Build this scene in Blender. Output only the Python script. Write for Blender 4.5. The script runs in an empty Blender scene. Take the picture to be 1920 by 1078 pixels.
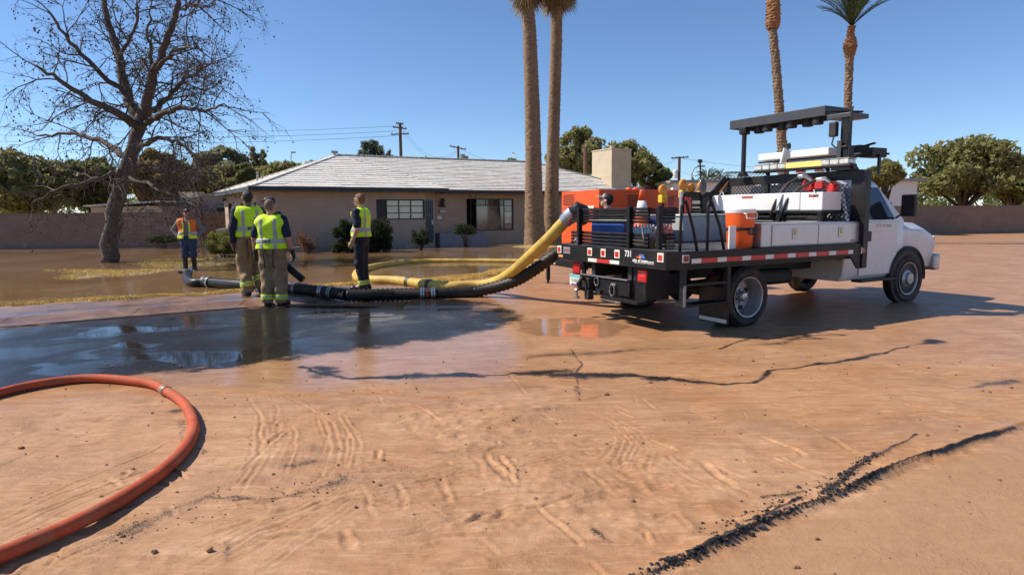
import bpy, math, random
import numpy as np
from mathutils import Vector, Matrix

SC = bpy.context.scene
COL = SC.collection
rng = random.Random(7)
R_ = math.radians

# ---------------------------------------------------------------- camera
F_PX, EYE = 1190.0, 1.55
PITCH, ROLL = R_(6.66), R_(0.45)
_fw = np.array([0, math.cos(PITCH), -math.sin(PITCH)])
_r0 = np.array([1.0, 0, 0]); _u0 = np.array([0, math.sin(PITCH), math.cos(PITCH)])
_rt = math.cos(ROLL) * _r0 - math.sin(ROLL) * _u0
_up = math.cos(ROLL) * _u0 + math.sin(ROLL) * _r0
EYEP = np.array([0, 0, EYE])
cam_d = bpy.data.cameras.new('camera'); cam = bpy.data.objects.new('camera', cam_d); COL.objects.link(cam)
cam_d.sensor_fit = 'HORIZONTAL'; cam_d.sensor_width = 36.0; cam_d.lens = F_PX / 1920 * 36.0
cam_d.clip_start = 0.1; cam_d.clip_end = 3000
m = Matrix.Identity(4)
for i in range(3):
    m[i][0] = _rt[i]; m[i][1] = _up[i]; m[i][2] = -_fw[i]; m[i][3] = EYEP[i]
cam.matrix_world = m
SC.camera = cam

# ---------------------------------------------------------------- daylight
SUN_AZ, SUN_EL = R_(-83.0), R_(45.0)          # azimuth from +Y towards +X
world = bpy.data.worlds.new('World'); SC.world = world; world.use_nodes = True
wn = world.node_tree.nodes; wl = world.node_tree.links
wn.clear()
sky = wn.new('ShaderNodeTexSky'); sky.sky_type = 'NISHITA'; sky.sun_disc = False
sky.sun_elevation = SUN_EL; sky.sun_rotation = SUN_AZ; sky.altitude = 300
sky.air_density = 0.85; sky.dust_density = 0.0; sky.ozone_density = 6.5
bg = wn.new('ShaderNodeBackground'); bg.inputs['Strength'].default_value = 0.118
wo = wn.new('ShaderNodeOutputWorld')
wl.new(sky.outputs[0], bg.inputs[0]); wl.new(bg.outputs[0], wo.inputs[0])
sun_d = bpy.data.lights.new('sun', 'SUN'); sun_d.energy = 5.0; sun_d.angle = R_(0.53); sun_d.color = (1.0, 0.90, 0.77)
sun = bpy.data.objects.new('sun', sun_d); COL.objects.link(sun)
_sd = Vector((math.sin(SUN_AZ) * math.cos(SUN_EL), math.cos(SUN_AZ) * math.cos(SUN_EL), math.sin(SUN_EL)))
sun.rotation_euler = _sd.to_track_quat('Z', 'Y').to_euler(); sun.location = (-20, 5, 25)
SC.view_settings.view_transform = 'Standard'; SC.view_settings.look = 'None'
SC.view_settings.exposure = 0.32; SC.view_settings.gamma = 1.0
SC.view_settings.use_curve_mapping = False
SC.render.engine = 'CYCLES'
SC.cycles.use_denoising = True
SC.cycles.max_bounces = 6; SC.cycles.glossy_bounces = 4; SC.cycles.transparent_max_bounces = 8
SC.cycles.caustics_reflective = False; SC.cycles.caustics_refractive = False
SC.cycles.sample_clamp_indirect = 6.0

# ---------------------------------------------------------------- pixel of the 1920 wide photograph -> place in the world
def ray(px, py): return _fw + (px - 960) / F_PX * _rt - (py - 539) / F_PX * _up
def gp(px, py, z=0.0):
    d = ray(px, py); return EYEP + d * (z - EYE) / d[2]
def at_depth(px, py, Y):
    d = ray(px, py); return EYEP + d * Y / d[1]
def on_plane(px, py, P, n):
    d = ray(px, py); return EYEP + d * (np.dot(np.array(P) - EYEP, n) / np.dot(d, n))
def along(P, d, px):
    """distance along direction d from P to the column px"""
    w = _rt - (px - 960) / F_PX * _fw
    return -np.dot(np.array(P) - EYEP, w) / np.dot(d, w)

class Frame:
    def __init__(s, loc, deg):
        s.loc = np.array(loc, float); s.a = R_(deg)
        s.u = np.array([math.cos(s.a), math.sin(s.a), 0]); s.v = np.array([-math.sin(s.a), math.cos(s.a), 0])
    def loc3(s, p):
        q = np.array(p, float) - s.loc; return np.array([q @ s.u, q @ s.v, q[2]])

# ---------------------------------------------------------------- noise in numpy
def _hash(ix, iy, iz, seed):
    n = (ix.astype(np.int64) * 374761393 + iy.astype(np.int64) * 668265263 + iz.astype(np.int64) * 2147483647 + seed * 974711) & 0x7fffffff
    n = ((n ^ (n >> 13)) * 1274126177) & 0x7fffffff
    return ((n ^ (n >> 16)) & 0xffff) / 65535.0
def vnoise(x, y, z=None, seed=0):
    if z is None: z = np.zeros_like(x)
    ix, iy, iz = np.floor(x), np.floor(y), np.floor(z)
    fx, fy, fz = x - ix, y - iy, z - iz
    fx = fx * fx * (3 - 2 * fx); fy = fy * fy * (3 - 2 * fy); fz = fz * fz * (3 - 2 * fz)
    def h(a, b, c): return _hash(ix + a, iy + b, iz + c, seed)
    def l(a, b, t): return a + (b - a) * t
    c0 = l(l(h(0, 0, 0), h(1, 0, 0), fx), l(h(0, 1, 0), h(1, 1, 0), fx), fy)
    if not fz.any(): return c0
    c1 = l(l(h(0, 0, 1), h(1, 0, 1), fx), l(h(0, 1, 1), h(1, 1, 1), fx), fy)
    return l(c0, c1, fz)
def fbm(x, y, oct=4, seed=0):
    s, a, t = 0, 0.5, 0
    for o in range(oct):
        s = s + a * vnoise(x * 2 ** o, y * 2 ** o, seed=seed + o * 17); t += a; a *= 0.5
    return s / t
def sstep(a, b, x):
    t = np.clip((x - a) / (b - a), 0, 1); return t * t * (3 - 2 * t)

# ---------------------------------------------------------------- mesh builder
class MB:
    def __init__(s): s.v = []; s.f = []; s.mi = []; s.cur = 0
    def add(s, vs, fs, mi=None):
        b = len(s.v); s.v += [tuple(float(c) for c in p) for p in vs]
        for f in fs: s.f.append(tuple(b + i for i in f)); s.mi.append(s.cur if mi is None else mi)
        return s
    def box(s, lo, hi, mi=None):
        (a, b, c), (d, e, f) = lo, hi
        return s.add([(a, b, c), (d, b, c), (d, e, c), (a, e, c), (a, b, f), (d, b, f), (d, e, f), (a, e, f)],
                     [(0, 3, 2, 1), (4, 5, 6, 7), (0, 1, 5, 4), (1, 2, 6, 5), (2, 3, 7, 6), (3, 0, 4, 7)], mi)
    def cbox(s, c, size, rz=0.0, mi=None, rx=0.0, ry=0.0):
        M = Matrix.Rotation(rz, 3, 'Z') @ Matrix.Rotation(ry, 3, 'Y') @ Matrix.Rotation(rx, 3, 'X')
        h = [k / 2 for k in size]; vs = []
        for z in (-1, 1):
            for x, y in ((-1, -1), (1, -1), (1, 1), (-1, 1)):
                vs.append(Vector(c) + M @ Vector((x * h[0], y * h[1], z * h[2])))
        return s.add(vs, [(0, 3, 2, 1), (4, 5, 6, 7), (0, 1, 5, 4), (1, 2, 6, 5), (2, 3, 7, 6), (3, 0, 4, 7)], mi)
    def bar(s, a, b, w, h, mi=None):
        a, b = Vector(a), Vector(b); d = (b - a)
        L = d.length; d.normalize()
        up = Vector((0, 0, 1)) if abs(d.z) < 0.95 else Vector((0, 1, 0))
        x = d.cross(up).normalized(); y = x.cross(d)
        vs = []
        for p in (a, b):
            for i, j in ((-1, -1), (1, -1), (1, 1), (-1, 1)): vs.append(p + x * i * w / 2 + y * j * h / 2)
        return s.add(vs, [(0, 1, 2, 3), (7, 6, 5, 4), (0, 4, 5, 1), (1, 5, 6, 2), (2, 6, 7, 3), (3, 7, 4, 0)], mi)
    def tube(s, path, r, seg=8, mi=None, cap=True, flat=1.0):
        P = [Vector(p) for p in path]; n = len(P)
        rs = list(r) if hasattr(r, '__len__') else [r] * n
        vs = []; T0 = None; X = None
        for i in range(n):
            t = (P[min(i + 1, n - 1)] - P[max(i - 1, 0)])
            if t.length < 1e-9: t = Vector((0, 0, 1))
            t.normalize()
            if X is None:
                X = t.cross(Vector((0, 0, 1)) if abs(t.z) < 0.9 else Vector((1, 0, 0))).normalized()
            else:
                X = (X - t * X.dot(t))
                X = X.normalized() if X.length > 1e-6 else t.orthogonal().normalized()
            Y = t.cross(X)
            for k in range(seg):
                a = 2 * math.pi * k / seg
                vs.append(P[i] + X * (math.cos(a) * rs[i]) + Y * (math.sin(a) * rs[i] * flat))
        fs = []
        for i in range(n - 1):
            for k in range(seg):
                k2 = (k + 1) % seg
                fs.append((i * seg + k, i * seg + k2, (i + 1) * seg + k2, (i + 1) * seg + k))
        if cap:
            fs.append(tuple(range(seg - 1, -1, -1))); fs.append(tuple((n - 1) * seg + k for k in range(seg)))
        return s.add(vs, fs, mi)
    def cyl(s, a, b, r, r2=None, seg=16, mi=None): return s.tube([a, b], [r, r if r2 is None else r2], seg, mi)
    def lathe(s, prof, seg=24, c=(0, 0, 0), axis='z', mi=None, sx=1.0, sy=1.0, cap=True):
        vs = []
        for r, h in prof:
            for k in range(seg):
                a = 2 * math.pi * k / seg; x, y = r * math.cos(a) * sx, r * math.sin(a) * sy
                p = (x, y, h) if axis == 'z' else (x, h, y) if axis == 'y' else (h, x, y)
                vs.append((c[0] + p[0], c[1] + p[1], c[2] + p[2]))
        n = len(prof); fs = []
        for i in range(n - 1):
            for k in range(seg):
                k2 = (k + 1) % seg; q = (i * seg + k, i * seg + k2, (i + 1) * seg + k2, (i + 1) * seg + k)
                fs.append(q if axis != 'y' else q[::-1])
        e0, e1 = tuple(range(seg - 1, -1, -1)), tuple((n - 1) * seg + k for k in range(seg))
        if cap: fs += [e0, e1] if axis != 'y' else [e0[::-1], e1[::-1]]
        return s.add(vs, fs, mi)
    def prism(s, poly, lo, hi, axis='z', mi=None):
        """polygon extruded along an axis; poly gives the other two coordinates in order"""
        n = len(poly)
        def P(p, h): return (p[0], p[1], h) if axis == 'z' else (p[0], h, p[1]) if axis == 'y' else (h, p[0], p[1])
        vs = [P(p, lo) for p in poly] + [P(p, hi) for p in poly]
        fs = [tuple(range(n - 1, -1, -1)), tuple(range(n, 2 * n))] + [(i, (i + 1) % n, n + (i + 1) % n, n + i) for i in range(n)]
        return s.add(vs, fs, mi)
    def ball(s, c, r, seg=12, rings=8, mi=None):
        rr = r if hasattr(r, '__len__') else (r, r, r)
        vs = [(c[0], c[1], c[2] - rr[2])]
        for i in range(1, rings):
            t = math.pi * i / rings - math.pi / 2
            for k in range(seg):
                a = 2 * math.pi * k / seg
                vs.append((c[0] + rr[0] * math.cos(t) * math.cos(a), c[1] + rr[1] * math.cos(t) * math.sin(a), c[2] + rr[2] * math.sin(t)))
        vs.append((c[0], c[1], c[2] + rr[2])); fs = []
        for k in range(seg): fs.append((0, 1 + (k + 1) % seg, 1 + k))
        for i in range(rings - 2):
            for k in range(seg):
                a, b = 1 + i * seg + k, 1 + i * seg + (k + 1) % seg
                fs.append((a, b, b + seg, a + seg))
        t = len(vs) - 1; b0 = 1 + (rings - 2) * seg
        for k in range(seg): fs.append((b0 + k, b0 + (k + 1) % seg, t))
        return s.add(vs, fs, mi)
    def build(s, name, mats, parent=None, smooth=False, bevel=0.0, org=(0, 0, 0), angle=None):
        me = bpy.data.meshes.new(name)
        o = Vector(org)
        vs = s.v if o.length == 0 else [(p[0] - o.x, p[1] - o.y, p[2] - o.z) for p in s.v]
        me.from_pydata(vs, [], s.f)
        if not isinstance(mats, (list, tuple)): mats = [mats]
        for mm in mats: me.materials.append(mm)
        if len(mats) > 1: me.polygons.foreach_set('material_index', s.mi)
        return link(me, name, parent, smooth, bevel, org)

def link(me, name, parent=None, smooth=False, bevel=0.0, org=(0, 0, 0)):
    if smooth:
        if smooth is True: me.polygons.foreach_set('use_smooth', [True] * len(me.polygons))
        else:
            me.polygons.foreach_set('use_smooth', [True] * len(me.polygons))
            try: me.set_sharp_from_angle(angle=R_(smooth))
            except Exception: pass
    me.update()
    ob = bpy.data.objects.new(name, me); COL.objects.link(ob)
    ob.location = org
    if parent is not None: ob.parent = parent
    if bevel:
        b = ob.modifiers.new('bevel', 'BEVEL'); b.width = bevel; b.segments = 2; b.limit_method = 'ANGLE'; b.angle_limit = R_(40)
        b.harden_normals = False
    return ob

def np_mesh(name, V, Fq, mats, parent=None, smooth=True, mi=None):
    """fast mesh from arrays; Fq is (n,3) or (n,4)"""
    V = np.asarray(V, np.float32); Fq = np.asarray(Fq, np.int32)
    me = bpy.data.meshes.new(name); k = Fq.shape[1]
    me.vertices.add(len(V)); me.vertices.foreach_set('co', V.ravel())
    me.loops.add(Fq.size); me.loops.foreach_set('vertex_index', Fq.ravel())
    me.polygons.add(len(Fq)); me.polygons.foreach_set('loop_start', np.arange(0, Fq.size, k, dtype=np.int32))
    try: me.polygons.foreach_set('loop_total', np.full(len(Fq), k, np.int32))
    except Exception: pass
    if not isinstance(mats, (list, tuple)): mats = [mats]
    for mm in mats: me.materials.append(mm)
    if mi is not None: me.polygons.foreach_set('material_index', np.asarray(mi, np.int32))
    me.polygons.foreach_set('use_smooth', np.full(len(Fq), bool(smooth)))
    me.update(calc_edges=True); me.validate()
    ob = bpy.data.objects.new(name, me); COL.objects.link(ob)
    if parent is not None: ob.parent = parent
    return ob

def tag(o, label=None, cat=None, group=None, kind=None):
    if label: o['label'] = label
    if cat: o['category'] = cat
    if group: o['group'] = group
    if kind: o['kind'] = kind
    return o
def thing(name, label, cat, loc=(0, 0, 0), rz=0.0, group=None):
    o = bpy.data.objects.new(name, None); COL.objects.link(o)
    o.empty_display_size = 0.2
    o.location = loc; o.rotation_euler = (0, 0, rz)
    return tag(o, label, cat, group)
def dup(o, parent=None):
    c = o.copy(); COL.objects.link(c)
    if parent is not None: c.parent = parent
    for ch in list(o.children): dup(ch, c)
    return c

def text_mesh(name, txt, size, mat_, parent, M, depth=0.002, align='CENTER', shear=0.0, bold=0.0, sx=1.0):
    cu = bpy.data.curves.new(name, 'FONT'); cu.body = txt; cu.size = size; cu.align_x = align; cu.align_y = 'CENTER'
    cu.extrude = depth; cu.offset = bold; cu.shear = shear; cu.resolution_u = 2
    t = bpy.data.objects.new('tmp_text', cu); COL.objects.link(t)
    dg = bpy.context.evaluated_depsgraph_get(); dg.update()
    me = bpy.data.meshes.new_from_object(t.evaluated_get(dg))
    bpy.data.objects.remove(t)
    me.transform(Matrix.Diagonal((sx, 1, 1, 1)))
    me.transform(M); me.name = name
    me.materials.clear(); me.materials.append(mat_)
    return link(me, name, parent)
def face_matrix(pos, right, up):
    r, u = Vector(right).normalized(), Vector(up).normalized(); n = r.cross(u)
    M = Matrix.Identity(4)
    for i in range(3): M[i][0] = r[i]; M[i][1] = u[i]; M[i][2] = n[i]; M[i][3] = pos[i]
    return M

# ---------------------------------------------------------------- materials
def new_mat(name):
    mt = bpy.data.materials.new(name); mt.use_nodes = True
    nt = mt.node_tree; b = nt.nodes['Principled BSDF']
    return mt, nt, b
def N(nt, t, **kw):
    n = nt.nodes.new(t)
    for k, v in kw.items(): setattr(n, k, v)
    return n
def noise_node(nt, scale, detail=4, rough=0.55, vec=None, dist=0.0):
    n = N(nt, 'ShaderNodeTexNoise'); n.inputs['Scale'].default_value = scale
    n.inputs['Detail'].default_value = detail; n.inputs['Roughness'].default_value = rough
    n.inputs['Distortion'].default_value = dist
    if vec is not None: nt.links.new(vec, n.inputs['Vector'])
    return n
def ramp(nt, fac, stops):
    r = N(nt, 'ShaderNodeValToRGB'); e = r.color_ramp.elements
    while len(e) < len(stops): e.new(0.5)
    for i, (p, c) in enumerate(stops):
        e[i].position = p; e[i].color = (c, c, c, 1) if not hasattr(c, '__len__') else (*c, 1)
    nt.links.new(fac, r.inputs[0]); return r
def mixc(nt, fac, a, b, mode='MIX'):
    n = N(nt, 'ShaderNodeMix', data_type='RGBA', blend_type=mode)
    for s, x in ((n.inputs[0], fac), (n.inputs[6], a), (n.inputs[7], b)):
        if hasattr(x, 'is_linked') or hasattr(x, 'links'): nt.links.new(x, s)
        elif hasattr(x, '__len__'): s.default_value = (*x[:3], 1)
        else: s.default_value = x
    return n.outputs[2]
def mathn(nt, op, a, b=None, clamp=False):
    n = N(nt, 'ShaderNodeMath', operation=op); n.use_clamp = clamp
    for s, x in ((n.inputs[0], a), (n.inputs[1], b)):
        if x is None: continue
        if hasattr(x, 'links'): nt.links.new(x, s)
        else: s.default_value = x
    return n.outputs[0]
def mat(name, col, rough=0.5, metal=0.0, var=0.12, scale=6.0, bump=0.0, bscale=60.0, spec=0.5, dirt=None, dirt_amt=0.0, coat=0.0,
        emit=None, estr=0.0, trans=0.0, rvar=0.08, sss=0.0):
    """paint, metal, cloth ... : base colour with uneven wear, uneven gloss and fine relief"""
    mt, nt, b = new_mat(name)
    tc = N(nt, 'ShaderNodeTexCoord'); vec = tc.outputs['Object']
    n1 = noise_node(nt, scale, 6, 0.6, vec)
    dark = [c * (1 - var) for c in col]; lite = [min(1, c * (1 + var)) for c in col]
    r = ramp(nt, n1.outputs[0], [(0.3, dark), (0.7, lite)])
    out = r.outputs[0]
    if dirt is not None:
        n2 = noise_node(nt, scale * 0.45 + 1.0, 8, 0.7, vec, 0.6)
        f = ramp(nt, n2.outputs[0], [(0.48, 0.0), (0.75, dirt_amt)])
        out = mixc(nt, f.outputs[0], out, dirt)
    nt.links.new(out, b.inputs['Base Color'])
    rr = ramp(nt, n1.outputs[0], [(0.2, max(0.02, rough - rvar)), (0.8, min(1, rough + rvar))])
    nt.links.new(rr.outputs[0], b.inputs['Roughness'])
    b.inputs['Metallic'].default_value = metal
    b.inputs['Specular IOR Level'].default_value = spec
    b.inputs['Coat Weight'].default_value = coat
    if trans: b.inputs['Transmission Weight'].default_value = trans
    if emit is not None:
        b.inputs['Emission Color'].default_value = (*emit, 1); b.inputs['Emission Strength'].default_value = estr
    if bump:
        n3 = noise_node(nt, bscale, 5, 0.6, vec)
        bp = N(nt, 'ShaderNodeBump'); bp.inputs['Strength'].default_value = bump; bp.inputs['Distance'].default_value = 0.02
        nt.links.new(n3.outputs[0], bp.inputs['Height']); nt.links.new(bp.outputs[0], b.inputs['Normal'])
    return mt

MUDC = (0.40, 0.215, 0.105)
BLACK = mat('black_paint', (0.009, 0.009, 0.010), 0.44, var=0.3, scale=5, spec=0.32, dirt=(0.07, 0.05, 0.035), dirt_amt=0.3, bump=0.05, bscale=40)
BLACKM = mat('black_matte', (0.014, 0.014, 0.015), 0.6, var=0.3, scale=9, dirt=(0.08, 0.055, 0.04), dirt_amt=0.35, bump=0.1, bscale=60)
RUBBER = mat('rubber', (0.014, 0.013, 0.013), 0.55, var=0.3, scale=12, dirt=(0.16, 0.09, 0.05), dirt_amt=0.35, bump=0.15, bscale=80)
STEEL = mat('steel', (0.45, 0.45, 0.46), 0.35, metal=0.9, var=0.15, scale=10)
ALU = mat('aluminium', (0.56, 0.55, 0.56), 0.42, metal=0.75, var=0.08, scale=4, dirt=(0.35, 0.3, 0.27), dirt_amt=0.3, bump=0.04, bscale=25)
WHITEP = mat('white_paint', (0.78, 0.78, 0.77), 0.4, var=0.04, scale=4, dirt=(0.5, 0.42, 0.34), dirt_amt=0.25)
WHITEPL = mat('white_plastic', (0.8, 0.79, 0.75), 0.45, var=0.05)
REDP = mat('red_paint', (0.45, 0.02, 0.02), 0.35, var=0.15)
REDL = mat('red_lens', (0.62, 0.02, 0.02), 0.18, var=0.2, scale=60, coat=0.5)
AMBL = mat('amber_lens', (0.8, 0.28, 0.02), 0.2, var=0.15, scale=40, coat=0.4)
LENSW = mat('lens_border', (0.8, 0.74, 0.6), 0.4, var=0.05)
ORANGE = mat('orange_paint', (0.80, 0.105, 0.02), 0.4, var=0.06, scale=3, dirt=(0.5, 0.12, 0.05), dirt_amt=0.3)
ORANGEPL = mat('orange_plastic', (0.85, 0.12, 0.02), 0.42, var=0.06)
REFW = mat('reflective_white', (0.72, 0.71, 0.68), 0.35, var=0.08, scale=20)
REFR = mat('reflective_red', (0.55, 0.03, 0.03), 0.35, var=0.12, scale=20)
GREY = mat('grey_plastic', (0.28, 0.28, 0.28), 0.5)
BLUEPL = mat('blue_plastic', (0.02, 0.09, 0.38), 0.4, var=0.15)
WOODP = mat('pole_wood', (0.11, 0.062, 0.04), 0.85, var=0.3, scale=3, bump=0.4, bscale=12)
# ================================================================ ground
def PX(pts, z=0.0): return np.array([gp(x, y, z)[:2] for x, y in pts])
CURB = np.vstack([[[-30, -3.2], [-14, 4.3], [-8.6, 8.0]], PX([(272, 591.6), (394, 581.5), (505, 574), (577, 569.6), (652, 565), (800, 560)])])
SIDE = np.vstack([[[-31.2, -1.2], [-14.8, 6.2], [-9.6, 9.5]], PX([(272, 559.5), (400, 552), (462, 548), (695, 533), (845, 528)], 0.1)])
SIDE_R = np.vstack([SIDE[-1:], PX([(900, 521), (960, 512), (1000, 503)], 0.1), [[2.2, 19.2], [6, 24], [12, 31], [40, 55]]])
SIDE_ALL = np.vstack([SIDE, SIDE_R[1:]])
ASPH = PX([(272, 591), (400, 580), (520, 572), (616, 562), (700, 561), (800, 562), (905, 566), (955, 576), (985, 590), (975, 601), (950, 610), (900, 622), (870, 630),
           (800, 640), (740, 648), (700, 655), (620, 665), (560, 671), (500, 676), (440, 684), (390, 691), (340, 693), (272, 699)])
ASPH = np.vstack([ASPH, [[-9, 1.2], [-20, -5], [-16.5, 2.6], [-8.6, 7.95]]])

def seg_dist(X, Y, pl):
    """distance to a polyline, position along it and side (+ left)"""
    best = np.full(X.shape, 1e9); tt = np.zeros_like(X); side = np.zeros_like(X); acc = 0.0
    for a, b in zip(pl[:-1], pl[1:]):
        d = b - a; L = math.hypot(*d)
        if L < 1e-9: continue
        t = np.clip(((X - a[0]) * d[0] + (Y - a[1]) * d[1]) / (L * L), 0, 1)
        dx, dy = X - (a[0] + t * d[0]), Y - (a[1] + t * d[1]); q = np.hypot(dx, dy)
        m_ = q < best
        best = np.where(m_, q, best); tt = np.where(m_, acc + t * L, tt)
        side = np.where(m_, np.sign(d[0] * (Y - a[1]) - d[1] * (X - a[0])), side)
        acc += L
    return best, tt, side
def in_poly(X, Y, P):
    c = np.zeros(X.shape, bool); n = len(P); j = n - 1
    for i in range(n):
        xi, yi, xj, yj = P[i][0], P[i][1], P[j][0], P[j][1]
        if yi != yj:
            c ^= ((yi > Y) != (yj > Y)) & (X < (xj - xi) * (Y - yi) / (yj - yi) + xi)
        j = i
    return c
def signed(X, Y, P):
    d, _, _ = seg_dist(X, Y, np.vstack([P, P[:1]])); return np.where(in_poly(X, Y, P), d, -d)

def axis_pts(lo, hi, core_lo, core_hi, step, grow):
    a = list(np.arange(core_lo, core_hi, step)); s = step; x = core_hi
    while x < hi: a.append(x); s *= grow; x += s
    a.append(hi); s = step; x = core_lo - step
    b = []
    while x > lo: b.append(x); s *= grow; x -= s
    b.append(lo)
    return np.array(b[::-1] + a)
gx = axis_pts(-700, 700, -4.2, 4.9, 0.0125, 1.030)
gy = axis_pts(-60, 1200, 2.3, 6.3, 0.0125, 1.012)
GX, GY = np.meshgrid(gx, gy)
near = (GX > -9) & (GX < 10) & (GY > 1) & (GY < 15)

def stroke(H, pl, w, depth, rim=0.5, wob=0.25, seed=0, extra=None, amt=0.0):
    """a groove dragged through the mud with the mud pushed up along both edges"""
    lo, hi = pl.min(0) - 3 * w - 0.1, pl.max(0) + 3 * w + 0.1
    j0, j1 = np.searchsorted(gx, [lo[0], hi[0]]); i0, i1 = np.searchsorted(gy, [lo[1], hi[1]])
    if j1 - j0 < 2 or i1 - i0 < 2: return
    X, Y = GX[i0:i1, j0:j1], GY[i0:i1, j0:j1]
    n = vnoise(X * 5, Y * 5, seed=seed) - 0.5
    n2 = vnoise(X * 17, Y * 17, seed=seed + 5) - 0.5
    d, t, sd = seg_dist(X + n * wob * w * 2, Y + n2 * wob * w * 2, pl)
    T = t.max() + 1e-6
    env = sstep(0, 0.15 * T, t) * (1 - sstep(0.85 * T, T, t)) * (0.45 + 1.1 * vnoise(t * 3.1, t * 0 + seed, seed=seed))
    k = d / w
    prof = -np.exp(-k * k * 1.6) + rim * np.exp(-((k - 1.45) ** 2) * 4.5) * (0.6 + 0.8 * (sd > 0))
    H[i0:i1, j0:j1] += depth * prof * env
    if extra is not None: extra[i0:i1, j0:j1] = np.maximum(extra[i0:i1, j0:j1], amt * np.exp(-k * k) * env)

Hn = np.zeros_like(GX); grit = np.zeros_like(GX)
# large unevenness and silt ripples of the mud sheet
foot = sstep(9.0, 4.2, GY) * near
Hn += near * (0.020 * (fbm(GX * 0.7, GY * 0.7, 3, 3) - 0.5))
Hn += foot * 0.016 * (fbm(GX * 2.6 + GY * 1.2, GY * 5.2 - GX * 1.4, 4, 11) - 0.5)
Hn += foot * 0.011 * (fbm(GX * 8, GY * 9, 4, 21) - 0.5) * (0.35 + 1.3 * fbm(GX * 0.9 + 4, GY * 0.9, 2, 9))
crumb = foot * sstep(0.50, 0.62, fbm(GX * 0.9 + 2 - GY * .4, GY * 1.5, 4, 77))
Hn += crumb * (0.020 * (fbm(GX * 13, GY * 13, 3, 31) - 0.5) + 0.012 * np.maximum(0, fbm(GX * 24, GY * 24, 2, 33) - 0.52))
dimp = fbm(GX * 4.2 + 3, GY * 4.2, 2, 35); Hn -= foot * 0.010 * np.maximum(0, dimp - 0.66) * 5
def P2(*pts): return PX(pts)
# wheel marks
tracks = [
  [(1920, 735), (1600, 760), (1300, 790), (1000, 838), (760, 872), (480, 880), (300, 886)],
  [(1300, 770), (1000, 815), (760, 855), (480, 876)], [(1250, 795), (1000, 850), (860, 880), (620, 905)],
  [(1200, 812), (960, 846), (700, 900), (400, 960), (272, 1000)], [(1180, 826), (950, 860), (640, 925), (300, 1030)],
  [(900, 890), (620, 925), (460, 985), (300, 1060)], [(930, 905), (640, 935), (540, 1000), (440, 1060)],
  [(470, 700), (560, 745), (610, 790), (622, 830), (612, 870), (596, 900)], [(480, 715), (580, 770), (596, 830), (575, 880), (540, 910)],
  [(455, 700), (500, 760), (500, 830), (460, 880)], [(440, 720), (475, 780), (470, 850), (400, 930)],
  [(520, 770), (535, 830), (510, 890)], [(620, 770), (650, 820), (640, 880)],
  [(1340, 735), (1420, 752), (1560, 770), (1648, 790)], [(960, 780), (850, 800), (700, 820)],
  [(1080, 760), (1140, 790), (1170, 830), (1150, 870), (1110, 880)], [(1100, 765), (1160, 800), (1185, 835), (1160, 878)],
  [(1920, 960), (1700, 985), (1560, 1000), (1400, 1060)],
  [(700, 990), (860, 955), (1020, 930), (1100, 905)], [(720, 1005), (860, 968), (1010, 945), (1090, 915)],
  [(0, 960), (140, 900), (272, 850), (330, 820)], [(-40, 1000), (120, 930), (290, 870)], [(60, 1060), (200, 1000), (300, 960)]]
for k, t in enumerate(tracks):
    for q in range(4):
        pl = P2(*t) + np.array([0.042 * q + rng.gauss(0, .016), -0.036 * q + rng.gauss(0, .016)])
        stroke(Hn, pl, rng.uniform(.009, .016), rng.uniform(.0012, .0050), 0.85, 1.1, 100 + 7 * k + q)
# ridges scraped up by shovels and boots
short = [[(1092, 878), (1125, 905), (1150, 930)], [(1140, 880), (1190, 905), (1212, 928)], [(1180, 868), (1215, 890), (1232, 916)], [(1265, 880), (1310, 908), (1320, 915)],
         [(1250, 855), (1290, 880)], [(1310, 865), (1350, 895), (1380, 910)], [(1490, 790), (1545, 812)], [(1540, 818), (1600, 846)], [(1420, 815), (1520, 860)],
         [(1460, 855), (1560, 900)], [(880, 850), (905, 885), (915, 900)], [(905, 848), (935, 880), (950, 905)], [(930, 850), (960, 885), (965, 910)],
         [(815, 890), (840, 930), (838, 945)], [(740, 905), (760, 940), (765, 960)], [(668, 905), (690, 940), (705, 970)], [(1205, 995), (1212, 1015)], [(690, 720), (720, 760)],
         [(780, 760), (830, 790)], [(640, 990), (665, 1030)], [(1060, 905), (1085, 925), (1050, 938)], [(1222, 975), (1270, 960), (1300, 1000)], [(1000, 940), (1060, 990), (1100, 1030)],
         [(870, 985), (960, 960)], [(1330, 905), (1450, 960)], [(950, 700), (985, 740)], [(1150, 820), (1120, 870)], [(1700, 830), (1760, 860)], [(1740, 880), (1830, 930)]]
for k, t in enumerate(short): stroke(Hn, P2(*t), rng.uniform(.014, .028), rng.uniform(.004, .0085), 0.9, 1.6, 200 + k)
for k in range(170):
    cx, cy = rng.uniform(-2.6, 4.2), rng.uniform(2.5, 6.2); a = rng.gauss(-0.7, 0.5); L = rng.uniform(0.05, 0.32)
    pl = np.array([[cx, cy], [cx + L * math.cos(a) * .5 + rng.gauss(0, .02), cy + L * math.sin(a) * .5], [cx + L * math.cos(a), cy + L * math.sin(a)]])
    stroke(Hn, pl, rng.uniform(0.010, 0.024), rng.uniform(0.003, 0.010), 0.9, 0.6, 300 + k)
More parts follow.
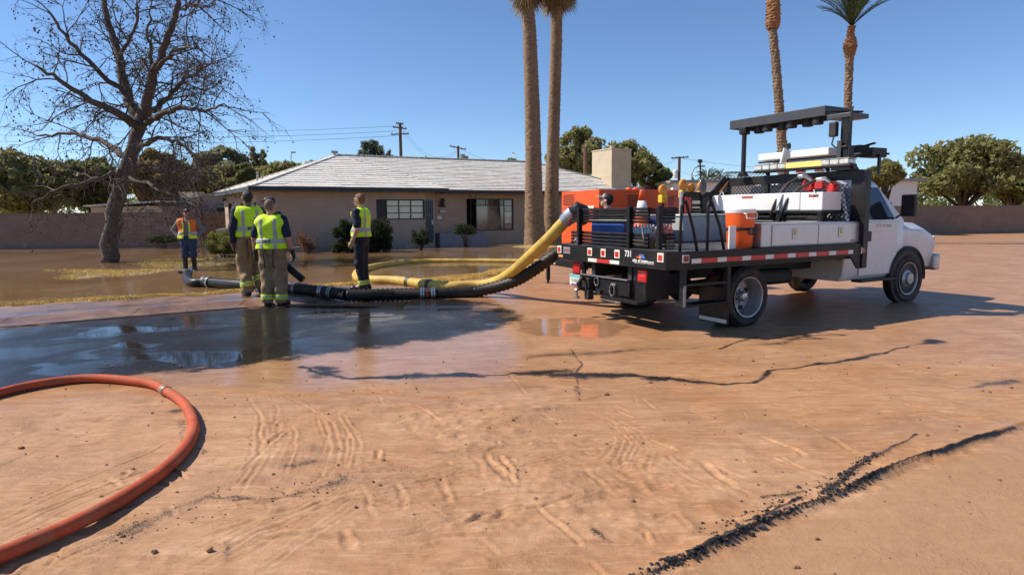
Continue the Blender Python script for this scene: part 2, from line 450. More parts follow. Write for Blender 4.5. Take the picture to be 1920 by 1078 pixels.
# old asphalt showing through: cracks and gritty streaks
def streak(px, w, amt, lift=0.004, seed=0):
    pl = P2(*px); lo, hi = pl.min(0) - 4 * w - 0.2, pl.max(0) + 4 * w + 0.2
    j0, j1 = np.searchsorted(gx, [lo[0], hi[0]]); i0, i1 = np.searchsorted(gy, [lo[1], hi[1]])
    X, Y = GX[i0:i1, j0:j1], GY[i0:i1, j0:j1]
    n = fbm(X * 3.2, Y * 3.2, 3, seed) - 0.5; nn_ = fbm(X * 11, Y * 11, 3, seed + 40) - 0.5; w = w * 1.1
    d, t, sd = seg_dist(X + 0.3 * w * n + 1.2 * w * nn_, Y + 3.2 * w * n + 1.0 * w * nn_, pl)
    ww = w * (0.12 + 2.0 * vnoise(t * 2.3, t * 0 + seed * 3.1, seed=seed) ** 1.5)
    g = (0.75 * np.exp(-(d / ww) ** 2) + 0.42 * np.exp(-d / (1.7 * ww))) * amt * (0.55 + 0.75 * fbm(X * 6, Y * 6, 3, seed + 50))
    grit[i0:i1, j0:j1] = np.maximum(grit[i0:i1, j0:j1], g)
    Hn[i0:i1, j0:j1] += lift * g * (vnoise(X * 26, Y * 26, seed=seed + 1) + 0.3)
streak([(560, 690), (612, 701), (660, 708), (760, 704), (860, 703), (905, 706), (980, 700), (1060, 694)], 0.055, 0.95, 0.003, 1)
streak([(1040, 706), (1085, 705), (1150, 702), (1220, 708), (1300, 717), (1370, 721), (1425, 713), (1442, 696), (1500, 687), (1570, 680), (1650, 662), (1760, 640)], 0.05, 0.92, 0.003, 2)
streak([(1040, 703), (1088, 708)], 0.10, 1.0, 0.003, 3); streak([(850, 705), (910, 708)], 0.07, 1.0, 0.003, 4); streak([(1215, 712), (1250, 714)], 0.07, 0.9, 0.003, 5)
streak([(1070, 655), (1082, 672), (1092, 682), (1080, 698), (1083, 712), (1088, 750)], 0.012, 0.8, 0.002, 6)
streak([(1350, 655), (1385, 640), (1420, 632)], 0.03, 0.9, 0.002, 7); streak([(1400, 645), (1480, 640), (1510, 628)], 0.10, 0.62, 0.003, 8)
streak([(1330, 650), (1200, 656), (1000, 668)], 0.07, 0.48, 0.002, 9); streak([(590, 690), (620, 697), (600, 706)], 0.07, 0.8, 0.002, 10)
streak([(1240, 1062), (1290, 1045), (1345, 1020), (1420, 985), (1470, 962), (1520, 948), (1570, 925), (1640, 893), (1720, 860), (1900, 800)], 0.016, 0.95, 0.012, 12)
streak([(1400, 978), (1450, 955), (1500, 935)], 0.028, 0.95, 0.012, 13); streak([(1540, 930), (1575, 905), (1600, 880), (1645, 850), (1720, 815)], 0.022, 0.75, 0.01, 14)
streak([(1430, 932), (1470, 930), (1510, 924)], 0.022, 0.6, 0.006, 15); streak([(1110, 995), (1130, 1008), (1145, 1015)], 0.016, 0.6, 0.006, 16)
streak([(200, 1010), (272, 985), (365, 945), (500, 935), (620, 910), (650, 895)], 0.075, 0.50, 0.006, 17); streak([(615, 890), (700, 880), (760, 870)], 0.05, 0.42, 0.004, 18)
streak([(330, 770), (350, 768)], 0.05, 0.6, 0.003, 19); streak([(340, 790), (346, 830)], 0.03, 0.5, 0.003, 20); streak([(372, 842), (388, 848)], 0.03, 0.55, 0.003, 21)
streak([(540, 875), (580, 872)], 0.035, 0.55, 0.003, 22); streak([(430, 1010), (425, 1045)], 0.03, 0.5, 0.004, 23); streak([(1000, 770), (1050, 762)], 0.05, 0.4, 0.003, 24)
streak([(820, 845), (850, 842)], 0.04, 0.45, 0.003, 25); streak([(1080, 725), (1086, 750), (1150, 735)], 0.03, 0.5, 0.002, 26); streak([(980, 725), (1020, 728)], 0.05, 0.45, 0.002, 27)
streak([(300, 930), (272, 940), (180, 970)], 0.03, 0.6, 0.004, 28); streak([(1460, 800), (1380, 810)], 0.05, 0.3, 0.002, 29)
streak([(-60, 900), (60, 850), (180, 830)], 0.05, 0.5, 0.004, 30); streak([(1700, 720), (1800, 730), (1900, 715)], 0.06, 0.6, 0.003, 31)
# the washed bare asphalt by the kerb
sa = signed(GX, GY, ASPH); wob = (fbm(GX * 1.7, GY * 1.7, 4, 50) - 0.5)
a1 = sstep(-0.20, 0.22, sa + 0.45 * wob + 0.30 * (fbm(GX * 5, GY * 7, 4, 51) - 0.5))
# silt left on the asphalt at its right end
siltx = sstep(-1.2, 0.3, GX + 0.6 * wob) * sstep(9.2, 10.6, GY + 1.5 * wob)
a1 = a1 * (1 - 0.75 * siltx * sstep(0.35, 0.6, fbm(GX * 2.2, GY * 2.2, 4, 52)))
grit = np.maximum(grit, a1)
Hn -= 0.012 * a1 * near
# cracks in the asphalt
for k, c in enumerate([[(395, 612), (410, 598), (450, 606), (560, 600), (640, 596), (760, 590), (830, 580)], [(630, 590), (700, 600), (780, 622), (820, 630)],
                       [(272, 612), (395, 612)], [(310, 650), (306, 690)], [(790, 600), (900, 585)]]):
    pl = P2(*c); d, t, s_ = seg_dist(GX + 0.1 * wob, GY + 0.5 * wob, pl); Hn -= 0.012 * np.exp(-(d / 0.025) ** 2)
# water standing on the road (flat, mirror like)
wet = np.zeros_like(GX)
PUD = [(PX([(960, 604), (1010, 598), (1090, 597), (1150, 600), (1200, 612), (1180, 628), (1110, 634), (1020, 632), (960, 620)]), 0.25)]
for P, w in PUD: wet = np.maximum(wet, sstep(-w * 0.5, w * 0.5, signed(GX, GY, P) + 0.5 * wob) * 1.0)
wet_mud = sstep(4.55, 5.9, GY + 0.9 * wob) * (1 - 0.45 * sstep(-0.4, 1.2, GX + 0.7 * wob))
wet_mud = np.maximum(wet_mud, 0.66 * sstep(0.2, 1.6, GX) * sstep(3.7, 4.6, GY + 0.7 * wob) * sstep(7.2, 6.2, GY))
wet = np.maximum(wet, 0.88 * wet_mud)
wet = np.maximum(wet, a1 * (0.66 + 0.42 * sstep(0.56, 0.72, fbm(GX * 0.9, GY * 1.6, 3, 60))))
wet = np.clip(wet, 0, 1)
flat = np.clip(wet_mud * 0.85 + (wet > 0.9) * 0.9, 0, 0.97) * near
Hn *= (1 - flat)
# level: road 0, footway 0.1, flooded yard lower than its rim
dc, tc_, sc_ = seg_dist(GX, GY, CURB); ds, ts_, ss_ = seg_dist(GX, GY, SIDE_ALL)
beyond_c = (sc_ > 0)
yard = (ss_ > 0) & (GY > 0)
apron = sstep(0.0, 2.2, np.where(beyond_c | (GX > -1.57), np.minimum(dc, np.hypot(GX + 1.57, GY - 11.6)), 0)) * sstep(10.8, 13.6, GY + 0.0 * GX) * (ds < 60)
CRK = P2((1180, 1090), (1240, 1062), (1290, 1045), (1345, 1020), (1420, 985), (1470, 962), (1520, 948), (1570, 925), (1640, 893), (1720, 860), (1900, 800), (2300, 640))
dk_, tk_, sk_ = seg_dist(GX, GY, CRK); rightside = (sk_ < 0) & (GX > 0.2) & (GY < 9) & near
pave = np.where(rightside, sstep(0.04, 0.16, dk_ + 0.1 * wob), 0.0); Hn = Hn * (1 - 0.85 * pave) - 0.016 * np.where(rightside, sstep(0.0, 0.05, dk_), 0) + 0.012 * np.where(~rightside & near, np.exp(-(dk_ / 0.05) ** 2), 0) * (GX > .2)
Z = Hn.copy()
right = GX > -1.8
Z += np.where(right & ~yard & (GY > 10.5), 0.10 * np.exp(-(ds / 2.2) ** 2) , 0)
under_slab = beyond_c & (~yard) & (GX < -1.35)
Z = np.where(under_slab, -0.06, Z)
rim = 0.115 * (1 - sstep(0.05, 1.5, ds + 0.5 * (fbm(GX * 1.5, GY * 1.5, 3, 70) - 0.5)))
lawn = -0.02 + 0.11 * (fbm(GX * 0.35, GY * 0.5, 3, 71) - 0.5) + rim
isl = PX([(272, 492), (330, 487), (385, 484), (440, 490), (400, 496), (330, 500)], 0.06)
lawn = np.maximum(lawn, 0.085 * sstep(-0.8, 0.5, signed(GX, GY, isl) + 1.0 * (fbm(GX * 1.2, GY * 1.2, 3, 72) - 0.5)))
isl2 = PX([(150, 520), (260, 512), (330, 504), (250, 505), (120, 505)], 0.06)
lawn = np.maximum(lawn, 0.075 * sstep(-0.8, 0.5, signed(GX, GY, isl2) + 1.0 * (fbm(GX * 1.2, GY * 1.2, 3, 73) - 0.5)))
pb = gp(1005, 462, 0.05)
lawn = np.maximum(lawn, 0.12 * np.exp(-(np.hypot(GX - pb[0], GY - pb[1]) / 1.1) ** 2))
Z = np.where(yard, lawn, Z)
farz = sstep(45, 60, np.hypot(GX, GY)); Z = Z * (1 - farz)
nyx = GX.shape; idx = np.arange(GX.size).reshape(nyx)
quads = np.stack([idx[:-1, :-1], idx[:-1, 1:], idx[1:, 1:], idx[1:, :-1]], -1).reshape(-1, 4)

def ground_material():
    mt, nt, b = new_mat('muddy_road'); L = nt.links.new
    at = N(nt, 'ShaderNodeAttribute', attribute_name='mask'); sep = N(nt, 'ShaderNodeSeparateColor'); L(at.outputs['Color'], sep.inputs[0])
    gr, we, ya = sep.outputs[0], sep.outputs[1], sep.outputs[2]
    tc = N(nt, 'ShaderNodeTexCoord'); vec = tc.outputs['Object']
    fine = noise_node(nt, 90, 6, 0.7, vec); mid = noise_node(nt, 9, 6, 0.65, vec, 0.4); big = noise_node(nt, 0.9, 5, 0.6, vec, 0.5)
    grain = noise_node(nt, 210, 3, 0.7, vec); lump = noise_node(nt, 30, 4, 0.6, vec, 0.5); patch = noise_node(nt, 1.7, 4, 0.6, vec, 0.8)
    # streaky silt, drawn out along the flow
    mp = N(nt, 'ShaderNodeMapping'); mp.inputs['Scale'].default_value = (1.0, 3.6, 1); mp.inputs['Rotation'].default_value = (0, 0, R_(-14)); L(vec, mp.inputs[0])
    flow = noise_node(nt, 2.6, 8, 0.68, mp.outputs[0], 0.8)
    c1 = ramp(nt, flow.outputs[0], [(0.28, (0.335, 0.172, 0.080)), (0.5, (0.44, 0.240, 0.118)), (0.74, (0.54, 0.335, 0.195))]).outputs[0]
    c2 = ramp(nt, big.outputs[0], [(0.32, (0.90, 0.82, 0.74)), (0.68, (1.10, 1.13, 1.22))]).outputs[0]
    mud = mixc(nt, 1.0, c1, c2, 'MULTIPLY')
    sp = ramp(nt, fine.outputs[0], [(0.30, (0.80, 0.78, 0.76)), (0.55, (1.0, 1.0, 1.0)), (0.75, (1.10, 1.10, 1.10))]).outputs[0]
    mud = mixc(nt, 0.8, mud, sp, 'MULTIPLY')
    mp2 = N(nt, 'ShaderNodeMapping'); mp2.inputs['Scale'].default_value = (1.6, 11, 1); mp2.inputs['Rotation'].default_value = (0, 0, R_(-20)); L(vec, mp2.inputs[0])
    wisp = noise_node(nt, 2.2, 9, 0.72, mp2.outputs[0], 1.2)
    mud = mixc(nt, ramp(nt, wisp.outputs[0], [(0.52, 0.0), (0.70, 0.75)]).outputs[0], mud, (0.60, 0.385, 0.235))
    mud = mixc(nt, ramp(nt, patch.outputs[0], [(0.50, 0.0), (0.66, 0.62)]).outputs[0], mud, mixc(nt, fine.outputs[0], (0.26, 0.14, 0.072), (0.40, 0.23, 0.125)))
    gs = mathn(nt, 'MULTIPLY', ramp(nt, grain.outputs[0], [(0.60, 0.0), (0.72, 1.0)]).outputs[0], ramp(nt, patch.outputs[0], [(0.50, 0.0), (0.70, 0.55)]).outputs[0])
    mud = mixc(nt, gs, mud, (0.13, 0.085, 0.055))
    dk = mixc(nt, mathn(nt, 'MULTIPLY', we, 0.28), mud, (0.66, 0.60, 0.56), 'MULTIPLY')
    grit_n = ramp(nt, fine.outputs[0], [(0.3, (0.008, 0.0075, 0.007)), (0.60, (0.025, 0.023, 0.021)), (0.78, (0.075, 0.066, 0.056))]).outputs[0]
    br = mathn(nt, 'ADD', gr, mathn(nt, 'MULTIPLY', mathn(nt, 'SUBTRACT', fine.outputs[0], 0.5), 1.5))
    br = mathn(nt, 'ADD', br, mathn(nt, 'MULTIPLY', mathn(nt, 'SUBTRACT', mid.outputs[0], 0.5), 0.7))
    br = mathn(nt, 'ADD', br, mathn(nt, 'MULTIPLY', mathn(nt, 'SUBTRACT', grain.outputs[0], 0.5), 1.6))
    gm = ramp(nt, br, [(0.36, 0.0), (0.72, 1.0)]).outputs[0]
    col = mixc(nt, gm, dk, grit_n)
    pv = mixc(nt, mid.outputs[0], (0.34, 0.19, 0.095), (0.43, 0.255, 0.14)); col = mixc(nt, mathn(nt, 'MULTIPLY', mathn(nt, 'MULTIPLY', at.outputs['Alpha'], 0.7), mathn(nt, 'SUBTRACT', 1.0, gm)), col, pv)
    soil = ramp(nt, mid.outputs[0], [(0.3, (0.30, 0.20, 0.075)), (0.7, (0.54, 0.39, 0.15))]).outputs[0]
    col = mixc(nt, ya, col, soil); L(col, b.inputs['Base Color'])
    # gloss: dry silt, wet silt, standing film
    rm = ramp(nt, mathn(nt, 'ADD', we, mathn(nt, 'MULTIPLY', mathn(nt, 'SUBTRACT', flow.outputs[0], 0.5), 0.55)),
              [(0.12, 0.66), (0.5, 0.42), (0.85, 0.20), (1.0, 0.04)]).outputs[0]
    ra = ramp(nt, mathn(nt, 'ADD', we, mathn(nt, 'MULTIPLY', mathn(nt, 'SUBTRACT', big.outputs[0], 0.5), 1.2)), [(0.3, 0.5), (0.66, 0.34), (0.9, 0.2), (1.05, 0.05)]).outputs[0]
    ro = mixc(nt, gm, rm, ra); L(ro, b.inputs['Roughness'])
    L(ramp(nt, mathn(nt, 'SUBTRACT', we, mathn(nt, 'MULTIPLY', gm, 0.12)), [(0.3, 0.34), (0.53, 0.30), (0.56, 0.025), (0.80, 0.06), (0.9, 0.34), (0.97, 0.5)]).outputs[0], b.inputs['Specular IOR Level'])
    hgt = mathn(nt, 'ADD', mathn(nt, 'MULTIPLY', fine.outputs[0], 0.5), mathn(nt, 'ADD', mathn(nt, 'MULTIPLY', grain.outputs[0], 0.25), mathn(nt, 'ADD', mathn(nt, 'MULTIPLY', mid.outputs[0], 1.3), mathn(nt, 'MULTIPLY', mathn(nt, 'MULTIPLY', ramp(nt, lump.outputs[0], [(0.5, 0.0), (0.8, 1.0)]).outputs[0], ramp(nt, patch.outputs[0], [(0.48, 0.0), (0.68, 1.0)]).outputs[0]), 1.0))))
    bp = N(nt, 'ShaderNodeBump'); bp.inputs['Distance'].default_value = 0.0065
    st = ramp(nt, we, [(0.0, 0.9), (0.5, 0.4), (0.8, 0.07), (0.93, 0.03), (1.0, 0.008)]).outputs[0]
    L(st, bp.inputs['Strength']); L(hgt, bp.inputs['Height']); L(bp.outputs[0], b.inputs['Normal'])
    return mt
ground = np_mesh('road', np.stack([GX, GY, Z], -1).reshape(-1, 3), quads, ground_material())
yard_f = yard.astype(float) * sstep(-0.1, 0.25, ds) + (1 - np.exp(-np.maximum(0, np.hypot(GX, GY) - 55) / 20)) * 0.7
att = ground.data.attributes.new('mask', 'FLOAT_COLOR', 'POINT')
att.data.foreach_set('color', np.stack([np.clip(grit, 0, 1), wet, np.clip(yard_f, 0, 1), pave], -1).astype(np.float32).ravel())
tag(ground, kind='structure')

def ground_z(x, y):
    i = int(np.clip(np.searchsorted(gy, y), 1, len(gy) - 1)); j = int(np.clip(np.searchsorted(gx, x), 1, len(gx) - 1)); return float(Z[i, j])

# flood water standing in the front yard
def water_material():
    mt, nt, b = new_mat('brown_flood_water'); L = nt.links.new
    tc = N(nt, 'ShaderNodeTexCoord'); vec = tc.outputs['Object']
    big = noise_node(nt, 0.35, 5, 0.6, vec, 0.6)
    L(ramp(nt, big.outputs[0], [(0.35, (0.21, 0.118, 0.052)), (0.65, (0.29, 0.175, 0.085))]).outputs[0], b.inputs['Base Color'])
    L(ramp(nt, big.outputs[0], [(0.4, 0.03), (0.62, 0.09)]).outputs[0], b.inputs['Roughness'])
    b.inputs['IOR'].default_value = 1.33
    mp = N(nt, 'ShaderNodeMapping'); mp.inputs['Scale'].default_value = (1, 2.2, 1); L(vec, mp.inputs[0])
    n = noise_node(nt, 2.2, 3, 0.5, mp.outputs[0], 0.3); n2 = noise_node(nt, 9, 2, 0.5, mp.outputs[0])
    bp = N(nt, 'ShaderNodeBump'); bp.inputs['Strength'].default_value = 0.09; bp.inputs['Distance'].default_value = 0.05
    L(mathn(nt, 'ADD', n.outputs[0], mathn(nt, 'MULTIPLY', n2.outputs[0], 0.15)), bp.inputs['Height']); L(bp.outputs[0], b.inputs['Normal'])
    return mt
WZ = 0.045
wpoly = [(p[0], p[1]) for p in (SIDE_ALL + np.array([-0.02, 0.1]))[:-2]] + [(16, 42), (-30, 46), (-45, 25)]
wb = MB(); wb.add([(x, y, WZ) for x, y in wpoly], [tuple(range(len(wpoly)))])
tag(wb.build('water', water_material()), kind='structure')

# footway slabs and rolled kerb
def slab_material():
    mt, nt, b = new_mat('wet_concrete'); L = nt.links.new
    tc = N(nt, 'ShaderNodeTexCoord'); vec = tc.outputs['Object']
    a = noise_node(nt, 1.6, 7, 0.65, vec, 0.5); f = noise_node(nt, 60, 5, 0.7, vec)
    c = ramp(nt, a.outputs[0], [(0.3, (0.15, 0.082, 0.052)), (0.55, (0.26, 0.155, 0.105)), (0.75, (0.34, 0.22, 0.16))]).outputs[0]
    L(mixc(nt, 0.6, c, ramp(nt, f.outputs[0], [(0.3, 0.75), (0.7, 1.1)]).outputs[0], 'MULTIPLY'), b.inputs['Base Color'])
    L(ramp(nt, a.outputs[0], [(0.36, 0.10), (0.6, 0.42)]).outputs[0], b.inputs['Roughness'])
    bp = N(nt, 'ShaderNodeBump'); bp.inputs['Strength'].default_value = 0.15; bp.inputs['Distance'].default_value = 0.006
    L(f.outputs[0], bp.inputs['Height']); L(bp.outputs[0], b.inputs['Normal'])
    return mt
SLAB = slab_material()
sidewalk = bpy.data.objects.new('sidewalk', None); COL.objects.link(sidewalk); tag(sidewalk, kind='structure')
def resample(pl, n):
    s = np.concatenate([[0], np.cumsum(np.hypot(*np.diff(pl, axis=0).T))]); t = np.linspace(0, s[-1], n)
    return np.stack([np.interp(t, s, pl[:, 0]), np.interp(t, s, pl[:, 1])], -1), s[-1]
cu_, Lc = resample(CURB[1:], 160); si_, Ls = resample(SIDE[1:], 160)
nsl = int(Lc / 1.55)
for k in range(nsl):
    i0, i1 = int(k * 159 / nsl), int((k + 1) * 159 / nsl)
    if cu_[i1, 0] < -16: continue
    for (f0, f1, z0, z1) in ((0.0, 0.17, 0.012, 0.075), (0.17, 0.42, 0.075, 0.10), (0.425, 1.0, 0.10, 0.105)):
        if f0 == 0.17: continue
        prof = [(0.0, 0.010), (0.10, 0.03), (0.22, 0.085), (0.415, 0.100)] if f0 == 0 else [(0.425, 0.101), (1.0, 0.106)]
        b_ = MB(); g = 0.006
        ii = np.linspace(i0, i1, 5)
        rows = []
        for q, i in enumerate(ii):
            c = np.array([np.interp(i, range(160), cu_[:, 0]), np.interp(i, range(160), cu_[:, 1])])
            s_ = np.array([np.interp(i, range(160), si_[:, 0]), np.interp(i, range(160), si_[:, 1])])
            if q in (0, 4):
                tdir = (cu_[i1] - cu_[i0]); tdir = tdir / np.hypot(*tdir); c = c + tdir * g * (1 if q == 0 else -1); s_ = s_ + tdir * g * (1 if q == 0 else -1)
            r = [(c + (s_ - c) * f, z) for f, z in prof]
            r = [(r[0][0], -0.08)] + r + [(r[-1][0], -0.08)]
            rows.append([(p[0], p[1], z + rng.uniform(-.0005, .0005)) for p, z in r])
        n = len(rows[0]); vs = [p for r in rows for p in r]; fs = []
        for q in range(4):
            for j in range(n - 1): fs.append((q * n + j, (q + 1) * n + j, (q + 1) * n + j + 1, q * n + j + 1))
        fs.append(tuple(range(n))); fs.append(tuple(4 * n + j for j in range(n - 1, -1, -1)))
        b_.add(vs, fs); b_.build('kerb_slab' if f0 == 0 else 'paving_slab', SLAB, sidewalk)

# small stones and clods lying on the mud
pb_ = MB(); r2 = random.Random(5)
for k in range(420):
    x, y = r2.uniform(-4.6, 4.8), r2.uniform(2.4, 6.8) ; s = r2.choice([0.005, 0.006, 0.008, 0.010, 0.013]) * r2.uniform(.6, 1.1)
    if k < 9: s = r2.uniform(0.014, 0.022)
    z = ground_z(x, y)
    c0 = len(pb_.v); pb_.ball((x, y, z + s * .35), (s * r2.uniform(.8, 1.4), s * r2.uniform(.7, 1.2), s * r2.uniform(.55, .8)), 6, 4)
    for i in range(c0, len(pb_.v)):
        p = pb_.v[i]; pb_.v[i] = (p[0] + r2.uniform(-.2, .2) * s, p[1] + r2.uniform(-.2, .2) * s, p[2] + r2.uniform(-.15, .15) * s)
tag(pb_.build('gravel', mat('clods', (0.22, 0.12, 0.065), 0.8, var=0.5, scale=3)), kind='stuff')

# crumbled asphalt along the broken edge and the cracks
cb = MB(); r6 = random.Random(15)
def crumbs(pl, n, spread, s0, s1):
    p_, L_ = resample(pl, 400)
    for k in range(n):
        i = r6.randrange(399); a = p_[i]; x, y = a[0] + r6.gauss(0, spread), a[1] + r6.gauss(0, spread)
        if vnoise(np.array([i * .06]), np.array([.3]), seed=4)[0] < .32 and r6.random() < .8: continue
        s_ = r6.uniform(s0, s1) * (1.6 if r6.random() < .08 else 1); z = ground_z(x, y); c0 = len(cb.v); cb.ball((x, y, z + s_ * .25), (s_ * r6.uniform(.7, 1.4), s_ * r6.uniform(.7, 1.3), s_ * r6.uniform(.45, .85)), 6, 4)
        for i2 in range(c0, len(cb.v)):
            q = cb.v[i2]; cb.v[i2] = (q[0] + r6.uniform(-.3, .3) * s_, q[1] + r6.uniform(-.3, .3) * s_, q[2] + r6.uniform(-.2, .2) * s_)
crumbs(CRK[:9], 330, .016, .003, .011); crumbs(CRK[3:9] + np.array([-.05, .09]), 160, .035, .002, .008)
crumbs(P2((1540, 930), (1575, 905), (1600, 880), (1645, 850)), 260, .02, .003, .008)
crumbs(P2((200, 1010), (365, 945), (500, 935), (620, 910), (650, 895)), 160, .10, .002, .005)
tag(cb.build('asphalt_crumbs', mat('broken_asphalt', (.022, .021, .021), .75, var=.6, scale=40)), kind='stuff')

# winter-yellow grass along the edge of the flooded yard
def grass_mesh(name, n, where, col, h0, h1, seed):
    r3 = np.random.RandomState(seed); P = where(r3, n); n = len(P)
    a = r3.uniform(0, 2 * np.pi, n); h = r3.uniform(h0, h1, n); w = r3.uniform(0.003, 0.007, n) * 1.4
    lean = r3.uniform(0.2, 1.0, n) * h; b_ = r3.uniform(0, 2 * np.pi, n)
    d = np.stack([np.cos(a) * w, np.sin(a) * w, np.zeros(n)], -1); tip = np.stack([np.cos(b_) * lean, np.sin(b_) * lean, h], -1)
    V = np.stack([P - d, P + d, P + tip], 1).reshape(-1, 3); return np_mesh(name, V, np.arange(3 * n).reshape(-1, 3), col, smooth=False)
def zz(P):
    i = np.clip(np.searchsorted(gy, P[:, 1]), 1, len(gy) - 1); j = np.clip(np.searchsorted(gx, P[:, 0]), 1, len(gx) - 1); return Z[i, j]
def edge_strip(r3, n):
    pl, L = resample(SIDE_ALL[2:11], 800); k = r3.randint(0, 799, n); t = r3.rand(n)[:, None]
    p = pl[k] * (1 - t) + pl[k + 1] * t; tv = pl[k + 1] - pl[k]; nv = np.stack([-tv[:, 1], tv[:, 0]], -1); nv /= np.hypot(*nv.T)[:, None]
    p = p + nv * (r3.rand(n) ** 1.2 * 1.25 + 0.0)[:, None]
    keep = fbm(p[:, 0] * 1.3, p[:, 1] * 1.3, 3, 90) > 0.36
    p = p[keep]; z = zz(p); q = np.column_stack([p, z]); return q[z > WZ - 0.02]
def islands(r3, n):
    lo, hi = np.minimum(isl.min(0), isl2.min(0)) - 1, np.maximum(isl.max(0), isl2.max(0)) + 1
    p = lo + r3.rand(n, 2) * (hi - lo); z = zz(p); k = (z > WZ - 0.012); return np.column_stack([p, z])[k]
STRAW = mat('straw_grass', (0.68, 0.50, 0.17), 0.75, var=0.35, scale=4)
tag(grass_mesh('grass', 90000, edge_strip, STRAW, 0.015, 0.06, 3), kind='stuff')
tag(grass_mesh('grass_patch', 60000, islands, STRAW, 0.012, 0.045, 4), kind='stuff')
# ================================================================ house
EB = 2.58                                   # height of the fascia's lower edge
E1 = gp(468, 355.6, EB); HF = Frame((E1[0], E1[1], 0), 28.0)
hu, hv = HF.u, HF.v
GRD = -0.15
def HL(p): return tuple(HF.loc3(p))
tV = along(E1, hu, 842.0)                   # right end of the left wing's eave
SB = 1.15                                   # right wing stands back by this much
tE2 = along(E1 + hv * SB, hu, 1228.0)       # right end of the long eave
dl = np.array([math.cos(R_(28 + 90 + 5)), math.sin(R_(28 + 90 + 5)), 0])
# ridge, from its two ends in the photograph
tR1 = along(E1, (hu + hv), 635.0); R1w = E1 + (hu + hv) * tR1
d_ = ray(635, 291); ZR = EYE + (np.dot(R1w[:2], d_[:2]) / np.dot(d_[:2], d_[:2])) * d_[2]
R1w[2] = ZR
tR2 = along(R1w, hu, 996.0); R2w = R1w + hu * tR2
house = thing('house', 'long single storey beige block house under a pale grey shingled hip roof', 'house', HF.loc, HF.a)
WALLM, nt_, b_p = new_mat('painted_block')
tc_n = N(nt_, 'ShaderNodeTexCoord')
def block_wall_nodes(nt, b, c1, c2, bw=0.40, bh=0.20, mortar=0.012, strength=0.5):
    tc = N(nt, 'ShaderNodeTexCoord')
    sx = N(nt, 'ShaderNodeSeparateXYZ'); nt.links.new(tc.outputs['Object'], sx.inputs[0])
    cx = N(nt, 'ShaderNodeCombineXYZ'); nt.links.new(mathn(nt, 'ADD', sx.outputs[0], sx.outputs[1]), cx.inputs[0]); nt.links.new(sx.outputs[2], cx.inputs[1])
    br = N(nt, 'ShaderNodeTexBrick'); nt.links.new(cx.outputs[0], br.inputs['Vector'])
    br.inputs['Scale'].default_value = 1.0; br.inputs['Brick Width'].default_value = bw; br.inputs['Row Height'].default_value = bh
    br.inputs['Mortar Size'].default_value = mortar; br.inputs['Mortar Smooth'].default_value = 0.3
    br.inputs['Color1'].default_value = (*c1, 1); br.inputs['Color2'].default_value = (*c2, 1)
    br.inputs['Mortar'].default_value = (*[c * 0.86 for c in c1], 1)
    n = noise_node(nt, 1.3, 6, 0.65, tc.outputs['Object'], 0.4); n2 = noise_node(nt, 30, 4, 0.6, tc.outputs['Object'])
    c = mixc(nt, 0.7, br.outputs[0], ramp(nt, n.outputs[0], [(0.3, 0.82), (0.7, 1.08)]).outputs[0], 'MULTIPLY')
    nt.links.new(c, b.inputs['Base Color']); b.inputs['Roughness'].default_value = 0.85
    bp = N(nt, 'ShaderNodeBump'); bp.inputs['Strength'].default_value = strength; bp.inputs['Distance'].default_value = 0.012
    h = mathn(nt, 'ADD', mathn(nt, 'MULTIPLY', br.outputs['Fac'], -1.0), mathn(nt, 'MULTIPLY', n2.outputs[0], 0.4))
    nt.links.new(h, bp.inputs['Height']); nt.links.new(bp.outputs[0], b.inputs['Normal'])
block_wall_nodes(nt_, b_p, (0.50, 0.37, 0.27), (0.47, 0.345, 0.25), 0.4, 0.105, 0.008, 0.5)
DARKG = mat('dark_green_paint', (0.012, 0.024, 0.03), 0.5, var=0.25, scale=4)
FASC = mat('weathered_fascia', (0.035, 0.055, 0.06), 0.6, var=0.3, scale=3, dirt=(0.20, 0.24, 0.22), dirt_amt=0.6)
SOFF = mat('soffit', (0.16, 0.12, 0.09), 0.85)
# --- roof: real courses of shingles on every slope
SHING, nt2, b2 = new_mat('pale_shingle')
tc2 = N(nt2, 'ShaderNodeTexCoord'); v2 = tc2.outputs['Object']
na = noise_node(nt2, 1.1, 7, 0.7, v2, 0.6); nb = noise_node(nt2, 7, 5, 0.7, v2); nc = noise_node(nt2, 60, 3, 0.6, v2)
cA = ramp(nt2, na.outputs[0], [(0.3, (0.68, 0.65, 0.59)), (0.62, (0.82, 0.79, 0.72))]).outputs[0]
cB = mixc(nt2, 0.8, cA, ramp(nt2, nb.outputs[0], [(0.3, 0.72), (0.6, 1.05)]).outputs[0], 'MULTIPLY')
nt2.links.new(mixc(nt2, 0.6, cB, ramp(nt2, nc.outputs[0], [(0.3, 0.8), (0.7, 1.1)]).outputs[0], 'MULTIPLY'), b2.inputs['Base Color'])
b2.inputs['Roughness'].default_value = 0.9
EZ = EB + 0.13                                # top of eave
A = Vector(HL(E1)); A.z = EZ
Vv = Vector((tV, 0, EZ)); R1 = Vector(HL(R1w)); R2 = Vector(HL(R2w))
W0 = Vector((tV - 0.6, SB, EZ - 0.02)); E2 = Vector((tE2, SB, EZ - 0.02))
DB = 2 * R1.y - 0.2
ldir = Vector((math.cos(R_(95)), math.sin(R_(95)), 0))
B1 = A + ldir * DB; B2 = Vector((tE2, DB, EZ))
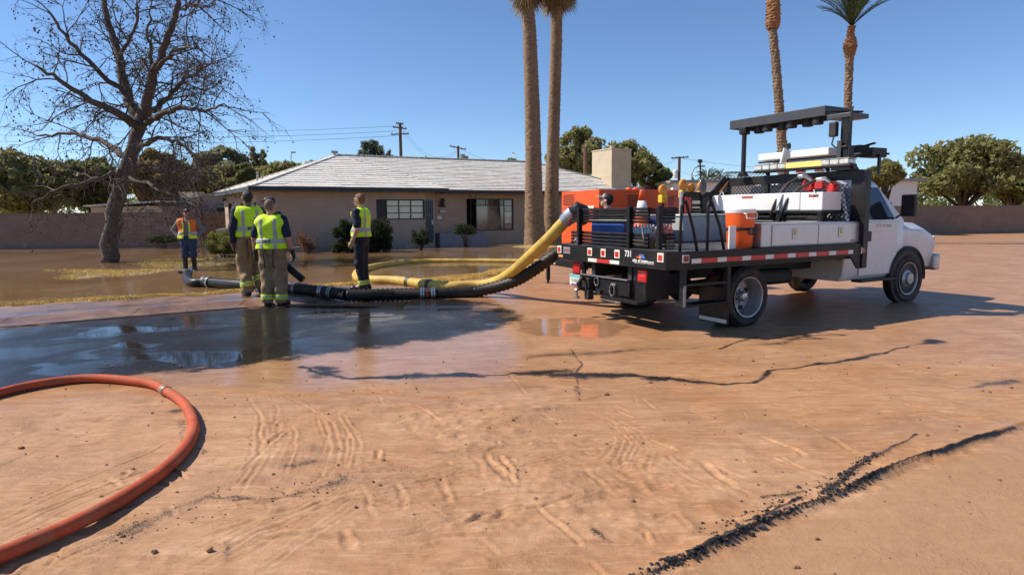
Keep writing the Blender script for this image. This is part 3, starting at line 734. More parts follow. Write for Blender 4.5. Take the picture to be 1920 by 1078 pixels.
def courses(mb, a, b, c, d, step=0.28, lip=0.034, seed=0):
    """slope a-b along the eave up to d-c at the top, laid as overlapping rows of shingle tabs"""
    a, b, c, d = map(Vector, (a, b, c, d)); r = random.Random(seed)
    up = ((d + c) / 2 - (a + b) / 2); n = max(2, int(up.length / step)); nrm = (b - a).cross(up).normalized()
    if nrm.z < 0: nrm = -nrm
    for i in range(n):
        t0, t1 = i / n, (i + 1) / n
        p0, p1 = a.lerp(d, t0), b.lerp(c, t0); q0, q1 = a.lerp(d, min(1, t1 + 0.01)), b.lerp(c, min(1, t1 + 0.01))
        L = (p1 - p0).length; k = max(1, int(L / 1.1))
        for j in range(k):
            s0, s1 = j / k, (j + 1) / k; l_ = lip * r.uniform(0.75, 1.3)
            w = [p0.lerp(p1, s0), p0.lerp(p1, s1), q0.lerp(q1, s1), q0.lerp(q1, s0)]
            o = nrm * l_
            mb.add([w[0] + o, w[1] + o, w[2] + nrm * 0.004, w[3] + nrm * 0.004, w[0], w[1]], [(0, 1, 2, 3), (4, 5, 1, 0)])
rb = MB()
courses(rb, A, Vv, R1 + Vector((0.05, 0, 0)), R1, seed=1)
def main_front(mb):
    courses(mb, W0, E2, R2, R1 + Vector((0.0, 0, 0)), seed=2)
main_front(rb)
# little slope that carries the left wing's end back to the long roof
rb.add([Vv, Vector((tV + 0.05, SB, EZ - 0.02)), R1 + Vector((0.3, 0, -0.02))], [(0, 1, 2)])
courses(rb, E2, B2, R2 + Vector((0.02, 0, 0)), R2, seed=3); courses(rb, B1, A, R1, R1 - Vector((0.02, 0, 0)), seed=4)
rb.add([B2, B1, R1, R2], [(0, 1, 2, 3)])
roof = rb.build('roof', SHING, house)
tag(roof, 'pale grey shingle hip roof with a darker patch along the valley')
ridge = MB()
for p, q in ((R1, R2), (A, R1), (E2, R2), (B1, R1)):
    L = (q - p).length; n = int(L / 0.28)
    for i in range(n):
        s0, s1 = p.lerp(q, i / n), p.lerp(q, (i + 1.05) / n)
        ridge.bar(s0 + Vector((0, 0, 0.035)), s1 + Vector((0, 0, 0.02)), 0.24, 0.03)
st_ = ridge.build('ridge_cap', SHING, roof); st_['kind'] = 'stuff'
# fascia and soffit
f = MB()
def fascia(mb, p, q, h=0.15):
    p, q = Vector(p), Vector(q); mb.bar(p + Vector((0, 0, -h / 2 - 0.012)), q + Vector((0, 0, -h / 2 - 0.012)), 0.04, h)
fascia(f, A, Vv, 0.16); fascia(f, (tV, 0.02, EZ), (tV, SB, EZ - 0.02), 0.155); fascia(f, (tV + 0.02, SB, EZ - 0.02), E2, 0.15); fascia(f, E2, B2)
f.build('fascia', DARKG, house)
f = MB(); fascia(f, A + Vector((-0.03, 0.02, 0)), B1, 0.17); f.build('fascia', FASC, house)
s = MB(); s.add([A + Vector((0, 0, -.12)), Vv + Vector((0, 0, -.12)), Vector((tV, DB, EB + .02)), B1 + Vector((0, 0, -.12))], [(0, 3, 2, 1)])
s.add([Vector((tV, SB, EB - .02)), Vector((tE2, SB, EB - .02)), Vector((tE2, DB, EB - .02)), Vector((tV, DB, EB - .02))], [(0, 3, 2, 1)])
s.build('soffit', SOFF, house)
# --- walls; front of the left wing stands at y = FY, front of the right wing at y = RY
FY, RY, LX = 0.55, SB + 0.75, 0.36
fp = HF.loc + hv * FY; rp = HF.loc + hv * RY; nf = hv
def onF(px, py):
    q = HF.loc3(on_plane(px, py, fp, nf)); return q[0], q[2]
def onR(px, py):
    q = HF.loc3(on_plane(px, py, rp, nf)); return q[0], q[2]
xw0, zt = onF(705, 368); xw1, zb = onF(797, 411.5); xd1, _ = onF(816, 400)
zt = 2.22; zb = 1.30
def wall_x(mb, x0, x1, y, t, z0, z1, holes=()):
    """wall along x with rectangular openings (x0,x1,z0,z1)"""
    xs = sorted({x0, x1, *[h[0] for h in holes], *[h[1] for h in holes]})
    for a, b in zip(xs[:-1], xs[1:]):
        zs = [(z0, z1)]
        for h in holes:
            if h[0] <= a + 1e-6 and h[1] >= b - 1e-6:
                zs = [s for lo, hi in zs for s in ((lo, h[2]), (h[3], hi)) if s[1] - s[0] > 1e-4]
        for lo, hi in zs: mb.box((a, y, lo), (b, y + t, hi))
w = MB()
xdoor0 = xw1 + 0.02
wall_x(w, LX, xdoor0, FY, 0.2, GRD, EB + 0.02, [(xw0, xw1, zb, zt)])
w.build('wall', WALLM, house)
w = MB(); lw = MB()
p0 = Vector((LX, FY + 0.2, 0)); 
lw.add([], [])
LWm = Frame((0, 0, 0), 95)
y0L, y1L = 0.0, DB - 0.75
ux = Vector((math.cos(R_(95)), math.sin(R_(95)), 0)); nx = Vector((math.sin(R_(95)), -math.cos(R_(95)), 0))
def leftwall(mb, s0, s1, z0, z1, off=0.0, th=0.2):
    base = Vector((LX, FY, 0)) - nx * 0.0
    a, b = base + ux * s0 - nx * off, base + ux * s1 - nx * off
    c, d = b + nx * th, a + nx * th
    mb.prism([(p.x, p.y) for p in (a, d, c, b)], z0, z1)
def onL(px, py):
    nw = HF.u * nx.x + HF.v * nx.y; P = HF.loc + HF.u * LX + HF.v * FY
    q = HF.loc3(on_plane(px, py, P, nw)); r = Vector((q[0] - LX, q[1] - FY, 0)); return r.dot(ux), q[2]
lws = [(onL(427, 375)[0], onL(434, 375)[0], 0.75, 2.15), (onL(450, 380)[0], onL(455, 375)[0], 1.3, 2.1), (onL(484, 370)[0], onL(488.5, 375)[0], 0.55, 2.1)]
edges = [0.202, y1L]
ops = []
for s0, s1, z0, z1 in lws:
    a, b = sorted((s0, s1)); a = max(0.5, a); b = max(a + 0.35, b); ops.append((a, b, z0, z1))
ops.sort()
cur = 0.202
okops = []
for a, b, z0, z1 in ops:
    if a < cur + 0.1 or b > y1L - 0.2: continue
    leftwall(lw, cur, a, GRD, EB + .02); leftwall(lw, a, b, GRD, z0); leftwall(lw, a, b, z1, EB + .02); cur = b; okops.append((a, b, z0, z1))
leftwall(lw, cur, y1L, GRD, EB + .02)
lw.build('wall', WALLM, house)
GLASSD = mat('dark_window_glass', (0.02, 0.022, 0.026), 0.06, var=0.3, scale=2, spec=0.8)
BLIND = mat('window_with_blind', (0.40, 0.37, 0.31), 0.09, var=0.22, scale=1.6, spec=0.9, coat=0.6)
GLASSM = mat('window_glass', (0.10, 0.10, 0.10), 0.04, var=0.8, scale=1.1, spec=0.9, coat=0.5)
SCREEN = mat('window_screen', (0.035, 0.033, 0.03), 0.6, var=0.2)
for a, b, z0, z1 in okops:
    fr = MB(); leftwall(fr, a, b, z0, z1, -0.09, 0.03)
    fo = fr.build('window', GLASSD, house); g = MB()
    leftwall(g, a, a + .05, z0, z1, -0.045, 0.05); leftwall(g, b - .05, b, z0, z1, -0.045, 0.05); leftwall(g, a + .05, b - .05, (z0 + z1) / 2 - .02, (z0 + z1) / 2 + .02, -0.05, 0.05)
    g.build('frame', DARKG, fo)
# window of the left wing: four columns of three panes, the first column behind a screen
def framed_window(name, parent, xs, zs, y, panes, fmat, fw=0.045, label=None):
    wo_ = MB(); x0, x1, z0, z1 = xs[0], xs[-1], zs[0], zs[-1]
    for x in (x0, x1): wo_.box((x - fw / 2, y - .03, z0 - fw / 2), (x + fw / 2, y + .08, z1 + fw / 2))
    for z in (z0, z1): wo_.box((x0 + fw / 2, y - .028, z - fw / 2), (x1 - fw / 2, y + .078, z + fw / 2))
    for x in xs[1:-1]: wo_.box((x - fw * .4, y - .015, z0 + fw / 2), (x + fw * .4, y + .06, z1 - fw / 2))
    ob = wo_.build(name, fmat, parent, bevel=0.004)
    if label: ob['label'] = label
    for i, (xa, xb) in enumerate(zip(xs[:-1], xs[1:])):
        for za, zb_ in zip(zs[:-1], zs[1:]):
            m_ = panes(i, za)
            p = MB(); p.box((xa + fw * .42, y + .03, za + 0.018), (xb - fw * .42, y + .045, zb_ - 0.018)); p.build('pane', m_, ob)
        for z in zs[1:-1]:
            p = MB(); p.box((xa + fw * .42, y - .008, z - .018), (xb - fw * .42, y + .055, z + .018)); p.build('glazing_bar', fmat, ob)
    return ob
xs = [xw0] + [onF(px, 400)[0] for px in (726, 749, 771.5)] + [xw1]; zs = [zb, zb + (zt - zb) / 3, zb + 2 * (zt - zb) / 3, zt]
framed_window('window', house, [x + (0.03 if i == 0 else -0.03 if i == 4 else 0) for i, x in enumerate(xs)], [z + (.03 if i == 0 else -.03 if i == 3 else 0) for i, z in enumerate(zs)], FY + .07,
              lambda i, z: SCREEN if i == 0 else BLIND, DARKG, label='dark framed window of twelve panes with its left column behind a screen')
# entrance recess with a barred security door, porch wall, lamp, letter box
dxa, dxb = xdoor0, onF(816, 400)[0]
ret = MB(); ret.box((xdoor0 - .2, FY + .2, GRD), (xdoor0, RY + .7, EB)); ret.build('wall', WALLM, house)
door = MB(); door.box((dxa + .05, FY + .30, 0.18), (dxb, FY + .34, 2.2)); dob = door.build('door', mat('dark_door', (0.03, 0.032, 0.04), 0.5), house)
db = MB()
for i in range(6):
    x = dxa + .05 + (dxb - dxa - .05) * i / 5; db.box((x - .012, FY + .27, .18), (x + .012, FY + .295, 2.2))
for z in (0.19, 0.85, 1.5, 2.19): db.box((dxa + .06, FY + .262, z - .015), (dxb - .01, FY + .269, z + .015))
db.build('security_grille', mat('grey_iron', (0.16, 0.17, 0.19), 0.4, metal=0.4), dob)
hb = MB(); hb.box((dxb - .09, FY + .235, 1.05), (dxb - .045, FY + .262, 1.28)); hb.build('handle', STEEL, dob)
xt0 = onR(874, 400)[0]; xr0, zrt = onR(893, 372); xr1, zrb = onR(963, 431.5)
zrt = min(zrt, 2.3); xend = tE2 - .55
w = MB(); wall_x(w, dxb, xend, RY, 0.2, GRD, EB, [(xt0 + 0.03, xr1, zrb, zrt)]); w.build('wall', WALLM, house)
w = MB(); w.box((dxa, FY + .345, 2.2), (dxb + .02, FY + .5, EB)); w.box((dxb, FY + .3, GRD), (dxb + .08, RY - .002, EB - .002)); w.build('wall', WALLM, house)
w = MB(); w.box((xend - .2, RY + .2, GRD), (xend, DB - .6, EB)); w.box((LX - 0.4, DB - .8, GRD), (xend, DB - .6, EB)); w.build('wall', WALLM, house)
# picture window: iron trellis column on the left, small panes around one large sheet
xsR = [xt0 + .06, xr0, xr1 - .04]; 
zq = [zrb + (zrt - zrb) * k / 5 for k in range(6)]
TRM = mat('black_iron', (0.012, 0.013, 0.015), 0.45)
pw = MB()
for x in (xsR[1], xsR[2]): pw.box((x - .025, RY + .02, zrb + .02), (x + .025, RY + .12, zrt - .02))
for z in (zrb + .025, zrt - .025): pw.box((xsR[1] + .025, RY + .022, z - .025), (xsR[2] - .025, RY + .118, z + .025))
xm = onR(946, 400)[0]; zm = zrt - (zrt - zrb) * 0.21
pw.box((xm - .02, RY + .03, zrb + .05), (xm + .02, RY + .11, zrt - .05)); pw.box((xsR[1] + .026, RY + .032, zm - .02), (xm - .021, RY + .108, zm + .02))
pwo = pw.build('window', DARKG, house, bevel=.004); pwo['label'] = 'wide picture window with small panes along its top and right side'
def pane(xa, xb, za, zb_, m_):
    p = MB(); p.box((xa, RY + .06, za), (xb, RY + .07, zb_)); p.build('pane', m_, pwo)
pane(xsR[1] + .026, xm - .021, zrb + .05, zm - .021, GLASSM)
for k in range(3):
    xa = xsR[1] + .026 + (xm - .047 - xsR[1]) * k / 3; xb = xsR[1] + .026 + (xm - .047 - xsR[1]) * (k + 1) / 3; pane(xa + .012, xb - .012, zm + .021, zrt - .05, GLASSD)
    if k: q = MB(); q.box((xa - .011, RY + .04, zm + .021), (xa + .011, RY + .1, zrt - .05)); q.build('glazing_bar', DARKG, pwo)
for k in range(5):
    za, zb_ = zrb + .05 + (zrt - zrb - .1) * k / 5, zrb + .05 + (zrt - zrb - .1) * (k + 1) / 5; pane(xm + .021, xsR[2] - .026, za + .012, zb_ - .012, BLIND if k in (1, 2) else GLASSM)
    if k: q = MB(); q.box((xm + .021, RY + .04, za - .011), (xsR[2] - .026, RY + .1, za + .011)); q.build('glazing_bar', DARKG, pwo)
cur_ = MB(); xx = np.linspace(xsR[1] + .1, xsR[2] - .1, 70)
for i in range(69):
    ya, yb = RY + .25 + .03 * math.sin(i * 1.3), RY + .25 + .03 * math.sin((i + 1) * 1.3)
    cur_.add([(xx[i], ya, zrb), (xx[i + 1], yb, zrb), (xx[i + 1], yb, zrt), (xx[i], ya, zrt)], [(0, 1, 2, 3)])
cur_.build('curtain', mat('curtain', (0.5, 0.47, 0.42), 0.9), pwo)
tr = MB(); xa, xb, ym = xsR[0] - .08, xsR[0] + .24, SB + .18
for x in (xa, xb): tr.cyl((x, ym, 0.2), (x, ym, EB - .02), .018, seg=8)
for k in range(4):
    z0, z1 = .3 + k * .56, .3 + (k + 1) * .56; tr.cyl((xa, ym, z0), (xb, ym, z1 - .04), .009, seg=6); tr.cyl((xb, ym + .012, z0), (xa, ym + .012, z1 - .04), .009, seg=6); tr.bar((xa, ym, z1), (xb, ym, z1), .014, .014)
tag(tr.build('porch_post', TRM, house), 'black iron lattice porch post')
lp = MB(); xl = onR(828, 375)[0]; lp.box((xl - .05, RY - .08, 1.98), (xl + .05, RY - .001, 2.05)); lp.lathe([(.03, 1.93), (.085, 2.0), (.10, 2.2), (.04, 2.3), (.01, 2.34)], 10, (xl, RY - .16, 0)); lp.build('porch_lamp', TRM, house)
mbx = MB(); xa, za = onR(823.5, 394); xb, zb2 = onR(834.5, 399); mbx.box((xa, RY - .1, zb2), (xb, RY - .002, za)); mo = mbx.build('letter_box', mat('letter_box_grey', (0.5, 0.5, 0.5), .4), house, bevel=.01)
mbx = MB(); xa, za = onR(821.5, 385); xb, zb2 = onR(835, 389); mbx.box((xa, RY - .03, zb2), (xb, RY - .002, za)); mbx.build('number_plaque', TRM, house)
mbx = MB(); xa, za = onR(820, 405); xb, zb2 = onR(828, 411); mbx.box((xa, RY - .012, zb2), (xb, RY - .002, za)); mbx.build('notice', WHITEPL, house)
pl_ = MB(); xa = onR(812, 450)[0] - .1; xb = onR(897, 450)[0]
pl_.box((xa, SB - .45, GRD), (xb, SB - .28, 0.62)); pl_.box((xa, SB + .1, GRD), (xb, SB + .25, 0.62)); pl_.box((xa, SB - .28, GRD), (xa + .15, SB + .1, .62)); pl_.box((xb - .15, SB - .28, GRD), (xb, SB + .1, .62)); pl_.box((xa + .15, SB - .28, 0.4), (xb - .15, SB + .1, .5))
tag(pl_.build('planter_box', mat('grey_masonry', (0.27, 0.26, 0.28), .85, bump=.2, bscale=20), house), 'low grey masonry planter beside the porch')
# chimney at the right end, vents, cooler and pipes on the roof
ch = MB(); cxy = gp(1145, 450, 0.2)
tc0 = along(rp - hv * .35, hu, 1145.5); tc1 = along(rp - hv * .35, hu, 1181.5)
x0, x1 = tc0, tc1; yc = RY - .35; pz = HF.loc + hu * x0 + hv * yc; ZC = on_plane(1145, 279.5, pz, hv)[2]
ch.box((x0, yc, GRD), (x1, yc + 1.9, ZC)); ch.box((x0 - .03, yc - .03, ZC), (x1 + .03, yc + 1.93, ZC + .06)); ch.lathe([(.14, ZC + .06), (.14, ZC + .2), (.12, ZC + .22)], 12, ((x0 + x1) / 2 - .3, yc + .5, 0))
ch_m, ntc, bc = new_mat('painted_chimney'); block_wall_nodes(ntc, bc, (0.56, 0.47, 0.34), (0.54, 0.45, 0.325), .4, .2, .006, .15)
tag(ch.build('chimney', ch_m, roof), 'tall cream painted block chimney')
def roofpt(px, py, Y): return HL(at_depth(px, py, Y))
vb = MB(); p = R1 + Vector((-.15, -.1, .0)); vb.cyl(p, p + Vector((0, 0, .1)), .05); vb.cyl(p + Vector((-.16, 0, .13)), p + Vector((.16, 0, .13)), .07, seg=10); vb.build('roof_vent', GREY, roof)
c_ = Vector(roofpt(590, 306, R1w[1] + 2.2)); vb = MB(); vb.box((c_.x - .5, c_.y, c_.z - 1.0), (c_.x + .9, c_.y + 1, c_.z + .08))
for k in range(4): vb.box((c_.x - .515, c_.y + .1, c_.z - .28 + k * .08), (c_.x - .5, c_.y + .9, c_.z - .23 + k * .08))
tag(vb.build('evaporative_cooler', mat('cooler_grey', (.5, .5, .48), .5), roof), 'grey evaporative cooler box behind the roof ridge')
for px, pyt, pyb, Y in ((482.5, 322, 338, E1[1] + 4.5), (492, 330, 336, E1[1] + 4.4)):
    a, b = Vector(roofpt(px, pyt, Y)), Vector(roofpt(px, pyb + 3, Y)); vb = MB(); vb.cyl(b, a, .045, seg=8); vb.build('roof_pipe', GREY, roof)
ant = MB(); a, b = Vector(roofpt(978, 307, R2w[1])), Vector(roofpt(967, 291, R2w[1])); ant.cyl(a, b, .015, seg=6); ant.cyl(Vector(roofpt(960, 288, R2w[1])), Vector(roofpt(965, 289, R2w[1])), .1, .06, seg=10); ant.build('antenna', WHITEPL, roof)
fl = MB()
for px in (410, 420):
    q = onL(px + 6, 372); base = Vector((LX, FY, 0)) + ux * max(.5, min(q[0], y1L - .5)) - nx * .12; fl.ball((base.x, base.y, 2.35), .07, 8, 6)
fl.build('flood_light', TRM, house)
dp = MB(); base = Vector((LX, FY, 0)) + ux * (y1L * .72) - nx * .05; dp.cyl((base.x, base.y, GRD), (base.x, base.y, 1.1), .03); dp.build('pipe', mat('beige_pipe', (.35, .28, .2), .7), house)
# planting bed kerb along the front
KB = mat('bed_kerb_concrete', (0.30, 0.265, 0.225), .85, var=.2, scale=3, bump=.3, bscale=25)
bk = thing('garden_edging', 'low concrete edging of the planting bed along the house front', 'edging', HF.loc, HF.a)
q0, q1 = HF.loc3(gp(565, 474, WZ)), HF.loc3(gp(818, 471.5, WZ))
yk = FY - 1.15; x0 = along(HF.loc + hv * yk, hu, 545); x1 = along(HF.loc + hv * yk, hu, 817); n = 7
for k in range(n):
    a, b = x0 + (x1 - x0) * k / n, x0 + (x1 - x0) * (k + 1) / n; p = MB(); p.box((a + .008, yk, GRD), (b - .008, yk + .16, .24 + rng.uniform(-.01, .01))); p.build('edging_block', KB, bk, bevel=.015)
be = MB(); be.box((x0 + .3, yk + .16, GRD), (x1, FY, .10)); be.build('soil_bed', mat('bed_soil', (.10, .07, .045), .95, bump=.5, bscale=20), bk)
# ================================================================ walls, trees, poles behind and beside the house
def leaf_mat(name, c1, c2, sc=1.5):
    mt, nt, b = new_mat(name); tc = N(nt, 'ShaderNodeTexCoord'); v = tc.outputs['Object']
    n = noise_node(nt, sc, 5, 0.7, v); n2 = noise_node(nt, 14, 3, 0.6, v)
    c = ramp(nt, n.outputs[0], [(0.3, c1), (0.7, c2)]).outputs[0]
    c = mixc(nt, 0.7, c, ramp(nt, n2.outputs[0], [(0.25, 0.6), (0.7, 1.25)]).outputs[0], 'MULTIPLY')
    nt.links.new(c, b.inputs['Base Color']); b.inputs['Roughness'].default_value = 0.6; b.inputs['Specular IOR Level'].default_value = 0.3
    tr = N(nt, 'ShaderNodeBsdfTranslucent'); nt.links.new(c, tr.inputs[0]); mx = N(nt, 'ShaderNodeMixShader'); mx.inputs[0].default_value = 0.55
    out = nt.nodes['Material Output']; nt.links.new(b.outputs[0], mx.inputs[1]); nt.links.new(tr.outputs[0], mx.inputs[2]); nt.links.new(mx.outputs[0], out.inputs[0])
    return mt
L_OLIVE = leaf_mat('olive_leaves', (0.20, 0.20, 0.07), (0.38, 0.36, 0.15))
L_DARK = leaf_mat('dark_leaves', (0.12, 0.14, 0.048), (0.27, 0.28, 0.105))
L_EUC = leaf_mat('eucalyptus_leaves', (0.22, 0.225, 0.13), (0.38, 0.375, 0.23))
L_PINE = leaf_mat('pine_needles', (0.09, 0.12, 0.08), (0.21, 0.235, 0.16))
L_BROWN = leaf_mat('dry_brown_leaves', (0.17, 0.13, 0.055), (0.33, 0.25, 0.11))
L_PALM = leaf_mat('palm_leaves', (0.04, 0.058, 0.024), (0.11, 0.135, 0.062))
L_DRYPALM = leaf_mat('dead_palm_leaves', (0.22, 0.16, 0.085), (0.36, 0.28, 0.16))
L_HEDGE = leaf_mat('hedge_leaves', (0.018, 0.030, 0.012), (0.055, 0.075, 0.026), 4)
L_SHRUB = leaf_mat('shrub_leaves', (0.10, 0.12, 0.03), (0.30, 0.30, 0.085), 4)
L_RED = leaf_mat('reddish_leaves', (0.12, 0.07, 0.03), (0.28, 0.13, 0.08), 6)
BARK = mat('bark', (0.075, 0.055, 0.042), 0.9, var=0.35, scale=6, bump=0.5, bscale=18)
BARKG = mat('grey_bark', (0.095, 0.076, 0.066), 0.9, var=0.35, scale=5, bump=0.4, bscale=22)

def leaves_obj(name, clumps, n, size, mt, parent, seed, shape=1.0, droop=0.0, org=(0, 0, 0), hollow=0.35):
    """leaf faces spread through the volumes of many small clumps"""
    r = np.random.RandomState(seed); cl = np.array([[*c, *rad] for c, rad in clumps], float)
    wgt = (cl[:, 3] * cl[:, 4] * cl[:, 5]) ** 0.75; k = r.choice(len(cl), n, p=wgt / wgt.sum())
    d = r.normal(size=(n, 3)); d /= np.linalg.norm(d, axis=1)[:, None]
    rad = (hollow + (1 - hollow) * r.rand(n)) ** 0.6
    P = cl[k, :3] + d * rad[:, None] * cl[k, 3:6] - np.array(org)
    P[:, 2] -= droop * r.rand(n) * cl[k, 5]
    a = r.normal(size=(n, 3)); a[:, 2] -= droop * 2; a /= np.linalg.norm(a, axis=1)[:, None]
    b = np.cross(a, r.normal(size=(n, 3))); b /= np.linalg.norm(b, axis=1)[:, None]
    s = size * r.uniform(0.6, 1.4, n)[:, None]; w = s * 0.5 / shape
    V = np.stack([P - a * s, P + b * w, P + a * s, P - b * w], 1).reshape(-1, 3)
    return np_mesh(name, V, np.arange(4 * n).reshape(-1, 4), mt, parent, smooth=False)

def limb_tree(mb, base, top, r0, crown_pts, seed, bend=0.15):
    """trunk with limbs that reach the clumps of the crown"""
    r = random.Random(seed); base, top = Vector(base), Vector(top)
    n = 7; path = []; rad = []
    for i in range(n):
        t = i / (n - 1); p = base.lerp(top, t); p += Vector((r.gauss(0, bend), r.gauss(0, bend), 0)) * math.sin(math.pi * t) * 0.6
        path.append(p); rad.append(r0 * (1.25 - 0.9 * t) * (1.3 if i == 0 else 1))
    mb.tube(path, rad, 8)
    for c in crown_pts:
        i = r.randrange(2, n); a = path[i]; c = Vector(c); m_ = a.lerp(c, 0.5) + Vector((r.gauss(0, .1), r.gauss(0, .1), r.uniform(.0, .3)))
        mb.tube([a, a.lerp(m_, .5), m_, m_.lerp(c, .6), c], [rad[i] * .6, rad[i] * .48, rad[i] * .35, rad[i] * .22, rad[i] * .08], 5)

def leafy_tree(name, label, px, pyt, pxw, Y, mt, seed, n=9000, leaf=0.12, base_z=-0.1, kind='round', group=None, trunk=True, pyb=None, cat='tree', shape=1.0, droop=0.0, nclump=22, gap=0.5):
    """crown spans pxw photograph pixels around column px, top at pyt, at distance Y"""
    r = random.Random(seed); cx = at_depth(px, 400, Y); top = at_depth(px, pyt, Y)[2]
    W = pxw / F_PX * Y / 2; x0, y0 = cx[0], Y
    zb = at_depth(px, pyb, Y)[2] if pyb else base_z + (top - base_z) * 0.28
    t = thing(name, label, cat, (x0, y0, base_z), 0, group)
    cl = []
    nclump = int(nclump * 1.8); n = int(n * .58); leaf *= 1.12
    for i in range(nclump):
        for _ in range(30):
            q = (r.uniform(-1, 1), r.uniform(-1, 1), r.uniform(-1, 1))
            if q[0] ** 2 + q[1] ** 2 + q[2] ** 2 < 1: break
        if kind == 'tall': q = (q[0] * .8, q[1] * .8, q[2])
        zc = (zb + top) / 2 + q[2] * (top - zb) * 0.40
        s = W * r.uniform(0.10, 0.34)
        cl.append(((x0 + q[0] * W * .86, y0 + q[1] * W * .8, zc), (s, s, s * r.uniform(.55, .9))))
    cl.append(((x0 + r.uniform(-.2, .2) * W, y0, top - W * .22), (W * .25, W * .25, W * .22)))
    org = (x0, y0, base_z)
    leaves_obj('crown', cl, n, leaf, mt, t, seed, shape, droop, org, gap)
    if trunk:
        mb = MB(); limb_tree(mb, (x0, y0, base_z), (x0 + r.gauss(0, .15) * W, y0, (zb + top) / 2), 0.055 * W + 0.06, [c for c, _ in cl], seed)
        o = mb.build('trunk', BARK, t, smooth=True)
        me = o.data; me.transform(Matrix.Translation((-x0, -y0, -base_z)))
    return t

# ---- block wall, wooden gate and neighbouring buildings at the left
BW, ntb, bbw = new_mat('old_block_wall'); block_wall_nodes(ntb, bbw, (0.25, 0.175, 0.135), (0.22, 0.15, 0.115), .4, .2, .01, .45)
BWc = mat('wall_cap', (0.2, 0.15, 0.12), .9, var=.2, bump=.3)
fw = thing('block_wall', 'long brown block wall across the back of the yard behind the man in the orange vest', 'wall', (-18.6, 30.5, 0), R_(4))
# wall runs from far left to the gate by the house
FWF = Frame((-18.6, 30.5, 0), 4)
xg0, xg1 = along(FWF.loc, FWF.u, 381), along(FWF.loc, FWF.u, 423)
x_st, x_lo = along(FWF.loc, FWF.u, -120), along(FWF.loc, FWF.u, 309)
zlo = on_plane(300, 400, FWF.loc, FWF.v)[2]; zhi = on_plane(360, 388, FWF.loc, FWF.v)[2]
x_bk = x_lo - 1.6
m1 = MB(); m1.box((x_st, 0, -.3), (x_bk, .2, zlo)); m1.build('wall_section', BW, fw)
MORT = mat('dark_mortar', (.15, .105, .08), .95, var=.2)
m1 = MB(); m1.box((x_bk + .001, .02, -.3), (x_lo, .2, zlo - .002)); m1.box((x_lo + .001, .02, -.3), (xg0, .2, zhi - .002)); m1.build('wall_core', MORT, fw)
BLKS = [mat('block_face_%s' % nm_, c_, .9, var=.15, scale=3, bump=.3, bscale=30) for nm_, c_ in (('a', (.25, .175, .135)), ('b', (.225, .155, .12)), ('c', (.27, .19, .145)))]
bproto = {}
def blk(x0, x1, z0, z1, i):
    w_ = round(x1 - x0, 2); h_ = round(z1 - z0, 2); key = (w_, h_, i)
    if key not in bproto:
        q = MB(); q.box((.004, -.012, .004), (w_ - .004, .019, h_ - .004)); o = q.build('block', BLKS[i], fw, bevel=.006); bproto[key] = o
    else:
        o = bproto[key].copy(); COL.objects.link(o); o.parent = fw
    o.location = (x0, rng.uniform(-.003, .003), z0)
for (xa, xb, zt0) in ((x_bk, x_lo, zlo), (x_lo, xg0, zhi)):
    nr = int((zt0 + .3) / .2 + .5); hh_ = (zt0 + .3) / nr
    for r_ in range(nr):
        x = xa - (.2 if r_ % 2 else 0)
        while x < xb - .03:
            a, b = max(x, xa), min(x + .4, xb)
            if b - a > .04: blk(a, b, -.3 + r_ * hh_, -.3 + (r_ + 1) * hh_, rng.randrange(3))
            x += .4
m1 = MB(); m1.box((x_lo - .02, -.02, zhi), (xg0, .23, zhi + .05)); m1.box((x_st, -.02, zlo), (x_lo - .022, .225, zlo + .05)); m1.build('coping', BWc, fw)
m1 = MB()
for k in range(24):
    x = x_lo + (xg0 - x_lo) * (k + .5) / 24; m1.cyl((x, .1, zhi + .05), (x, .1, zhi + .42), .008, seg=5)
m1.cyl((x_lo, .1, zhi + .42), (xg0, .1, zhi + .42), .02, seg=6); m1.build('top_rail', TRM, fw)
GW = mat('gate_wood', (0.21, 0.13, 0.075), .8, var=.3, scale=3, bump=.4, bscale=14)
gt = thing('wooden_gate', 'brown vertical board gate between the block wall and the house corner', 'gate', FWF.loc, R_(4))
zg = on_plane(400, 402, FWF.loc, FWF.v)[2]; n = 13
for k in range(n):
    a, b = xg0 + .05 + (xg1 - xg0) * k / n, xg0 + .05 + (xg1 - xg0) * (k + 1) / n - .015; p = MB(); p.box((a, .06, -.1), (b, .09, zg + rng.uniform(-.03, .03))); p.build('plank', GW, gt)
for z in (.25, zg - .25): p = MB(); p.box((xg0 + .05, .092, z - .05), (xg1, .13, z + .05)); p.build('gate_frame', GW, gt)
p = MB(); p.box((xg0 - .05, .02, -.1), (xg0 + .045, .14, zg + .05)); p.build('gate_post', BLACKM, gt)
sh = thing('neighbour_house', 'low cream building with a flat roof showing over the gate', 'building', (0, 0, 0))
a, b = at_depth(376, 390, 38), at_depth(440, 390, 38); zt_ = at_depth(376, 368, 38)[2]
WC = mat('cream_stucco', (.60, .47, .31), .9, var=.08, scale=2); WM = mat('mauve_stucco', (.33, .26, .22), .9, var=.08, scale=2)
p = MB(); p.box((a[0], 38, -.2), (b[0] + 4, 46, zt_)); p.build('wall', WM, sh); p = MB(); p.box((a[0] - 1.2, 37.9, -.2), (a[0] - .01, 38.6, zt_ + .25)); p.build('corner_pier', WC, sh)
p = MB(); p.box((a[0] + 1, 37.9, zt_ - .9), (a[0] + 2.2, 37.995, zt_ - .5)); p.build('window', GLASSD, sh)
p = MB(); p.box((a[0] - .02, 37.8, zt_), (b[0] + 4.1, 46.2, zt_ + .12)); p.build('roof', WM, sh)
sh2 = thing('shed', 'small sunlit cream shed behind the lower stretch of block wall', 'shed', (0, 0, 0))
a, b = at_depth(276, 390, 34), at_depth(307, 390, 34); zt_ = at_depth(290, 387, 34)[2]
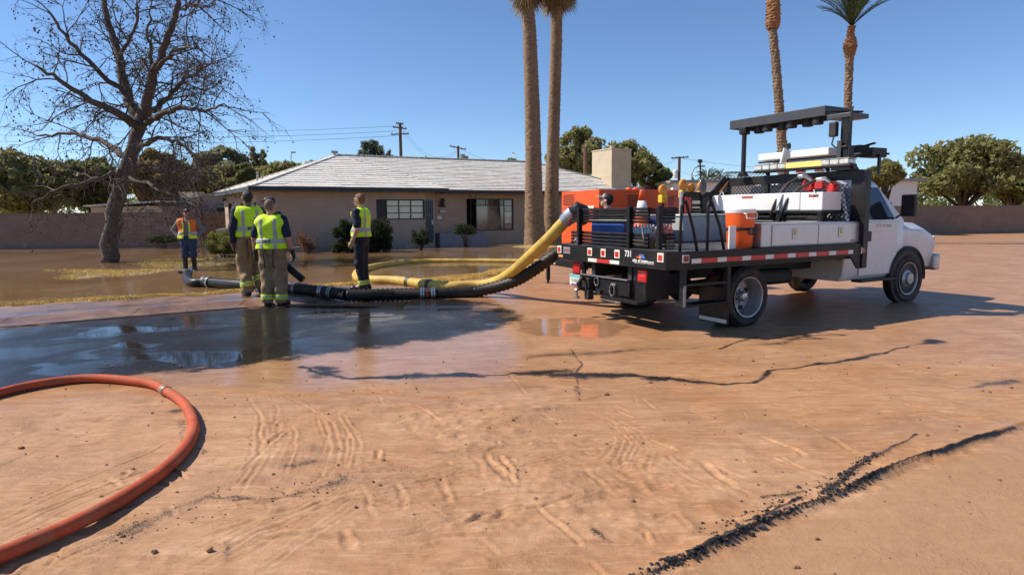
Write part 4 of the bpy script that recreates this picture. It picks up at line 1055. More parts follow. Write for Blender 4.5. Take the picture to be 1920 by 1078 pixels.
p = MB(); p.box((a[0] - 3, 34, -.2), (b[0], 37, zt_)); p.build('wall', WC, sh2); p = MB(); p.prism([(a[0] - 3.2, zt_), (b[0] + .1, zt_ + .22), (b[0] + .1, zt_ + .3), (a[0] - 3.2, zt_ + .08)], 33.7, 37.2, 'y'); p.build('roof', SHING, sh2)
for px in (276, 284): 
    q = at_depth(px, 395, 33.98); p = MB(); p.box((q[0] - .12, 33.96, q[2] - .4), (q[0] + .12, 33.996, q[2] + .05)); p.build('window', GLASSD, sh2)

# ---- trees behind the house and the wall
leafy_tree('desert_tree', 'tall brown leaved tree behind the block wall at the far left', 300, 278, 120, 42, L_BROWN, 11, 15000, .20, nclump=34, pyb=392)
leafy_tree('desert_tree', 'dark dense tree standing over the man in the orange vest', 345, 300, 110, 46, L_DARK, 12, 13000, .20, nclump=30, pyb=400)
leafy_tree('desert_tree', 'broad green tree with a pale top, tallest left of the house roof', 420, 274, 100, 55, L_EUC, 13, 11000, .20, nclump=26, pyb=350)
leafy_tree('desert_tree', 'low olive tree over the left end of the house roof', 430, 308, 150, 50, L_OLIVE, 14, 17000, .20, nclump=40, pyb=392)
leafy_tree('desert_tree', 'olive scrub tree behind the left hip of the roof', 520, 304, 110, 52, L_OLIVE, 15, 12000, .20, nclump=30, pyb=372)
leafy_tree('desert_tree', 'olive scrub tree next to the rooftop cooler', 585, 302, 90, 56, L_OLIVE, 16, 9000, .20, nclump=26, pyb=350)
leafy_tree('desert_tree', 'small dark round tree between the two pale gum trees and the broad tree', 462, 306, 46, 48, L_DARK, 17, 5000, .16, pyb=350)
leafy_tree('eucalyptus_tree', 'slender pale gum tree, left one of a pair above the roof', 482, 276, 30, 60, L_EUC, 18, 4200, .18, kind='tall', pyb=345, droop=.3, gap=.2)
leafy_tree('eucalyptus_tree', 'slender pale gum tree, shorter right one of a pair above the roof', 500, 282, 22, 60, L_EUC, 19, 2600, .18, kind='tall', pyb=338, droop=.3, gap=.2)
leafy_tree('pine_tree', 'grey green pine showing above the ridge left of the tall utility pole', 698, 261, 58, 62, L_PINE, 20, 4200, .22, pyb=318, shape=2.2, gap=.15)
leafy_tree('pine_tree', 'tip of a small pine at the foot of the tall utility pole', 733, 282, 26, 64, L_PINE, 21, 1500, .2, pyb=318, shape=2.2, gap=.15)
leafy_tree('shrub_tree', 'tiny bare topped tree peeping over the ridge right of the tall pole', 803, 293, 16, 66, L_OLIVE, 22, 300, .12, pyb=318, gap=.1)
leafy_tree('shade_tree', 'dark green rounded tree top behind the two palm trunks', 965, 297, 60, 64, L_DARK, 23, 4000, .2, pyb=330)
leafy_tree('mesquite_tree', 'feathery mesquite tree right of the palm trunks', 1078, 236, 112, 46, L_OLIVE, 24, 16000, .13, pyb=345, nclump=38, gap=.25, droop=.2)
leafy_tree('mesquite_tree', 'large mesquite tree behind the chimney', 1168, 262, 120, 48, L_OLIVE, 25, 19000, .13, pyb=352, nclump=44, gap=.25, droop=.2)
leafy_tree('mesquite_tree', 'lower mesquite tree sloping down right of the chimney', 1225, 303, 70, 50, L_DARK, 26, 9000, .13, pyb=360, nclump=28, gap=.3, droop=.2)
leafy_tree('shade_tree', 'leafy tree beyond the truck cab', 1655, 300, 70, 40, L_OLIVE, 27, 9000, .16, pyb=350, nclump=26)
leafy_tree('shade_tree', 'tall shade tree past the front of the truck', 1800, 262, 190, 50, L_OLIVE, 28, 16000, .2, pyb=370, nclump=44)
leafy_tree('shade_tree', 'dark shade tree far right beyond the road', 1900, 300, 130, 58, L_DARK, 29, 11000, .2, pyb=380, nclump=34)
leafy_tree('desert_tree', 'olive tree behind the wall at the far left edge', 60, 290, 190, 44, L_OLIVE, 30, 17000, .2, pyb=395, nclump=40)
leafy_tree('desert_tree', 'dark tree behind the wall left of the bare tree', 185, 296, 130, 47, L_DARK, 31, 13000, .2, pyb=395, nclump=32)
leafy_tree('desert_tree', 'small dark tree under the street lamp beyond the truck', 1297, 333, 10, 70, L_DARK, 32, 500, .14, pyb=352)

# ---- the far edge of the neighbourhood
r4 = random.Random(99); cl_ = []
for k in range(150):
    x = -130 + 270 * k / 149 + r4.gauss(0, 2); s_ = r4.uniform(2.0, 4.0); cl_.append(((x, r4.uniform(96, 112), r4.uniform(.8, 3.2)), (s_, s_, s_ * r4.uniform(.6, 1.0))))
tag(leaves_obj('treeline', cl_, 42000, .38, L_DARK, None, 98, 1.0, 0, (0, 0, 0), .5), kind='stuff')
rw = thing('boundary_wall', 'low pale block wall beyond the front of the truck', 'wall', (24, 40, 0), R_(12)); p = MB(); p.box((-2, 0, -.2), (40, .2, 1.75)); p.build('wall_section', BW, rw); p = MB(); p.box((-2.02, -.02, 1.75), (40, .22, 1.81)); p.build('coping', BWc, rw)

# ---- shrubs against the house
def shrub(name, label, px, py, pw, ph, Y, mt, seed, n, leaf, stems=0, fill=.25, cat='shrub', sticks=None):
    c = at_depth(px, py, Y); W, Hh = pw / F_PX * Y / 2, ph / F_PX * Y / 2
    zb = -.05; t = thing(name, label, cat, (c[0], Y, zb)); r = random.Random(seed); cl = []
    for i in range(34):
        q = (r.uniform(-.82, .82), r.uniform(-.75, .75), r.uniform(-.95, .78)); s = r.uniform(.26, .48)
        if stems: q = (q[0], q[1], max(-.4, q[2]))
        cl.append(((c[0] + q[0] * W, Y + q[1] * W * .8, c[2] + q[2] * Hh), (W * s, W * s, Hh * s)))
    leaves_obj('foliage', cl, int(n * 1.25), leaf * .85, mt, t, seed, 1.2, 0, (c[0], Y, zb), fill)
    mb = MB()
    for i in range(14 if not stems else stems):
        e = cl[r.randrange(len(cl))][0]; b0 = Vector((c[0] + r.gauss(0, W * .15), Y + r.gauss(0, W * .15), zb)); e = Vector(e) + Vector((0, 0, Hh * .3))
        mb.tube([b0, b0.lerp(e, .5) + Vector((r.gauss(0, .04), 0, .05)), e], [.012, .009, .003], 4)
    o = mb.build('stems', sticks or BARK, t); o.data.transform(Matrix.Translation((-c[0], -Y, -zb)))
    return t
shrub('shrub', 'sunlit bushy shrub in front of the dark condenser unit at the house corner', 420, 453, 62, 38, 23.5, L_SHRUB, 41, 9000, .045)
shrub('hedge_bush', 'dark clipped bush under the left window behind the red haired man', 650, 442, 44, 56, 25.4, L_HEDGE, 42, 9000, .05)
shrub('hedge_bush', 'dark clipped bush under the left window, right of the red haired man', 700, 440, 66, 56, 25.8, L_HEDGE, 43, 11000, .05)
shrub('shrub', 'sparse pinkish flowering shrub at the bald firefighter\'s right elbow', 577, 456, 38, 38, 25.0, L_RED, 44, 1100, .04, stems=40, fill=.1, sticks=BARKG)
shrub('shrub', 'small open shrub growing below the entrance', 788, 446, 34, 34, 26.6, L_HEDGE, 45, 1300, .05, stems=26, fill=.1)
shrub('potted_plant', 'spiky plant growing in the grey porch planter', 873, 432, 40, 22, 28.8, L_HEDGE, 46, 900, .06, stems=20, fill=.1, cat='plant')
shrub('weed', 'low weeds at the foot of the block wall', 305, 448, 46, 12, 29.6, L_HEDGE, 47, 1500, .05)
# condenser unit and old pot
cd = at_depth(436, 432, 25.5); t = thing('condenser_unit', 'round dark grey air conditioner condenser beside the house corner', 'condenser', (cd[0], 25.5, -.1))
GRD_D = mat('condenser_grey', (.06, .062, .065), .55, var=.2)
p = MB(); p.lathe([(.58, 0), (.58, .98), (.56, 1.02), (.60, 1.03), (.60, 1.09), (.40, 1.15)], 28); p.build('housing', GRD_D, t, smooth=30)
p = MB()
for k in range(10): p.lathe([(.585, .1 + k * .085), (.60, .12 + k * .085), (.585, .14 + k * .085)], 28)
p.build('louvre', GRD_D, t)['kind'] = 'stuff'
cd = gp(393, 468, .05); p = MB(); p.box((cd[0] - .2, cd[1], -.1), (cd[0] + .2, cd[1] + .4, .42)); tag(p.build('stone_block', KB, bevel=.02), 'pale stone block at the left foot of the sunlit shrub', 'block')

# ---- utility poles, lamps, wires
def pole(px, pt, pb, Y, r, arms, label, extra=None):
    a = at_depth(px, pt, Y); b = at_depth(px + 2 if px < 960 else px - 1, pb, Y)
    t = thing('utility_pole', label, 'utility pole', (a[0], Y, -.1)); p = MB(); p.tube([(0, 0, 0), (a[0] * 0, 0, a[2] + .1)], [r * 1.25, r], 10); p.build('post', WOODP, t)
    for (dz, w, ry, rz) in arms:
        p = MB(); p.cbox((0, -r - .05, a[2] + .1 - dz), (w, .1, .12), rz, ry=ry); p.build('crossarm', WOODP, t)
        p = MB()
        for k in (-.45, -.2, .2, .45): 
            x = k * w * math.cos(rz); p.lathe([(.035, 0), (.05, .06), (.03, .14)], 8, (x, -r - .05 + k * w * math.sin(rz), a[2] + .16 - dz - k * w * math.sin(ry)))
        p.build('insulator', GREY, t)['kind'] = 'stuff'
    return t, a
tp1, pa1 = pole(750, 231, 300, 70, .16, [(.55, 1.9, .0, .9), (1.2, 2.1, 0.0, -.3), (0.1, 1.0, 0, .9)], 'tallest wooden utility pole above the roof ridge, with two crossarms')
tp2, pa2 = pole(859, 274, 302, 80, .15, [(.25, 2.2, .15, .5)], 'small wooden utility pole above the middle of the roof')
p = MB(); p.cyl((.55, 0, pa2[2] - 2.0), (.55, 0, pa2[2] - .9), .28, seg=12); p.cyl((1.0, .3, pa2[2] - 2.0), (1.0, .3, pa2[2] - 1.1), .24, seg=12); p.build('transformer', GREY, tp2)
tp3, pa3 = pole(1274, 294, 345, 66, .14, [(.12, 2.0, -.08, .3)], 'utility pole with a white transformer right of the mesquite trees')
p = MB(); p.lathe([(.05, 0), (.27, .05), (.27, .75), (.2, .85)], 12, (-.42, -.1, pa3[2] - 2.1)); p.build('transformer', WHITEP, tp3)
a = at_depth(1098, 276, 40); t = thing('wooden_post', 'plain brown wooden post in front of the mesquite tree left of the chimney', 'post', (a[0], 40, -.1)); p = MB(); p.cyl((0, 0, 0), (0, 0, a[2] + .1), .15, .13, 10); p.build('post', mat('red_brown_wood', (.16, .075, .045), .85, var=.25, bump=.3), t)
p = MB(); p.cyl((0, 0, a[2] + .1), (0, 0, a[2] + .16), .05, seg=6); p.build('bracket', STEEL, t)
def lamp(px, pt, pb, Y, dx, label):
    a = at_depth(px, pt, Y); t = thing('street_lamp', label, 'street lamp', (a[0] + dx, Y, -.1)); p = MB()
    p.tube([(0, 0, 0), (0, 0, a[2] - .5), (-dx * .25, 0, a[2] - .1), (-dx * .8, 0, a[2] + .1)], [.09, .06, .05, .04], 8); p.build('mast', STEEL, t)
    p = MB(); p.cbox((-dx, 0, a[2] + .1), (abs(dx) * .5 + .35, .25, .14)); p.build('lamp_head', GREY, t)
lamp(550, 286, 310, 75, -.3, 'thin street lamp rising behind the trees left of the rooftop cooler')
lamp(1314, 312, 350, 60, -.8, 'street lamp with a curved arm behind the amber barricade lamps')
def wires(name, label, pts, sag, r=.012):
    p = MB()
    for a, b in pts:
        a, b = Vector(a), Vector(b); n = 14
        p.tube([a.lerp(b, i / n) - Vector((0, 0, sag * 4 * (i / n) * (1 - i / n))) for i in range(n + 1)], r, 4)
    return tag(p.build(name, BLACKM), label, 'wires')
wires('power_line', 'three power lines running left from the tallest utility pole', [(at_depth(742, 237 + k * 9, 70), at_depth(380 - 500, 236 + k * 12, 76)) for k in range(3)], .7, .016)
wires('power_line', 'power lines sagging from the tallest pole to the small pole', [(at_depth(753, 238 + k * 6, 70), at_depth(857, 281 + k * 4, 80)) for k in range(2)], 1.9, .014)
wires('power_line', 'power line sloping down right of the small utility pole', [(at_depth(864, 281, 80), at_depth(1010, 305, 95))], .9, .014)
wires('power_line', 'pale cable from the brown post past the chimney', [(at_depth(1100, 281, 40), at_depth(1275, 340, 66))], .4, .014)
wires('power_line', 'power lines beside the pole with the white transformer', [(at_depth(1212, 304, 75), at_depth(1268, 297, 66)), (at_depth(1279, 297, 66), at_depth(1700, 318, 60)), (at_depth(1277, 322, 66), at_depth(1430, 334, 60))], .6, .012)

# ---- white building and canopy behind the truck
wb_ = thing('white_building', 'long white building wall showing behind the truck bed', 'building', (0, 0, 0))
a, b = at_depth(1262, 345, 45), at_depth(1640, 345, 45); zt_ = at_depth(1300, 343, 45)[2]
p = MB(); p.box((a[0], 45, -.2), (b[0] + 3, 60, zt_)); p.build('wall', mat('white_stucco', (.82, .80, .78), .8, var=.04), wb_); p = MB(); p.box((a[0] - .3, 44.6, zt_), (b[0] + 3.3, 60.2, zt_ + .18)); p.build('roof', GREY, wb_)
for k in range(5): p = MB(); p.box((a[0] + 2 + k * 3, 44.95, 1.0), (a[0] + 3.4 + k * 3, 44.995, 2.1)); p.build('window', GLASSD, wb_)
cn = thing('ribbed_canopy', 'ribbed grey barrel canopy beyond the white building', 'canopy', (0, 0, 0)); a = at_depth(1382, 322, 62); p = MB()
for k in range(14):
    x = a[0] - 1.6 + k * .35; p.tube([(x - 1.2, 62, a[2] - 2.5), (x - .9, 62, a[2] - .9), (x + .1, 62, a[2] - .15), (x + 1.2, 62, a[2])], .04, 5)
p.build('ribs', GREY, cn)['kind'] = 'stuff'; p = MB()
for k in range(4): p.cyl((a[0] - 2.4 + k * 1.4, 62.3, -.2), (a[0] - 2.4 + k * 1.4, 62.3, a[2] - 1.2), .06, seg=8)
p.build('posts', GREY, cn)

# ---- palms
def ring_trunk(mb, pts, rads, seed, ring=0.06, jag=0.022, seg=26, boots=0.0):
    """trunk with the scars of old fronds as uneven rings"""
    r = random.Random(seed); P = [Vector(p) for p in pts]; s = [0]
    for a, b in zip(P[:-1], P[1:]): s.append(s[-1] + (b - a).length)
    n = int(s[-1] / ring); path = []; rr = []
    ph = [[r.uniform(0, 6.28) for _ in range(3)] for _ in range(n + 1)]
    vs = []
    for i in range(n + 1):
        t = s[-1] * i / n
        x = [float(np.interp(t, s, [p[k] for p in P])) for k in range(3)]; R = float(np.interp(t, s, rads))
        for k in range(seg):
            a = 2 * math.pi * k / seg
            q = R * (1 + (0.02 * math.sin(3 * a + i * .02) )) + jag * ((i % 2) - .5) * (1 + .8 * math.sin(5 * a + ph[i // 2][0])) + r.gauss(0, jag * .35)
            if boots: q += boots * max(0, math.sin(seg / 4 * a + (i // 3) * math.pi * .618 * 2)) * ((i % 3) / 2)
            vs.append((x[0] + q * math.cos(a), x[1] + q * math.sin(a), x[2] + (r.gauss(0, ring * .25) if boots else r.gauss(0, ring * .12))))
    fs = [(i * seg + k, i * seg + (k + 1) % seg, (i + 1) * seg + (k + 1) % seg, (i + 1) * seg + k) for i in range(n) for k in range(seg)]
    mb.add(vs, fs)
def palm_bark(name, c1, c2, c3):
    mt, nt, b = new_mat(name); tc = N(nt, 'ShaderNodeTexCoord'); mp = N(nt, 'ShaderNodeMapping'); mp.inputs['Scale'].default_value = (1, 1, 8); nt.links.new(tc.outputs['Object'], mp.inputs[0])
    n = noise_node(nt, 5, 7, .7, mp.outputs[0], .5); n2 = noise_node(nt, 1.0, 3, .6, tc.outputs['Object'])
    c = ramp(nt, n.outputs[0], [(.3, c1), (.5, c2), (.72, c3)]).outputs[0]
    c = mixc(nt, .8, c, ramp(nt, n2.outputs[0], [(.3, .75), (.7, 1.1)]).outputs[0], 'MULTIPLY')
    nt.links.new(c, b.inputs['Base Color']); b.inputs['Roughness'].default_value = .9
    bp = N(nt, 'ShaderNodeBump'); bp.inputs['Strength'].default_value = .5; bp.inputs['Distance'].default_value = .03; nt.links.new(n.outputs[0], bp.inputs['Height']); nt.links.new(bp.outputs[0], b.inputs['Normal'])
    return mt
PB1 = palm_bark('fan_palm_bark', (.07, .042, .026), (.24, .155, .092), (.40, .28, .175))
PB2 = palm_bark('date_palm_bark', (.08, .05, .03), (.22, .15, .09), (.36, .26, .16))
PB3 = palm_bark('orange_boots', (.17, .075, .03), (.30, .14, .06), (.42, .22, .10))
def fan_frond(mb, base, dirv, L, r, dead):
    d = Vector(dirv).normalized(); side = d.cross(Vector((0, 0, 1)))
    side = side.normalized() if side.length > .05 else Vector((1, 0, 0)); up = side.cross(d)
    b = Vector(base); e = b + d * L * .45; mb.tube([b, b.lerp(e, .5) + Vector((0, 0, .03)), e], [.02, .015, .01], 4)
    n = 15
    for k in range(n):
        a = (k / (n - 1) - .5) * 2.5; v = (d * math.cos(a) + side * math.sin(a)).normalized(); l_ = L * .62 * (1 - .25 * abs(a) / 1.25) * r.uniform(.85, 1.1)
        m_ = e + v * l_ * .6 + up * r.uniform(-.03, .03); tip = e + v * l_ + Vector((0, 0, -L * (.22 if not dead else .12) * r.uniform(.6, 1.3)))
        w = v.cross(up).normalized() * (.028 * L)
        mb.add([e, m_ - w, tip, m_ + w], [(0, 1, 2, 3)])
def fan_palm(px_pts, Y, rpx, label, seed):
    pts = [at_depth(px, py, Y) for px, py in px_pts]; base = Vector(pts[0]); base.z = -.15; pts[0] = base
    rads = [w / 2 / F_PX * Y for w in rpx]; t = thing('fan_palm', label, 'palm tree', (base.x, base.y, -.15), 0, None)
    mb = MB(); ring_trunk(mb, pts, rads, seed); mb.build('trunk', PB1, t, smooth=True, org=base).location = (0, 0, 0)
    top = Vector(pts[-1]) + Vector((0, 0, .9)); r = random.Random(seed); g = MB(); dd = MB()
    tk = MB(); tk.tube([pts[-1], top], [rads[-1], rads[-1] * .8], 14); tk.build('trunk_top', PB1, t, org=base).location = (0, 0, 0)
    for k in range(34):
        a = r.uniform(0, 6.283); el = r.uniform(-.25, 1.3); fan_frond(g, top, (math.cos(a) * math.cos(el), math.sin(a) * math.cos(el), math.sin(el)), r.uniform(1.3, 1.7), r, False)
    for k in range(46):
        a = r.uniform(0, 6.283); el = r.uniform(-1.25, -.45); fan_frond(dd, top + Vector((0, 0, r.uniform(-.5, .1))), (math.cos(a) * math.cos(el), math.sin(a) * math.cos(el), math.sin(el)), r.uniform(1.15, 1.5), r, True)
    for nm, q, mm in (('fronds', g, L_PALM), ('dead_fronds', dd, L_DRYPALM)):
        o = q.build(nm, mm, t, org=base); o.location = (0, 0, 0); o['kind'] = 'stuff'
PY = gp(1003, 461, .02)[1]
fan_palm([(1005, 462), (1003, 440), (1001, 400), (1000, 300), (997, 180), (993, 60), (991, 30), (990, -8)], PY, [46, 40, 34, 30, 27, 24, 23, 20], 'thick trunked fan palm in front of the house, left one of the close pair', 51)
fan_palm([(1037, 457), (1035, 420), (1034, 380), (1036, 300), (1040, 180), (1043, 80), (1044, 30), (1045, -6)], PY + 1.2, [36, 30, 27, 23, 21, 21, 20, 19], 'darker slimmer fan palm, right one of the close pair', 52)
def date_palm(px_pts, Y, rpx, boot_px, label, seed, crown_lift=.5):
    pts = [at_depth(px, py, Y) for px, py in px_pts]; base = Vector((pts[0][0], Y, -.1)); pts = [base] + pts
    rads = [rpx[0] / 2 / F_PX * Y] + [w / 2 / F_PX * Y for w in rpx]; t = thing('date_palm', label, 'palm tree', base)
    mb = MB(); ring_trunk(mb, pts, rads, seed, .075, .02, 22, .035); mb.build('trunk', PB2, t, org=base).location = (0, 0, 0)
    bp_ = [at_depth(px, py, Y) for px, py, w in boot_px]; br_ = [w / 2 / F_PX * Y for _, _, w in boot_px]
    mb = MB(); ring_trunk(mb, bp_, br_, seed + 1, .06, .03, 22, .05); mb.build('frond_boots', PB3, t, org=base).location = (0, 0, 0)
    top = Vector(bp_[-1]); r = random.Random(seed); g = MB()
    for k in range(46):
        a = r.uniform(0, 6.283); el = r.uniform(.75, 1.45); L = r.uniform(2.6, 3.4); d = Vector((math.cos(a), math.sin(a), 0)); path = []
        for i in range(9):
            s_ = i / 8; path.append(top + d * (L * s_ * math.cos(el)) + Vector((0, 0, L * s_ * math.sin(el) - .9 * s_ * s_ * L * .35)))
        g.tube(path, [.025 * (1 - .8 * i / 8) for i in range(9)], 4)
        for i in range(40):
            s_ = .12 + .86 * i / 40; j = s_ * 8; i0 = min(7, int(j)); p = path[i0].lerp(path[i0 + 1], j - i0); tv = (path[i0 + 1] - path[i0]).normalized()
            sd = tv.cross(Vector((0, 0, 1))).normalized(); up = sd.cross(tv)
            for sg in (-1, 1):
                v = (sd * sg * .75 + tv * .6 + up * r.uniform(.1, .5)).normalized(); l_ = .42 * (1 - abs(s_ - .5)) * r.uniform(.8, 1.1); w = tv * .016
                g.add([p - w, p + w, p + v * l_], [(0, 1, 2)])
    o = g.build('fronds', L_PALM, t, org=base); o.location = (0, 0, 0); o['kind'] = 'stuff'
date_palm([(1470, 330), (1467, 280), (1461, 200), (1454, 110), (1450, 70), (1449, 55)], 30, [18, 17, 15.5, 14.5, 13.5, 14], [(1449, 56, 18), (1449, 45, 25), (1450, 28, 24), (1450, 5, 22), (1450, -25, 16)], 'date palm with an orange boot collar, rising left of the arrow board mast', 53)
date_palm([(1587, 330), (1589, 250), (1590, 180), (1592, 130), (1593, 112), (1593, 105)], 31, [13, 12.5, 12.5, 13, 13, 14], [(1593, 108, 15), (1594, 90, 22), (1595, 78, 20), (1595, 66, 11), (1597, 50, 12)], 'date palm whose green fronds show, rising behind the arrow board mast', 54)
for k, (px, py, lab) in enumerate(((1326, 326, 'small distant palm, left one of two behind the barricade lamps'), (1350, 328, 'small distant palm, right one of two next to the ribbed canopy'), (1255, 345, 'small pale distant palm below the transformer pole'))):
    Y = 64 + k; c = Vector(at_depth(px, py + 8, Y)); t = thing('distant_palm', lab, 'palm tree', (c.x, Y, -.1)); p = MB(); p.cyl((0, 0, 0), (0, 0, c.z + .1), .2, .16, 8); p.build('trunk', PB2, t)
    r = random.Random(60 + k); g = MB(); S = 1.5 if k < 2 else .9
    for i in range(40):
        a = r.uniform(0, 6.28); el = r.uniform(-.2, 1.2); v = Vector((math.cos(a) * math.cos(el), math.sin(a) * math.cos(el), math.sin(el))); q = v.orthogonal().normalized() * .09; b_ = Vector((0, 0, c.z + .1))
        g.add([b_, b_ + v * S * .55 + q + Vector((0, 0, .1)), b_ + v * S + Vector((0, 0, -.25)), b_ + v * S * .55 - q + Vector((0, 0, .1))], [(0, 1, 2, 3)])
    g.build('fronds', L_PALM, t)['kind'] = 'stuff'

# ---- the big bare tree at the left
def bare_tree():
    Y = 21.0; W = lambda px, py, dy=0: Vector(at_depth(px, py, Y + dy)); r = random.Random(77)
    base = Vector(W(200, 470)); base.z = -.15
    t = thing('bare_tree', 'large leafless tree with dangling seed balls at the left of the yard', 'tree', base); tr = MB(); tw = MB(); balls = []
    def loc(p): return Vector(p) - base
    def grow(mb, path, r0, r1, seg): mb.tube([loc(p) for p in path], [r0 + (r1 - r0) * i / (len(path) - 1) for i in range(len(path))], seg)
    def twig(p, d, L, rad, depth):
        n = 6; path = [p]; q = p.copy(); d = d.normalized()
        for i in range(n):
            d = (d + Vector((r.gauss(0, .16), r.gauss(0, .16), r.gauss(-.035, .12)))).normalized(); q = q + d * (L / n); path.append(q.copy())
        grow(tw, path, rad, rad * .35, 4 if depth < 2 else 3)
        if depth < 3:
            for k in range(4 if depth == 0 else 4 if depth == 1 else 3):
                i = r.randrange(1, n + 1); a = (path[i] - path[i - 1]).normalized(); s = Vector((r.gauss(0, 1), r.gauss(0, 1), r.gauss(-.1, .9))); s = (s - a * s.dot(a)).normalized()
                twig(path[i], a * .75 + s * .75, L * r.uniform(.4, .62), rad * .52, depth + 1)
        elif r.random() < .42:
            balls.append(q + Vector((0, 0, -.04)))
    mains = [
      ([(200, 470, 0), (212, 400, 0), (235, 320, 0), (262, 240, 0)], .24, .19),
      ([(262, 240, 0), (268, 215, 0), (278, 180, -.2), (290, 130, -.4), (312, 80, -.6), (330, 20, -.8), (340, -40, -1)], .20, .06),
      ([(262, 240, 0), (240, 180, .5), (225, 110, .9), (200, 30, 1.2), (190, -40, 1.3)], .19, .06),
      ([(266, 225, 0), (300, 195, .8), (335, 160, 1.3), (370, 135, 1.6), (395, 120, 1.8)], .12, .025),
      ([(264, 236, 0), (300, 215, -.8), (340, 200, -1.3), (385, 210, -1.7), (420, 195, -1.9)], .11, .02),
      ([(262, 240, 0), (225, 215, -1), (170, 190, -1.6), (110, 150, -2), (60, 120, -2.2)], .15, .03),
      ([(242, 300, 0), (200, 270, .9), (140, 250, 1.4), (70, 255, 1.6)], .12, .03),
      ([(290, 130, -.4), (320, 100, -.9), (355, 85, -1.3), (380, 95, -1.5)], .07, .02),
      ([(278, 180, -.2), (285, 120, .8), (275, 60, 1.3), (285, 0, 1.6)], .09, .02),
      ([(250, 280, 0), (290, 262, -.8), (330, 262, -1.4), (365, 290, -1.8), (385, 318, -2)], .09, .018),
      ([(240, 310, 0), (290, 318, .7), (330, 335, 1.3), (362, 340, 1.6)], .08, .018),
      ([(234, 330, 0), (285, 348, -.9), (320, 365, -1.5), (345, 395, -1.8)], .07, .015),
      ([(240, 180, .5), (190, 140, 0), (130, 80, -.4), (90, 20, -.6)], .10, .03),
      ([(225, 110, .9), (250, 60, .3), (262, 0, 0)], .07, .02),
      ([(330, 20, -.8), (370, 10, -1.1), (400, -30, -1.2)], .05, .02),
      ([(236, 320, 0), (190, 335, -.9), (120, 350, -1.3), (60, 380, -1.5)], .09, .02)]
    for pts, r0, r1 in mains:
        P = [W(x, y, dy) for x, y, dy in pts]; Q = []
        if pts[0][1] == 470: P[0] = base.copy(); r0 *= 1.15
        for a, b in zip(P[:-1], P[1:]):
            for i in range(5): Q.append(a.lerp(b, i / 5) + Vector((r.gauss(0, .035), r.gauss(0, .035), r.gauss(0, .035))) * (0 if i == 0 else 1))
        Q.append(P[-1]); grow(tr, Q, r0, r1, 9)
        if pts[0][1] == 470: continue
        n = len(Q); cnt = 6 + n // 3
        for k in range(cnt):
            i = min(n - 1, 2 + int((n - 2) * (k + r.random()) / cnt)); a = (Q[i] - Q[max(0, i - 1)]).normalized()
            s = Vector((r.gauss(.25, 1), r.gauss(0, 1), r.gauss(-.1, .8))); s = (s - a * s.dot(a)).normalized()
            twig(Q[i], a * .6 + s * .8, r.uniform(.9, 1.9), .018 + .016 * (1 - i / n), 0 if i < n - 2 else 1)
    tr.build('trunk', BARKG, t, smooth=True); tw.build('twigs', BARKG, t)['kind'] = 'stuff'
    sb = MB()
    for p in balls:
        p = loc(p); s = r.uniform(.014, .028)
        sb.ball(p, (s, s, s * r.uniform(.8, 1.5)), 5, 4)
    sb.build('seed_balls', mat('dry_seed', (.045, .028, .02), .9, var=.3), t)['kind'] = 'stuff'
bare_tree()
# ================================================================ flatbed truck; local x runs to its front, y to its far side
TA = R_(29); TO = (2.11, 7.77, 0.0)
truck = thing('flatbed_truck', 'black flatbed work truck with a white cab, number 731 and red lamps on its tail', 'truck', TO, TA)
BL, BW_, DZ = 3.63, 2.75, 1.06
DECK = mat('deck_steel', (.055, .055, .058), .5, var=.35, scale=4, dirt=(.25, .2, .16), dirt_amt=.5, bump=.1, bscale=30)
TRUCKW = mat('truck_white', (.72, .72, .72), .3, var=.04, scale=2, coat=.25, dirt=(.42, .30, .21), dirt_amt=.45)
TIRE = mat('tire', (.015, .014, .014), .7, var=.35, scale=10, dirt=(.20, .115, .06), dirt_amt=.6, bump=.25, bscale=60)
RIM = mat('wheel_rim', (.42, .42, .44), .38, metal=.6, var=.2, scale=5, dirt=(.25, .17, .11), dirt_amt=.45)
def P(name, fn, m, parent=None, bevel=.006, smooth=False):
    mb = MB(); fn(mb); return mb.build(name, m, parent or truck, bevel=bevel, smooth=smooth)
P('deck', lambda b: b.box((.0, .0, DZ - .03), (BL - .1, BW_, DZ)), DECK, bevel=0)
# side rail with red and white tape, rear plate with cut corners
rail = P('side_rail', lambda b: b.box((.0, -.03, .88), (BL - .04, .0, DZ + .008)), BLACK)
x = .10; k = 0
segs = []
while x < BL - .35:
    L = .16 if k % 2 == 0 else .285
    segs.append((x, min(x + L, BL - .3), k % 2)); x += L; k += 1
for a, b_, c in segs: P('reflective_strip', lambda b: b.box((a, -.033, .918), (b_ - .001, -.0301, .975)), REFR if c else REFW, rail, bevel=0)
P('side_rail', lambda b: b.box((.0, BW_, .88), (BL - .04, BW_ + .03, DZ + .008)), BLACK)
XR = -.15
plate = P('rear_plate', lambda b: (b.prism([(XR, .145), (XR + .02, .145), (XR + .02, BW_ - .145), (XR, BW_ - .145)], .83, DZ + .008)), BLACK, bevel=.004)
tail = P('tail_deck', lambda b: b.prism([(XR + .021, .146), (-.001, 0), (-.001, BW_), (XR + .021, BW_ - .146)], DZ - .035, DZ - .004), DECK, bevel=0)
def corner(b, y0, y1): b.prism([(XR + .002, y0), (.0, y1), (.018, y1 + (.012 if y1 < 1 else -.012)), (XR + .02, y0 + (.012 if y1 < 1 else -.012))], .84, DZ + .007)
P('corner_plate', lambda b: corner(b, .143, -.03), BLACK, bevel=0); P('corner_plate', lambda b: corner(b, BW_ - .143, BW_ + .03), BLACK, bevel=0)
